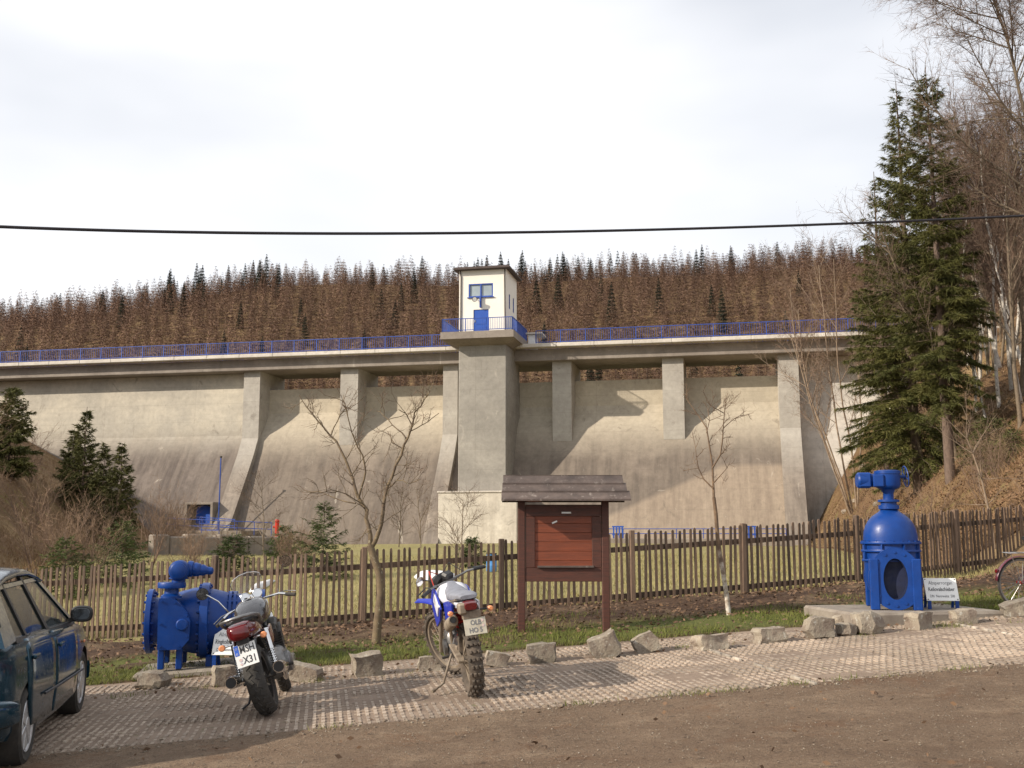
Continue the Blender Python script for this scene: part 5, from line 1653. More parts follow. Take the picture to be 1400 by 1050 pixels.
plate(eb, Matrix.Translation((-.395, -.02, .665)) @ Matrix.Rotation(R(14), 4, 'Y'), .20, .15, M_['dirtyplate'], [('OLB', .008, .032, .062, .85), ('HO 5', .0, -.036, .062, .85)], [(.070, .045, .012), (.072, .0, .012)], None, M_['inkgrey'])
b = MB(); b.loft([(-.26, .155, .725, .040, .046, 2.2), (-.24, .155, .722, .048, .056, 2.2), (.10, .15, .655, .050, .060, 2.2), (.24, .135, .62, .022, .022, 2), (.50, .12, .60, .02, .02, 2), (.82, .06, .66, .02, .02, 2)], 18)
exh = b.build('exhaust', M_['dirtymetal'], eb)
MB().lathe([(0, .05), (.022, .05), (.024, -.004), (.030, -.004)], frame((-.262, .155, .735), (1, 0, -.15)), 14).build('outlet', M_['black'], exh)
# front end, turned left
fe_M = Matrix.Translation((.99, 0, .90)) @ Matrix.Rotation(R(-27), 4, 'Y') @ Matrix.Rotation(R(30), 4, 'Z')
def fork_part2(name, mb, mat):
    o = mb.build(name, mat, eb); o.matrix_local = fe_M; return o
fw2 = spoke_wheel('front_wheel', eb, (0, 0, 0), FW2 - .012, .085, M_['dirtymetal'], M_['muddy'], 32, .04, .12, .035, True, .12)
fw2.matrix_local = fe_M @ Matrix.Translation((.07, 0, -.635))
b = MB()
for sg in (-1, 1):
    b.tube([(.03, sg * .095, .06), (.03, sg * .095, -.28)], .028, 10); b.tube([(.03, sg * .095, -.28), (.05, sg * .095, -.70)], .023, 10)
b.box((.015, 0, .04), (.09, .26, .035), ch=.01); b.box((.015, 0, -.14), (.09, .26, .035), ch=.01)
fork_part2('fork', b, M_['dirtymetal'])
b = MB(); rows = []
for k in range(9):
    x_ = -.16 + .085 * k; z_ = -.245 + .10 * math.sin((k + 1.6) / 8 * 2.4) - .012 * k
    hw_ = .075 - .003 * k
    rows.append([(x_, -hw_, z_ - .025), (x_, 0, z_), (x_, hw_, z_ - .025)])
b.grid(rows); ff = fork_part2('front_fender', b, M_['mblue']); sd = ff.modifiers.new('thick', 'SOLIDIFY'); sd.thickness = .006
b = MB(); b.tube([(-.10, .40, .165), (-.055, .22, .175), (.02, .09, .10), (.02, 0, .095), (.02, -.09, .10), (-.055, -.22, .175), (-.10, -.40, .165)], .0125, 10)
b.tube([(-.04, .17, .158), (-.04, -.17, .158)], .009, 8); hb2 = fork_part2('handlebar', b, M_['alu'])
for sg in (-1, 1):
    g = MB(); g.tube([(-.07, sg * .29, .172), (-.108, sg * .415, .164)], .019, 10); g.build('grip', M_['black'], hb2)
    g = MB(); g.tube([(-.05, sg * .25, .165), (.01, sg * .28, .16), (-.03, sg * .42, .14)], .006, 6); g.build('lever', M_['black'], hb2)
g = MB(); g.tube([(-.06, .25, .18), (-.05, .27, .26), (-.06, .36, .31)], .006, 6); mo_ = g.build('mirror', M_['black'], hb2)
g = MB(); g.lathe([(0, -.02), (.045, -.015), (.06, 0), (.055, .003), (0, .003)], frame((-.07, .41, .32), (-1, -.30, .2)), 20, sy=.75); g.build('mirror_glass', M_['chrome'], mo_)
b = MB(); b.loft([(.06, 0, .02, .10, .13, 3), (.10, 0, .02, .12, .16, 3), (.16, 0, .0, .11, .14, 3), (.19, 0, -.02, .07, .09, 2.5)], 18); hl2 = fork_part2('headlight_mask', b, M_['black'])
b = MB(); b.box((.0, 0, .19), (.10, .11, .07), ch=.02); b.tube([(.02, .04, .10), (.02, .04, .17)], .01, 6); fork_part2('speedometer', b, M_['black'])
for pts in (((-.02, .2, .16), (.10, .16, .26), (.14, .0, .14), (.10, -.03, -.1)), ((-.03, -.2, .16), (.12, -.12, .24), (.14, 0, .10), (.09, .08, -.2))):
    b = MB(); b.tube(pts, .005, 6); fork_part2('cable', b, M_['red'] if pts[0][1] > 0 else M_['black'])
b = MB(); b.tube([(.48, .11, .34), (.34, .24, .10), (.26, .34, .062)], .012, 8); b.tube([(.26, .34, .062), (.22, .37, .060)], [.02, .014], 6); b.build('side_stand', M_['dirtymetal'], eb)
b = MB(); b.tube([(.52, .12, .32), (.52, .20, .31)], .014, 6); b.tube([(.52, -.12, .32), (.52, -.20, .31)], .014, 6); b.build('foot_peg', M_['darkmetal'], eb)

# ------------------------------------------------------------ parked hatchback
cr, cf = gp(37, 1040), gp(110, 971)
hd = Vector((cf.x - cr.x, cf.y - cr.y, 0))
WB = hd.length; heading = math.atan2(hd.y, hd.x)
left = Vector((-math.sin(heading), math.cos(heading), 0))
TRK = .84
c0 = Vector((cr.x, cr.y, 0)) + left * TRK
car = thing('parked_car', 'dark blue green hatchback parked on the grid paving beside the blue valve', 'car', (c0.x, c0.y, min(cr.z, plane_z(c0.x, c0.y)) + .02), (0, math.asin(max(-.03, min(.03, -(cf.z - cr.z) / WB))), heading))
car.rotation_euler.x = 0
P = M_['carpaint']
M_['darkglass'] = pm('mirror_dark', (.10, .11, .12), rough=.08, metal=.8)
def interp(tab, x): return float(np.interp(x, [t[0] for t in tab], [t[1] for t in tab]))
belt = [(-.80, .93), (-.4, .97), (.5, .955), (1.3, .925), (2.0, .90), (2.6, .83), (3.1, .72), (3.32, .58)]
halfw = [(-.80, .58), (-.72, .69), (-.5, .78), (0, .845), (.8, .86), (1.8, .86), (2.5, .845), (2.9, .80), (3.15, .70), (3.32, .52)]
bott = [(-.80, .42), (-.70, .28), (-.4, .22), (.4, .19), (2.2, .19), (2.9, .20), (3.2, .26), (3.32, .36)]
xs_ = [-.80, -.77, -.70, -.6, -.45, -.3, -.1, .1, .35, .6, .9, 1.2, 1.5, 1.8, 2.0, 2.2, 2.4, 2.6, 2.8, 2.95, 3.1, 3.22, 3.29, 3.32]
rows = []
for x_ in xs_:
    zb_c, zt_c, w_ = interp(bott, x_), interp(belt, x_), interp(halfw, x_)
    h_ = zt_c - zb_c
    crown = .045 if x_ > 2.0 else 0.0
    half = [(w_ * .80, zb_c), (w_ * .95, zb_c + .02), (w_ * .985, zb_c + .10 * h_ + .01), (w_ * .99, zb_c + .30 * h_), (w_ * 1.012, zb_c + .36 * h_), (w_ * 1.008, zb_c + .42 * h_), (w_ * 1.0, zb_c + .62 * h_), (w_ * .985, zb_c + .82 * h_), (w_ * .955, zb_c + .94 * h_), (w_ * .90, zt_c), (w_ * .55, zt_c + crown * .7), (0.0, zt_c + crown)]
    ring = [(x_, 0.0, zb_c)] + [(x_, -y_, z_) for y_, z_ in half] + [(x_, y_, z_) for y_, z_ in half[-2::-1]]
    rows.append(ring)
cbm = MB(); cbm.grid(rows, wrap=True)
nr = len(rows[0])
cbm.f += [list(range(nr)), [(len(rows) - 1) * nr + j for j in range(nr)]]; cbm.mi += [0, 0]
body_me = cbm.mesh('body', [P, M_['black']], 40)
body = place('body', body_me, car)
cut = MB()
for x_ in (0.0, WB):
    for sg in (-1, 1):
        cut.lathe([(.345, -.14), (.345, .30)], frame((x_, sg * .72, .30), (0, sg, 0)), 40)
cut_o = place('wheel_arch_cutter', cut.mesh('cutter', M_['black'], None))
bo = body.modifiers.new('arch', 'BOOLEAN'); bo.object = cut_o; bo.operation = 'DIFFERENCE'; bo.solver = 'EXACT'
cut_o.parent = car
bpy.context.view_layer.update()
dg = bpy.context.evaluated_depsgraph_get()
nm_ = bpy.data.meshes.new_from_object(body.evaluated_get(dg))
body.modifiers.clear(); body.data = nm_
bpy.data.objects.remove(cut_o)
body.data.polygons.foreach_set('use_smooth', [True] * len(body.data.polygons)); body.data.set_sharp_from_angle(angle=R(38))
# greenhouse: roof shell, pillars, panes, both sides
roofz = [(-.62, 1.10), (-.45, 1.28), (-.25, 1.36), (.1, 1.405), (.5, 1.425), (.9, 1.42), (1.15, 1.385), (1.30, 1.345)]
def gy(z_): return .775 - (z_ - .95) * .46                    # tumblehome
rs = MB(); rows = []
for x_, z_ in roofz:
    w_ = gy(z_ - .03) + .0
    rows.append([(x_, -w_, z_ - .045), (x_, -w_ * .93, z_ - .012), (x_, -w_ * .55, z_ + .010), (x_, 0, z_ + .016), (x_, w_ * .55, z_ + .010), (x_, w_ * .93, z_ - .012), (x_, w_, z_ - .045)])
rs.grid(rows); ro = rs.build('roof', P, car, recalc=False)
sd = ro.modifiers.new('thick', 'SOLIDIFY'); sd.thickness = .03; sd.offset = -1
def strip(name, mat, a0, a1, b0, b1, t=.03):
    """pillar as a slab between edge a0-a1 (rear) and b0-b1 (front), given as (x, z) on each side plane"""
    for sg in (-1, 1):
        m = MB(); vs = []
        for (x_, z_) in (a0, b0, b1, a1): vs.append((x_, sg * gy(z_), z_))
        for (x_, z_) in (a0, b0, b1, a1): vs.append((x_, sg * (gy(z_) - t), z_))
        m.add(vs, [(0, 1, 2, 3), (7, 6, 5, 4), (0, 4, 5, 1), (1, 5, 6, 2), (2, 6, 7, 3), (3, 7, 4, 0)])
        m.build(name, mat, car, angle=None)
strip('rear_pillar', P, (-.70, .93), (-.50, 1.27), (-.30, .95), (-.22, 1.335), .05)
strip('door_pillar', M_['black'], (.78, .935), (.62, 1.375), (.88, .935), (.70, 1.375))
strip('door_pillar', M_['black'], (.02, .95), (-.06, 1.345), (.08, .95), (.0, 1.35))
strip('front_pillar', P, (1.96, .895), (1.18, 1.335), (2.06, .90), (1.30, 1.335), .05)
strip('roof_rail', P, (-.22, 1.315), (-.22, 1.345), (1.22, 1.325), (1.22, 1.355), .04)
strip('belt_moulding', M_['black'], (-.32, .93), (-.32, .965), (2.02, .885), (2.02, .915), .05)
for sg in (-1, 1):
    for pl in (((-.31, .95), (.03, .95), (-.03, 1.33), (-.21, 1.32)), ((.07, .94), (.79, .93), (.63, 1.345), (-.01, 1.335)), ((.87, .93), (1.98, .895), (1.20, 1.325), (.69, 1.345))):
        m = MB(); m.add([(x_, sg * (gy(z_) - .012), z_) for x_, z_ in pl] + [(x_, sg * (gy(z_) - .016), z_) for x_, z_ in pl], [(0, 1, 2, 3), (7, 6, 5, 4), (0, 4, 5, 1), (1, 5, 6, 2), (2, 6, 7, 3), (3, 7, 4, 0)])
        m.build('side_window', M_['carglass'], car, angle=None)
def screen(name, x0, z0_, x1, z1_):
    m = MB(); w0, w1 = gy(z0_) - .04, gy(z1_) - .04; rows = []
    for k in range(5):
        t = k / 4; x_, z_ = x0 + (x1 - x0) * t, z0_ + (z1_ - z0_) * t; w_ = w0 + (w1 - w0) * t
        sgn = 1 if x0 > x1 else -1
        rows.append([(x_ + sgn * .05 * (1 - (j / 4) ** 2), w_ * j / 4, z_) for j in range(-4, 5)])
    m.grid(rows); o = m.build(name, M_['carglass'], car, recalc=False)
screen('windscreen', 2.02, .90, 1.26, 1.345)
screen('rear_window', -.66, .98, -.44, 1.285)
# doors as raised skins with shut lines, handles, trims
for sg in (-1, 1):
    for (xa, xb) in ((-.10, .80), (.84, 1.90)):
        m = MB(); rows = []
        for z_t in np.linspace(.10, .97, 9):
            r_ = []
            for x_ in np.linspace(xa, xb, 10):
                xx = x_ + (max(0, .42 - z_t) * .55 * (1 if xa < 0 and x_ < .45 else 0))
                zb_c, zt_c, w_ = interp(bott, xx), interp(belt, xx), interp(halfw, xx)
                hz = zb_c + z_t * (zt_c - zb_c)
                ws = float(np.interp(z_t, [.10, .30, .36, .42, .62, .82, .94, 1.0], [.985, .99, 1.012, 1.008, 1.0, .985, .955, .90]))
                r_.append((xx, sg * (w_ * ws + .006), hz))
            rows.append(r_)
        m.grid(rows)
        d_ = m.build('door', P, car, recalc=True)
        sd = d_.modifiers.new('thick', 'SOLIDIFY'); sd.thickness = .01
        hx_ = xa + .12
        MB().box((hx_ + .02, sg * (interp(halfw, hx_) + .014), .80), (.17, .03, .035), ch=.01).build('handle', P, d_)
    m = MB(); m.tube([(x_, sg * (interp(halfw, x_) * 1.012 + .012), interp(bott, x_) + .37 * (interp(belt, x_) - interp(bott, x_))) for x_ in np.linspace(.36, 2.18, 14)], .011, 8)
    m.build('side_moulding', M_['black'], car)
    MB().box((2.28, sg * (interp(halfw, 2.28) + .006), .70), (.05, .02, .025), ch=.006).build('side_indicator', M_['orangelens'], car)
    m = MB(); m.loft([(1.74, sg * .90, .995, .085, .065, 2.8), (1.76, sg * .90, .995, .10, .076, 2.8), (1.84, sg * .895, .995, .085, .065, 2.6), (1.90, sg * .88, .99, .05, .035, 2.4)], 18)
    m.bar((1.84, sg * .78, .93), (1.82, sg * .88, .965), .06, .04)
    mo_ = m.build('door_mirror', M_['black'], car)
    MB().loft([(1.737, sg * .90, .995, .070, .050, 3), (1.741, sg * .90, .995, .075, .055, 3)], 18).build('mirror_glass', M_['darkglass'], mo_)
    m = MB(); m.loft([(-.81, sg * .55, .90, .05, .12, 4), (-.79, sg * .58, .91, .07, .14, 4), (-.70, sg * .655, .92, .055, .135, 4), (-.62, sg * .71, .92, .025, .11, 4)], 16)
    m.build('tail_light', M_['redlens'], car)
    m = MB(); m.loft([(3.0, sg * .62, .62, .16, .06, 3), (3.2, sg * .58, .60, .15, .06, 3), (3.27, sg * .52, .58, .10, .045, 3)], 14); m.build('headlight', M_['clearglass'], car)
m = MB(); m.loft([(-.86, 0, .46, .60, .10, 5), (-.84, 0, .46, .66, .125, 5), (-.70, 0, .46, .74, .13, 6), (-.50, 0, .45, .83, .11, 8), (-.38, 0, .44, .85, .09, 8)], 32); m.build('rear_bumper', M_['carpaint'], car)
m = MB(); m.box((-.855, 0, .53), (.03, 1.15, .04), ch=.01); m.build('bumper_strip', M_['black'], car)
m = MB(); m.loft([(2.90, 0, .36, .83, .11, 8), (3.1, 0, .36, .76, .13, 6), (3.30, 0, .36, .60, .12, 5), (3.36, 0, .36, .50, .09, 5)], 32); m.build('front_bumper', P, car)
m = MB(); m.box((-.79, 0, .74), (.03, .52, .11), ch=.004); m.build('rear_plate', M_['plate'], car)
# interior
for x_, y_ in ((1.05, -.36), (1.05, .36), (.15, -.36), (.15, .36)):
    m = MB(); m.loft([(x_ - .10, y_, .95, .20, .30, 4), (x_ - .06, y_, .95, .24, .33, 4), (x_ + .06, y_, .93, .24, .33, 4), (x_ + .10, y_, .92, .20, .30, 4)], 16)
    m.box((x_ - .06, y_, 1.24), (.10, .24, .16), ch=.04); m.build('seat', M_['seat'], car)
MB().loft([(1.55, 0, .86, .55, .10, 5), (1.62, 0, .88, .70, .13, 5), (1.95, 0, .85, .70, .12, 5)], 16).build('dashboard', M_['black'], car)
m = MB(); m.torus(.18, .015, frame((1.42, .36, .97), (-.9, 0, .45)), 24, 8); m.build('steering_wheel', M_['black'], car)
# wheels
Mi = pm('wheel_cover', (.52, .53, .54), (.40, .40, .41), rough=.35, metal=.5, vs=9)
for x_ in (0.0, WB):
    for sg in (-1, 1):
        Ma = frame((0, 0, 0), (0, sg, 0))
        t = MB(); t.lathe([(.19, -.10), (.26, -.105), (.292, -.085), (.300, -.04), (.300, .04), (.292, .085), (.26, .10), (.205, .085), (.19, .06)], Ma, 44, closed=True)
        ty = t.build('wheel', M_['rubber'], car); ty.location = (x_, sg * (TRK - .10), .298)
        r_ = MB(); r_.lathe([(.205, .080), (.20, .092), (.185, .085), (.17, .06), (.07, .075), (.055, .092), (0, .094)], Ma, 44)
        for k in range(7):
            w = 2 * math.pi * k / 7
            r_.bar(Ma @ Vector((.05 * math.cos(w), .05 * math.sin(w), .080)), Ma @ Vector((.185 * math.cos(w), .185 * math.sin(w), .078)), .055, .016, ch=.004, up=(0, 1, 0))
        r_.build('wheel_cover', Mi, ty)
m = MB(); m.box((1.2, 0, .24), (3.4, 1.3, .12)); m.build('underbody', M_['black'], car, angle=None)

# ------------------------------------------------------------ bicycle at the right edge
bk_p = gp(1394, 831)
bc = thing('bicycle', 'bicycle with dark red rear mudguard and red tail light parked by the fence', 'bicycle', (bk_p.x, bk_p.y, bk_p.z), (R(5), 0, R(12)))
RB = .34
for nm_, x_ in (('rear_wheel', 0), ('front_wheel', 1.06)):
    spoke_wheel(nm_, bc, (x_, 0, RB), RB, .034, M_['alu'], M_['rubber'], 36, .022, .09, .022)
Mfr = pm('bicycle_frame', (.10, .015, .03), rough=.3, coat=.6)
b = MB()
bb_, st_t, hd_t, hd_b = (.44, 0, .28), (.30, 0, .78), (.86, 0, .82), (.90, 0, .66)
b.tube([bb_, st_t], .016, 10); b.tube([st_t, hd_t], .016, 10); b.tube([bb_, hd_b], .018, 10); b.tube([hd_b, hd_t], .02, 10)
for sg in (-1, 1):
    b.tube([bb_, (0, sg * .055, RB)], .010, 8); b.tube([(.30, sg * .02, .76), (0, sg * .055, RB)], .009, 8)
    b.tube([(.91, sg * .04, .62), (1.06, sg * .05, RB)], .012, 8)
b.build('frame', Mfr, bc)
for nm_, x_, w0, w1 in (('rear_mudguard', 0, -14, 175), ('front_mudguard', 1.06, 20, 150)):
    b = MB(); rows = []
    for k in range(20):
        w = R(w0 + (w1 - w0) * k / 19); rr = RB + .022
        rows.append([(x_ + rr * math.cos(w) * (1), y_, RB + rr * math.sin(w) - (.008 if y_ else 0)) for y_ in (-.028, 0, .028)])
    b.grid(rows); o = b.build(nm_, Mfr, bc, recalc=False); sd = o.modifiers.new('thick', 'SOLIDIFY'); sd.thickness = .003
b = MB(); b.loft([(-.37, 0, .50, .012, .018, 3), (-.362, 0, .50, .024, .028, 3), (-.335, 0, .505, .022, .026, 3)], 14); b.build('tail_light', M_['redlens'], bc)
b = MB(); b.loft([(.10, 0, .93, .09, .025, 2.5), (.14, 0, .935, .10, .035, 2.5), (.24, 0, .935, .06, .03, 2.5), (.36, 0, .93, .022, .02, 2.4)], 16); b.tube([(.24, 0, .76), (.215, 0, .92)], .013, 8); b.build('saddle', M_['black'], bc)
b = MB(); b.tube([(.86, 0, .82), (.83, 0, .96), (.86, .10, 1.0), (.74, .30, 1.0)], .012, 8); b.tube([(.83, 0, .96), (.86, -.10, 1.0), (.74, -.30, 1.0)], .012, 8); b.build('handlebar', M_['chrome'], bc)
b = MB()
for z_ in (.74,):
    for y_ in (-.06, 0, .06): b.tube([(-.22, y_, z_), (.20, y_, z_)], .005, 6)
    b.tube([(-.22, -.06, z_), (-.22, .06, z_)], .005, 6)
for sg in (-1, 1): b.tube([(-.18, sg * .06, .74), (0, sg * .06, RB)], .005, 6)
b.build('luggage_rack', M_['chrome'], bc)
b = MB(); b.lathe([(.085, -.004), (.09, 0), (.085, .004), (.02, .004)], frame((.44, -.05, .28), (0, -1, 0)), 28)
b.tube([(.44, -.07, .28), (.55, -.07, .16)], .009, 6); b.box((.56, -.11, .155), (.09, .07, .02)); b.tube([(.44, .07, .28), (.33, .07, .40)], .009, 6); b.box((.32, .11, .405), (.09, .07, .02))
b.build('crankset', M_['alu'], bc)
for sg in (-1, 1):
    MB().box((0, sg * .035, RB), (.05, .02, .05), ch=.01).build('hub_bracket', M_['red'], bc)
MB().tube([(.42, .06, .28), (.36, .22, .02)], .009, 6).build('kickstand', M_['alu'], bc)
# ------------------------------------------------------------ plants
def foot_bark():
    m, nt, N, L, b = nmat('birchy_bark')
    co = objco(nt); sep = N.new('ShaderNodeSeparateXYZ'); L.new(co, sep.inputs['Vector'])
    n1 = noise(nt, 9, 6, .65, co)
    zz = math_(nt, 'ADD', sep.outputs['Z'], math_(nt, 'MULTIPLY', n1, .7))
    c = mixc(nt, ramp(nt, zz, .9, 1.35), mixc(nt, ramp(nt, n1, .42, .6), (.55, .50, .43), (.25, .19, .14)), mixc(nt, ramp(nt, n1, .4, .6), (.17, .11, .065), (.10, .065, .042)))
    L.new(c, b.inputs['Base Color']); b.inputs['Roughness'].default_value = .9
    return m
M_['barkfoot'] = foot_bark()
M_['barktan'] = pm('tan_bark', (.27, .20, .14), (.16, .115, .08), rough=.9, vs=5)
def unit(v): return v / (np.linalg.norm(v) + 1e-9)
M_['bark'] = pm('grey_bark', (.20, .155, .105), (.10, .075, .052), rough=.9, vs=6, stretch=(4, 4, .8), bst=.8, bs=14, bd=.02, rnd=.2)
M_['barkyel'] = pm('lichen_bark', (.17, .125, .07), (.09, .062, .042), rough=.9, vs=9, bst=.6, bs=20, bd=.01, wear=((.36, .33, .24), .60))
M_['birch'] = pm('birch_bark', (.62, .58, .52), (.40, .36, .31), rough=.8, vs=3, stretch=(2, 2, 1.6), wear=((.05, .04, .035), .58), rnd=.12)
M_['twig'] = pm('brown_twigs', (.19, .13, .095), (.115, .078, .060), rough=.9, vs=1.2, rnd=.25, spec=.2)
M_['twigred'] = pm('reddish_twigs', (.25, .17, .11), (.15, .098, .068), rough=.9, vs=.8, rnd=.25, spec=.2)
M_['sprucebark'] = pm('spruce_bark', (.15, .105, .08), (.08, .055, .042), rough=.92, vs=5, stretch=(4, 4, 1), bst=.8, bs=16, bd=.02)
M_['needle'] = pm('spruce_needles', (.050, .056, .015), (.098, .092, .024), rough=.7, vs=1.1, rnd=.18, spec=.25)
M_['needleyoung'] = pm('young_spruce_needles', (.045, .072, .02), (.085, .095, .026), rough=.7, vs=1.6, rnd=.2, spec=.25)
M_['needledark'] = pm('far_spruce_needles', (.016, .023, .015), (.026, .033, .019), rough=.8, vs=.5, rnd=.25, spec=.2)
M_['larch'] = pm('winter_larch', (.20, .125, .090), (.12, .074, .056), rough=.9, vs=.16, rnd=.32, spec=.1)
def mass_mat():
    m, nt, N, L, b = nmat('larch_mass')
    at = N.new('ShaderNodeAttribute'); at.attribute_name = 'tint'
    L.new(mixc(nt, at.outputs['Fac'], (.115, .072, .055), (.235, .150, .106)), b.inputs['Base Color'])
    b.inputs['Roughness'].default_value = .9; b.inputs['Specular IOR Level'].default_value = .1
    return m
M_['larchmass'] = mass_mat()
M_['larchnear'] = pm('pale_winter_larch', (.265, .178, .118), (.165, .108, .074), rough=.9, vs=.14, rnd=.38, spec=.1)

class Tree:
    def __init__(s, seed):
        s.rng = np.random.default_rng(seed); s.trunk = NB(); s.tw = NB(); s.tips = []
    def limb(s, pts, r0, r1, n=6, nb=None):
        k = len(pts); rad = r0 + (r1 - r0) * np.linspace(0, 1, k) ** .8
        (nb or s.trunk).tube(pts, rad, n)
    def grow(s, p, d, L, r, depth, seg=.25, wobble=.14, trop=.06, kids=(4, 6), ang=(28, 55), ratio=(.42, .68), start=.25, sides=5, twig=(.15, .4), twn=10, tww=.006, droop=0.0):
        rng = s.rng
        n = max(3, int(L / seg)); pts = [np.array(p, float)]; dirs = []
        d = unit(np.array(d, float))
        for i in range(n):
            d = unit(d + rng.normal(0, wobble, 3) + np.array([0, 0, trop - droop * (depth == 0)]))
            dirs.append(d); pts.append(pts[-1] + d * L / n)
        pts = np.array(pts); tip = max(.0025, r * (.35 if depth else .25))
        s.limb(pts, r, tip, max(3, sides - (2 if depth == 0 else 0)))
        if depth == 0:
            m = int(rng.integers(max(1, twn // 2), twn + 1))
            if m:
                idx = rng.integers(n // 4, n + 1, m)
                D = np.array([unit(dirs[min(i, n - 1)] + rng.normal(0, .55, 3) + np.array([0, 0, .1 - droop])) for i in idx]) * rng.uniform(*twig, (m, 1))
                s.tw.slivers(pts[idx], D, tww, rng)
                # a second, finer order of twigs
                B2 = pts[idx] + D * rng.uniform(.3, .9, (m, 1))
                D2 = (D / np.linalg.norm(D, axis=1, keepdims=True) + rng.normal(0, .6, (m, 3))) * rng.uniform(*twig, (m, 1)) * .55
                s.tw.slivers(B2, D2, tww * .8, rng)
            return
        nk = int(rng.integers(kids[0], kids[1] + 1))
        for k in range(nk):
            t = start + (1 - start) * (k + rng.uniform(.1, .9)) / nk
            i = min(n - 1, int(t * n)); dd = dirs[i]
            a = R(rng.uniform(*ang))
            side = unit(np.cross(dd, rng.normal(size=3)))
            nd = unit(dd * math.cos(a) + side * math.sin(a))
            q = pts[i] + (pts[i + 1] - pts[i]) * (t * n - i)
            rr = (r + (tip - r) * t ** .8) * rng.uniform(.5, .7)
            s.grow(q, nd, L * rng.uniform(*ratio) * (1.15 - .5 * t), max(.003, rr), depth - 1, seg * .8, wobble * 1.15, trop, kids, ang, ratio, .15, sides, twig, twn, tww, droop)
    def build(s, name, lab, cat, loc, mtrunk, mtwig, group=None, crown='crown', rot=0.0, tname='trunk'):
        t = thing(name, lab, cat, loc, (0, 0, rot), group)
        s.trunk.build(tname, mtrunk, t, smooth=True)
        if s.tw.n: s.tw.build(crown, mtwig, t)
        return t

# the forked tree on the verge, its main limbs traced at the distance of its foot
b0 = gp(514, 882); Y0 = b0.y
def tr(pts, off=0.0):
    out = []
    for k, (px, py) in enumerate(pts):
        q = atY(px, py, Y0 + off * k / max(1, len(pts) - 1)); out.append(np.array([q.x - b0.x, q.y - b0.y, q.z - b0.z]))
    return np.array(out)
t = Tree(3)
t.limb(np.vstack([[0, 0, -.1], tr([(514, 880), (517, 845), (521, 812), (519, 785), (511, 762), (506, 745)])]), .068, .05, 9)
forks = [([(506, 745), (504, 718), (499, 695), (486, 672), (480, 650), (470, 622), (455, 596), (437, 578), (420, 558), (409, 540)], .036, .35),
         ([(508, 748), (519, 728), (524, 700), (528, 675), (537, 645), (552, 615), (561, 590), (567, 565), (581, 545), (588, 535)], .036, -.3),
         ([(490, 682), (497, 655), (500, 630), (486, 606), (478, 585), (474, 560), (468, 548)], .017, -.4),
         ([(453, 594), (462, 572), (473, 560), (470, 540)], .011, .3), ([(480, 650), (490, 636), (500, 622)], .010, .2),
         ([(486, 688), (465, 684), (440, 672), (415, 670)], .012, .4), ([(498, 690), (470, 672), (450, 672), (425, 674)], .010, -.4),
         ([(556, 600), (540, 585), (526, 570), (515, 562)], .011, .35), ([(563, 580), (555, 567), (545, 560)], .009, -.2), ([(560, 590), (580, 580), (600, 565)], .009, .3),
         ([(530, 668), (545, 655), (562, 662), (575, 655)], .009, -.35), ([(552, 615), (537, 605), (530, 590)], .009, .3)]
for pts, r_, off in forks:
    P_ = tr(pts, off)
    m_ = len(P_); k2 = np.interp(np.linspace(0, m_ - 1, m_ * 2), np.arange(m_), np.arange(m_))
    PP = np.stack([np.interp(k2, np.arange(m_), P_[:, c]) for c in range(3)], -1)
    PP[1:-1] += t.rng.normal(0, .008, (len(PP) - 2, 3))
    t.limb(PP, r_, .005, 6)
    for i in range(2, len(PP) - 1):
        for _ in range(2 if r_ > .02 else 1):
            if t.rng.random() < .75:
                d_ = unit(PP[i] - PP[i - 1]); nd = unit(d_ * .6 + t.rng.normal(0, .6, 3))
                t.grow(PP[i], nd, t.rng.uniform(.15, .48) * (1.2 - .5 * i / len(PP)), .006, 1, .08, .16, .05, (2, 4), (25, 60), (.4, .7), .3, 4, (.05, .16), 6, .004)
t.build('forked_tree', 'bare forked young tree with pale trunk between the two motorcycles', 'tree', b0, M_['barkyel'], M_['twig'])

# the thin leaning tree
b0 = gp(997, 847); Y0 = b0.y
t = Tree(5)
t.limb(np.vstack([[0, 0, -.1], tr([(997, 846), (993, 810), (987, 775), (981, 735), (979, 705), (976, 680)])]), .040, .026, 8)
for pts, r_, off in [([(976, 680), (975, 660), (974, 635), (970, 610), (966, 585), (955, 568), (944, 553), (938, 545)], .020, .3),
                     ([(974, 640), (985, 622), (988, 600), (989, 580), (991, 560), (992, 553)], .013, -.3), ([(975, 668), (962, 655), (955, 640), (952, 625), (951, 612)], .013, .2),
                     ([(976, 660), (985, 650), (994, 640)], .009, -.3), ([(966, 592), (970, 575), (968, 562)], .007, .2), ([(989, 585), (1003, 573), (1012, 568)], .007, .2), ([(990, 565), (981, 560), (972, 555)], .007, -.2)]:
    P_ = tr(pts, off); t.limb(P_, r_, .004, 6)
    for i in range(1, len(P_)):
        for _ in range(3):
            if t.rng.random() < .6:
                t.grow(P_[i], unit(unit(P_[i] - P_[i - 1]) * .7 + t.rng.normal(0, .55, 3)), t.rng.uniform(.10, .32), .005, 1, .08, .16, .06, (2, 3), (25, 60), (.4, .7), .3, 4, (.05, .14), 4, .004)
M_['barkwhite'] = pm('pale_bark', (.40, .33, .25), (.20, .14, .095), rough=.9, vs=9, bst=.5, bs=20, bd=.01, wear=((.62, .58, .50), .57))
t.build('thin_tree', 'slender bare leaning tree with whitish trunk foot before the fence', 'tree', b0, M_['barkfoot'], M_['twigred'])

def ground_at(px, py, Y):
    q = atY(px, py, Y); return Vector((q.x, q.y, Hf(q.x, q.y)))

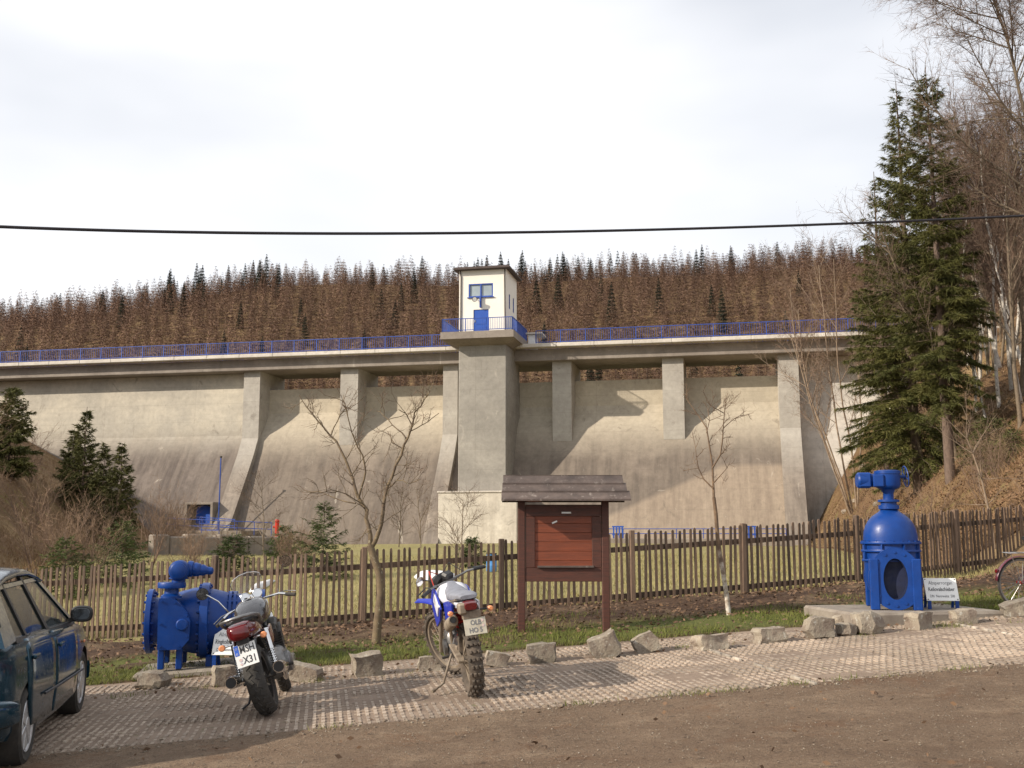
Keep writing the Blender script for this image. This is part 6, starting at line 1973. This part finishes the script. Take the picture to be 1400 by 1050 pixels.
# bare saplings behind the fence
for (px, Y_, h, seed, lab) in ((627, 26, 2.1, 21, 'bare bushy sapling standing before the pale tower base'), (362, 34, 2.6, 22, 'thin reddish bare sapling beside the red hydrant'),
                               (575, 60, 3.6, 23, 'fine leafless sapling left of the tower foot'), (545, 62, 3.8, 24, 'fine leafless sapling between forked tree and tower')):
    t = Tree(seed); loc = ground_at(px, 760, Y_)
    t.grow((0, 0, -.05), (0, 0, 1), h * .95, .022 * h / 2, 2, .2, .06, .05, (9, 12), (35, 62), (.34, .5), .12, 5, (.1, .3), 7, .005 * Y_ / 26)
    t.build('sapling', lab, 'tree', loc, M_['bark'], M_['twig'])

# ---- spruces
def spruce(seed, Ht, Rad, base=.12, whorls=24, per=6, dens=16, needle=.10, nw=.02, droop=.35, trunk_r=None, narrow=1.0, thin=0.0, lean=(0, 0), npt=4):
    rng = np.random.default_rng(seed)
    tb, nb = NB(), NB()
    trunk_r = trunk_r or Ht * .012
    zz = np.linspace(-.3, Ht, 14)
    wx = np.cumsum(rng.normal(0, .01 * Ht / 14, 14)) + lean[0] * np.clip(zz, 0, None); wy = np.cumsum(rng.normal(0, .01 * Ht / 14, 14)) + lean[1] * np.clip(zz, 0, None)
    tb.tube(np.stack([wx, wy, zz], -1), np.maximum(.012, trunk_r * (1 - zz.clip(0) / Ht) ** .8), 8)
    NBs, ND = [], []
    for w in range(whorls):
        f = w / (whorls - 1)
        z = zw = Ht * (base + (1 - base) * (f ** .92)) * .955
        cx, cy = np.interp(z, zz, wx), np.interp(z, zz, wy)
        rl = Rad * (1 - f) ** (.78 * narrow) * (1 - .25 * math.exp(-f * 9)) + .05 * Rad
        for b in range(per + int(rng.integers(-1, 2))):
            if rng.random() < thin + .45 * max(0, f - .45): continue
            a = rng.uniform(0, 6.283); L = rl * rng.uniform(.5, 1.12)
            z = max(.05 * Ht, zw + rng.normal(0, .5) * Ht * (1 - base) / whorls)
            if L < .08: L = .08
            n = max(4, int(L / .22)); tpar = np.linspace(0, 1, n + 1)
            up = rng.uniform(.05, .35) + f * .75 - (1 - f) * droop * .6
            zc = z + L * (up * tpar - droop * (1 - f * .6) * tpar ** 2 + .28 * droop * tpar ** 4)
            jit = np.cumsum(rng.normal(0, .02 * L, n + 1))
            P_ = np.stack([cx + np.cos(a) * L * tpar - np.sin(a) * jit, cy + np.sin(a) * L * tpar + np.cos(a) * jit, zc], -1)
            tb.tube(P_, np.maximum(.004, .018 * L / 2 * (1 - tpar * .85)), 3)
            m = max(4, int(L * dens * (1 - .5 * f)))
            tp = rng.uniform(.12, 1.0, m) ** .8
            Q = np.stack([np.interp(tp, tpar, P_[:, c]) for c in range(3)], -1)
            sd_ = np.where(rng.random(m) < .5, -1, 1); ang_ = a + sd_ * rng.uniform(.5, 1.2, m)
            tl = (.10 + .34 * L * (1 - tp) ** .8 * rng.uniform(.4, 1, m)) * rng.uniform(.6, 1.1, m)
            tl = np.minimum(tl, .75)
            TD = np.stack([np.cos(ang_) * tl, np.sin(ang_) * tl, (-.25 - droop * 1.3 * rng.random(m) + f * .45) * tl], -1)
            # needles round each twig
            for _ in range(npt):
                e = rng.uniform(0, 1, (m, 1))
                base_ = Q + TD * e
                u_ = TD / (np.linalg.norm(TD, axis=1, keepdims=True) + 1e-9)
                D = (u_ * .9 + rng.normal(0, .5, (m, 3)) + np.array([0, 0, -.06])) * needle * rng.uniform(.6, 1.3, (m, 1))
                NBs.append(base_); ND.append(D)
            D = TD * rng.uniform(.9, 1.1, (m, 1)); NBs.append(Q); ND.append(D)
    nb.slivers(np.concatenate(NBs), np.concatenate(ND), nw, rng)
    return tb, nb
def put_spruce(name, lab, loc, args, needles, group=None):
    tb, nb = spruce(**args)
    t = thing(name, lab, 'tree', loc, (0, 0, 0), group)
    tb.build('trunk', M_['sprucebark'], t, smooth=True); nb.build('crown', needles, t)
    return t
# the tall group on the right slope
def top_h(px, py, Y_, loc): return atY(px, py, Y_).z - loc.z
Y_ = 40.0; loc = ground_at(1252, 600, Y_); h1 = top_h(1228, 112, Y_, loc)
put_spruce('spruce', 'tall dense green spruce on the right bank, pale sky through its spire', loc, dict(seed=1, Ht=h1, Rad=3.0, base=.06, whorls=48, per=10, dens=36, needle=.14, nw=.026, droop=.45, npt=8, narrow=1.3, thin=.05, lean=(-.006, 0)), M_['needle'])
Y_ = 36.0; loc = ground_at(1302, 700, Y_); h1 = top_h(1280, 88, Y_, loc)
put_spruce('spruce', 'tallest spruce with bare lower trunk and dark ragged top on the right bank', loc, dict(seed=2, Ht=h1, Rad=1.75, base=.20, whorls=46, per=9, dens=38, needle=.14, nw=.026, npt=8, droop=.48, narrow=.62, thin=.15, lean=(-.004, 0)), M_['needle'])
Y_ = 44.0; loc = ground_at(1212, 610, Y_); h1 = top_h(1198, 235, Y_, loc)
put_spruce('spruce', 'slim sparse spruce at the dam side of the tall spruce group', loc, dict(seed=4, Ht=h1, Rad=2.0, base=.16, whorls=36, per=7, dens=26, needle=.14, nw=.026, npt=8, droop=.45, thin=.15), M_['needle'])
# small spruces behind the fence
for (px, Y_, ytop, rad, seed, lab) in ((441, 27, 688, .85, 31, 'small bushy spruce behind the fence near the forked tree'), (318, 30, 733, .75, 32, 'low light green spruce behind the fence above the black motorcycle'),
                                       (388, 33, 722, .75, 33, 'young spruce standing below the red hydrant'), (165, 27, 715, 1.0, 34, 'dark bushy young spruce behind the fence beside the blue valve'), (88, 25, 735, .8, 35, 'low young spruce behind the fence above the parked car'),
                                       (645, 30, 738, .5, 36, 'tiny spruce at the foot of the pale tower base')):
    loc = ground_at(px, 790, Y_); h = top_h(px, ytop, Y_, loc)
    put_spruce('young_spruce', lab, loc, dict(seed=seed, Ht=h, Rad=rad, base=.04, whorls=15, per=7, dens=26, needle=.09, nw=.020, droop=.12), M_['needleyoung'])
# spruces on the left bank
for (px, Y_, ytop, rad, seed, lab) in ((8, 48, 528, 1.6, 41, 'dark spruce at the top of the left bank beside the dam wall'), (112, 56, 556, 1.3, 42, 'pointed dark spruce on the left bank before the dam'), (96, 57, 586, 1.1, 45, 'narrow spruce crowding the pointed dark spruce from the left'),
                                       (140, 55, 606, 1.2, 43, 'broad low spruce in the middle of the left bank group'), (163, 54, 606, 1.2, 44, 'slim spruce with thin spire at the lawn end of the left bank group')):
    loc = ground_at(px, 690, Y_); h = top_h(px, ytop, Y_, loc)
    put_spruce('bank_spruce', lab, loc, dict(seed=seed, Ht=h, Rad=rad, base=.03, whorls=26, per=9, dens=26, needle=.15, nw=.045, droop=.25, npt=5), M_['needle'])
for (px, Y_, ytop, rad, seed) in ((1362, 33, 590, 1.3, 46), (1390, 30, 640, 1.0, 47)):
    loc = ground_at(px, 690, Y_); h = max(1.2, top_h(px, ytop, Y_, loc))
    put_spruce('bank_spruce', ('larger' if px < 1380 else 'smaller') + ' young spruce in the leaf litter of the right bank', loc, dict(seed=seed, Ht=h, Rad=rad, base=.03, whorls=20, per=7, dens=16, needle=.13, nw=.03, droop=.3), M_['needle'], 'young spruces low on the right bank')

# ---- shrubs of the left bank
def shrub(seed, h, spread, stems):
    t = Tree(seed)
    for k in range(stems):
        a = t.rng.uniform(0, 6.28); d0 = np.array([math.cos(a) * spread, math.sin(a) * spread, 1.0]) * 1.0
        t.grow((math.cos(a) * .12, math.sin(a) * .12, -.05), d0, h * t.rng.uniform(.6, 1.0), .016 * h / 2, 1, .25, .10, .05, (6, 10), (20, 48), (.35, .6), .15, 5, (.2, .55), 9, .009)
    return t
sh_mesh = [shrub(60 + k, 2.3, .45, 9) for k in range(4)]
shm = [(s_.trunk.mesh('stems', M_['twig'], True), s_.tw.mesh('twigs', M_['twigred'])) for s_ in sh_mesh]
spots = []
rg = random.Random(5)
for k in range(20):
    px = rg.uniform(-60, 245); Y_ = rg.uniform(25, 58)
    spots.append((px, Y_, rg.uniform(.7, 1.25)))
for k in range(9): spots.append((rg.uniform(250, 430), rg.uniform(29, 36), rg.uniform(.35, .6)))
for k, (px, Y_, sc_) in enumerate(spots):
    loc = ground_at(px, 740, Y_)
    onbank = px < 246
    o = thing('bare_shrub', 'leafless reddish brown shrub on the left bank below the dam' if onbank else 'low leafless shrub along the lawn wall below the dam door', 'shrub', loc, (0, 0, rg.uniform(0, 6.28)), 'bare shrubs on the left bank' if onbank else 'low shrubs along the lawn wall')
    o.scale = (sc_,) * 3
    a, b = shm[k % 4]; place('stems', a, o); place('twigs', b, o)

# ---- bare trees and birches of the right bank
def bare_tree(seed, h, kids=(9, 13), depth=2, r=None, up=.05, ang=(22, 46), tw=(.25, .7), tww=.012, twn=12, sides=6):
    t = Tree(seed)
    t.grow((0, 0, -.3), (t.rng.normal(0, .05), t.rng.normal(0, .05), 1), h, r or h * .010, depth, .5, .045, .03, kids, ang, (.26, .44), .30, sides, tw, twn, tww, .02)
    return t
bt_ = [bare_tree(80 + k, 10.0) for k in range(5)]
btm = [(t.trunk.mesh('trunk', M_['bark'], True), t.tw.mesh('crown', M_['twig'])) for t in bt_]
bi_ = [bare_tree(90 + k, 10.0, (12, 16), 2, .085, .06, (18, 38), (.3, .8), .011, 14) for k in range(3)]
bim = []
for t in bi_:
    me = t.trunk.mesh('trunk', [M_['birch'], M_['twig']], True)
    # thin branches of a birch are dark, the trunk is white
    co = np.empty(len(me.vertices) * 3, np.float32); me.vertices.foreach_get('co', co); co = co.reshape(-1, 3)
    vi = np.empty(len(me.loops), np.int32); me.loops.foreach_get('vertex_index', vi)
    first = 21 * 6                                    # rings of the stem come first
    mi = np.where(np.arange(len(me.polygons)) < 20 * 6, 0, 1).astype(np.int32)
    me.polygons.foreach_set('material_index', mi)
    bim.append((me, t.tw.mesh('crown', M_['twig'])))
rg = random.Random(9)
def put_copy(name, lab, grp, ms, loc, sc_, tilt=(0, 0)):
    o = thing(name, lab, 'tree', loc, (tilt[0], tilt[1], rg.uniform(0, 6.28)), grp)
    o.scale = (sc_ * rg.uniform(.9, 1.1), sc_ * rg.uniform(.9, 1.1), sc_)
    place('trunk', ms[0], o); place('crown', ms[1], o)
    return o
for (px, Y_, sc_) in ((1345, 47, .95), (1362, 52, 1.05), (1375, 46, 1.1), (1392, 50, 1.15), (1408, 44, 1.0), (1330, 58, 1.0), (1384, 58, 1.2), (1353, 40, .8), (1420, 52, 1.2), (1243, 46, .8), (1400, 36, .95), (1338, 43, .9), (1368, 41, 1.0), (1388, 42, 1.05), (1356, 56, 1.1), (1396, 56, 1.1)):
    loc = ground_at(px, 600, Y_)
    put_copy('birch', 'white barked bare birch standing on the right bank', 'birches on the right bank', bim[rg.randrange(3)], loc, sc_, (0, R(rg.uniform(-9, 2))))
for k in range(46):
    px = rg.uniform(1265, 1480); Y_ = rg.uniform(34, 85)
    loc = ground_at(px, 600, Y_)
    put_copy('bare_tree', 'leafless brown tree on the wooded right bank', 'bare trees on the right bank', btm[rg.randrange(5)], loc, rg.uniform(.6, 1.15), (0, R(rg.uniform(-10, 2))))
for k in range(34):
    px = rg.uniform(1125, 1300); Y_ = rg.uniform(88, 150)
    loc = ground_at(px, 500, Y_)
    put_copy('bare_tree', 'leafless brown tree on the slope behind the right end of the dam', 'bare trees behind the dam end', btm[rg.randrange(5)], loc, rg.uniform(.8, 1.3))
for k in range(4):
    loc = ground_at(rg.uniform(-60, 12), 500, rg.uniform(95, 125))
    put_copy('bare_tree', 'leafless tree on the crest slope at the left end of the dam', 'bare trees at the left dam end', btm[rg.randrange(5)], loc, rg.uniform(.8, 1.1))
# big bare tree at the picture's right side, leaning over the bank
loc = ground_at(1452, 560, 34)
t = bare_tree(120, 15.5, (26, 30), 2, .10, .04, (35, 68), (.25, .8), .010, 26, 7)
t.build('bare_tree', 'large spreading bare tree high above the wooded right bank', 'tree', loc, M_['bark'], M_['twig'])
# multi-stemmed tree at the abutment
loc = ground_at(1166, 640, 58)
t = Tree(130)
for k, (dx, dy, L_) in enumerate(((-.28, 0, 13), (-.10, .1, 14.5), (.05, -.1, 14), (.16, .05, 12), (-.42, -.1, 10.5), (-.2, .2, 12.5))):
    t.grow((dx * .6, dy * .6, -.3), (dx, dy, 1), L_, .06, 2, .5, .035, .035, (8, 11), (22, 48), (.2, .36), .32, 6, (.3, .8), 9, .014)
t.build('multi_stem_tree', 'bare many-stemmed tree with pale stems at the right dam abutment', 'tree', loc, M_['barktan'], M_['twig'])
# slim leaning tree by the bicycle
b0 = ground_at(1362, 770, 22.5); Y0 = 22.5
t = Tree(131)
P_ = tr([(1362, 772), (1358, 730), (1350, 690), (1342, 655), (1330, 620), (1322, 600)]); t.limb(np.vstack([[0, 0, -.4], P_]), .035, .012, 7)
for i in range(2, 6):
    for _ in range(4): t.grow(P_[i], unit(np.array([0, 0, .7]) + t.rng.normal(0, .6, 3)), t.rng.uniform(.4, 1.1), .010, 1, .15, .12, .04, (3, 5), (25, 55), (.4, .7), .3, 4, (.1, .25), 6, .005)
t.build('thin_tree', 'slender pale leaning tree just behind the fence near the bicycle', 'tree', b0, M_['barktan'], M_['twig'])

# ---- undergrowth of the banks: dry grass, brambles, leaf heaps
def bank_pts(n, f):
    out = []
    rng = RNG
    if f == 'r':
        Y_ = 23 + rng.random(n) ** 1.4 * 62; xr = 10.9 + (Y_ - 30) * .222
        X_ = xr + rng.random(n) ** 1.2 * np.minimum(.68 * Y_ - xr + 1, 34) - .3
    else:
        Y_ = 24 + rng.random(n) * 62; xl = -12.5 - (Y_ - 25) * .235
        X_ = xl - rng.random(n) * np.maximum(1, .55 * Y_ + xl + 2) + .8
    return X_, Y_
g = NB()
for f, n in (('r', 42000), ('l', 30000)):
    x, y = bank_pts(n, f); k = wob(x, y, .8) + RNG.normal(0, .4, n) > -.3
    x, y = x[k], y[k]
    blades(g, x, y, H(x, y), .12, .40, .016, RNG, 1.3)
M_['drygrass'] = pm('dry_grass', (.25, .16, .085), (.14, .088, .048), rough=.9, vs=.5, spec=.15, wear=((.12, .115, .035), .60))
g.build('dry_grass', M_['drygrass'], label='dry brown grass and bramble covering the valley banks', cat='grass', kind='stuff')
g = NB()
x, y = bank_pts(90000, 'r'); L_ = RNG.uniform(.04, .10, len(x)); a = RNG.uniform(0, 6.28, len(x))
g.leaves(np.stack([x, y, H(x, y) + .04], -1), np.stack([np.cos(a) * L_, np.sin(a) * L_, RNG.uniform(-.4, .8, len(x)) * L_], -1), L_ * .6, RNG)
M_['bankleaf'] = pm('bank_leaves', (.20, .112, .055), (.09, .054, .032), rough=.85, vs=1.0, wear=((.34, .26, .17), .64))
g.build('leaf_litter', M_['bankleaf'], label='brown leaf litter on the steep right bank', cat='leaves', kind='stuff')
# brushwood on the right bank foot
for k in range(26):
    Y_ = rg.uniform(26, 70); xr = 10.9 + (Y_ - 30) * .222
    x = xr + rg.uniform(.2, 6.5); o = thing('bare_shrub', 'leafless brown brush at the foot of the right bank', 'shrub', (x, Y_, Hf(x, Y_)), (0, 0, rg.uniform(0, 6.28)), 'brush on the right bank')
    o.scale = (rg.uniform(.5, .95),) * 3
    a, b = shm[k % 4]; place('stems', a, o); place('twigs', b, o)
# mossy rocks on the bank
for k in range(10):
    Y_ = rg.uniform(30, 66); xr = 10.9 + (Y_ - 30) * .222; x = xr + rg.uniform(.3, 4); w_ = rg.uniform(.25, .6)
    o = place('rock', stone_mesh(w_, w_ * .8, w_ * .7, 300 + k, 1), None, (x, Y_, Hf(x, Y_) + .1), (0, 0, rg.uniform(0, 6)))
    tag(o, 'grey rock half buried in the right bank', 'rock', 'rocks on the right bank')

# ---- larch forest on the far slope
def larch_parts(seed, Ht=18.0, n=420, rad=2.3, base=.12, w=(.10, .22), dark=False, ln=(.45, 1.1)):
    """fuzzy cone of short twigs crowded towards the outside of the crown"""
    rng = np.random.default_rng(seed)
    tb, nb = NB(), NB()
    tb.tube(np.array([[0, 0, -1], [rng.normal(0, .1), rng.normal(0, .1), Ht * .5], [0, 0, Ht * .97]]), np.array([.20, .13, .03]), 4)
    f = 1 - rng.random(n) ** .62                                 # more twigs low down, as in a cone
    f = np.clip(f, 0, .985)
    z = Ht * (base + (1 - base) * f)
    z = z + .25 * np.sin(z * 4.2 + rng.uniform(0, 6))            # loose whorls
    rmax = rad * (1 - f) ** (.62 if not dark else .78) * (.82 + .18 * np.sin(5 * rng.random(n) + z * 1.7)) + .10
    q = rng.random(n) ** .45
    a = rng.uniform(0, 6.283, n)
    P_ = np.stack([np.cos(a) * rmax * q, np.sin(a) * rmax * q, z], -1)
    L_ = rng.uniform(*ln, n) * (.55 + .45 * (1 - f))
    up = rng.uniform(-.15, .75, n) if not dark else rng.uniform(-.6, .1, n)
    D = np.stack([np.cos(a), np.sin(a), up], -1) + rng.normal(0, .38, (n, 3))
    D = D / np.linalg.norm(D, axis=1, keepdims=True) * L_[:, None]
    nb.slivers(P_ - D * .5, D, rng.uniform(*w, n), rng)
    # faces wound outwards and shaded with the crown's own rounded form
    v = nb.V[0].reshape(-1, 3, 3)
    out = np.stack([P_[:, 0], P_[:, 1], np.full(n, .45 * rad)], -1); out /= np.linalg.norm(out, axis=1, keepdims=True)
    out = out + rng.normal(0, .22, (n, 3)); out /= np.linalg.norm(out, axis=1, keepdims=True)
    g_n = np.cross(v[:, 1] - v[:, 0], v[:, 2] - v[:, 0])
    flip = (g_n * out).sum(1) < 0
    v[flip] = v[flip][:, [1, 0, 2]]
    nb.V[0] = v.reshape(-1, 3)
    nb.normals = [np.repeat(out, 3, 0)]
    return tb, nb
var_hi = [larch_parts(200 + k, (13, 15.5, 14, 16.5, 12.5, 15)[k], 4200, (3.4, 2.9, 3.7, 3.1, 3.5, 2.8)[k], .06, (.05, .10), ln=(.4, .9)) for k in range(6)]
lm = [(tb.mesh('trunk', M_['sprucebark']), nb.mesh('crown', M_['larchnear' if k_ % 3 else 'larch'])) for k_, (tb, nb) in enumerate(var_hi)]
dk_hi = [larch_parts(230 + k, 16 + k, 2400, 2.9, .04, (.13, .24), True) for k in range(3)]
dm_ = [(tb.mesh('trunk', M_['sprucebark']), nb.mesh('crown', M_['needledark'])) for tb, nb in dk_hi]
cand = []
rng = np.random.default_rng(77)
y = 246.0
while y < 505:
    x = -.60 * y
    while x < .56 * y:
        xx, yy = x + rng.uniform(-1.6, 1.6), y + rng.uniform(-1.8, 1.8)
        cand.append((xx, yy)); x += 5.2
    y += 5.4
cand = np.array(cand); cz = H(cand[:, 0], cand[:, 1])
top = (cz + 15 - EYE.z) / cand[:, 1]
vis = top > .158                                     # crowns that rise above the dam crest
cand, cz = cand[vis], cz[vis]
# crest line trees first, then the lowest rows: those show largest
u_ = cand[:, 0] / cand[:, 1]
infr = (np.abs(u_) < .52)
darkp = rng.random(len(cand)) < np.where(cand[:, 1] > 455, np.clip(.12 + .5 * wob(cand[:, 0], cand[:, 1], .045), .02, .7), .02)
order = np.argsort(cand[:, 1])
n_l = n_d = 0
rest_l, rest_d = [], []
crestset = set(np.nonzero((cand[:, 1] > 474) & infr)[0][::2].tolist())
for i in order:
    xx, yy = cand[i]; sc_ = rng.uniform(.58, .98) if yy < 455 else rng.uniform(.48, 1.0); rz = rng.uniform(0, 6.28)
    if darkp[i] and infr[i] and n_d < 110:
        n_d += 1; k = int(rng.integers(0, 3)); ms = dm_[k]; nm, lab, grp = 'dark_spruce', 'dark evergreen spruce among the brown larches of the far slope', 'dark spruces in the far forest'
    elif not darkp[i] and infr[i] and n_l < 290 and (n_l < 200 or i in crestset):
        n_l += 1; k = int(rng.integers(0, 6)); ms = lm[k]; nm, lab, grp = 'larch', 'leafless brown larch in the forest on the far slope', 'larches of the far forest'
    else:
        (rest_d if darkp[i] else rest_l).append((xx, yy, cz[i], sc_, rz)); continue
    o = thing(nm, lab, 'tree', (xx, yy, cz[i] - .3), (0, 0, rz), grp); o.scale = (sc_ * 1.05, sc_ * 1.05, sc_)
    place('trunk', ms[0], o); place('crown', ms[1], o)
def mass(name, lab, mat, items, variants):
    g = NB(); tint = []; nrm = []
    for k, (xx, yy, zz_, sc_, rz) in enumerate(items):
        v, T, nr_ = variants[k % len(variants)]
        c, s_ = math.cos(rz), math.sin(rz)
        w = np.empty_like(v)
        w[:, 0] = (v[:, 0] * c - v[:, 1] * s_) * sc_ * 1.05 + xx; w[:, 1] = (v[:, 0] * s_ + v[:, 1] * c) * sc_ * 1.05 + yy; w[:, 2] = v[:, 2] * sc_ + zz_ - .3
        nn = nr_.copy(); nn[:, 0] = nr_[:, 0] * c - nr_[:, 1] * s_; nn[:, 1] = nr_[:, 0] * s_ + nr_[:, 1] * c
        nrm.append(nn)
        g.push(w, t=T); tint.append(np.full(len(w), rng.random(), np.float32))
    g.normals = nrm;
    o = g.build(name, mat, label=lab, cat='forest', kind='stuff')
    at = o.data.attributes.new('tint', 'FLOAT', 'POINT'); at.data.foreach_set('value', np.concatenate(tint))
    return o
def arr(nb): return np.concatenate(nb.V), np.concatenate(nb.T), np.concatenate(nb.normals)
mass('larch_forest', 'brown leafless larch forest covering the far slope', M_['larchmass'], rest_l, [arr(larch_parts(260 + k, (13, 15.5, 14, 16.5, 12.5, 15)[k], 620, (3.4, 2.9, 3.7, 3.1, 3.5, 2.8)[k], .08, w=(.13, .24), ln=(.5, 1.0))[1]) for k in range(6)])
if rest_d: mass('spruce_forest', 'scattered dark spruces in the far forest', M_['needledark'], rest_d, [arr(larch_parts(270 + k, 16, 900, 2.8, .06, (.22, .36), True)[1]) for k in range(3)])
# a knot of green spruces low in the far forest
for k, (px, Y_, sc_) in enumerate(((985, 268, .8), (996, 262, 1.0), (1008, 272, 1.15), (1018, 264, 1.1), (1028, 270, .9), (806, 300, .8), (818, 305, .75))):
    loc = ground_at(px, 440, Y_); loc.z = Hf(loc.x, loc.y)
    o = thing('dark_spruce', 'green spruce in the evergreen clump at the foot of the far forest' if k < 5 else 'dark green spruce standing alone in mid slope of the far forest', 'tree', loc, (0, 0, k), 'evergreen clump of the far forest' if k < 5 else 'mid slope spruces of the far forest'); o.scale = (sc_ * 1.2, sc_ * 1.2, sc_)
    place('trunk', dm_[k % 3][0], o); place('crown', dm_[k % 3][1], o)
# pale birches at the reservoir edge
for (px, Y_, sc_) in ((912, 250, .9), (930, 252, 1.1), (971, 248, 1.2), (1036, 256, 1.3), (655, 250, .9), (757, 258, 1.0)):
    loc = ground_at(px, 460, Y_); loc.z = max(loc.z, 12)
    o = put_copy('birch', 'pale birch stem at the edge of the far larch forest', 'birches at the far shore', bim[rg.randrange(3)], loc, sc_ * 1.5)
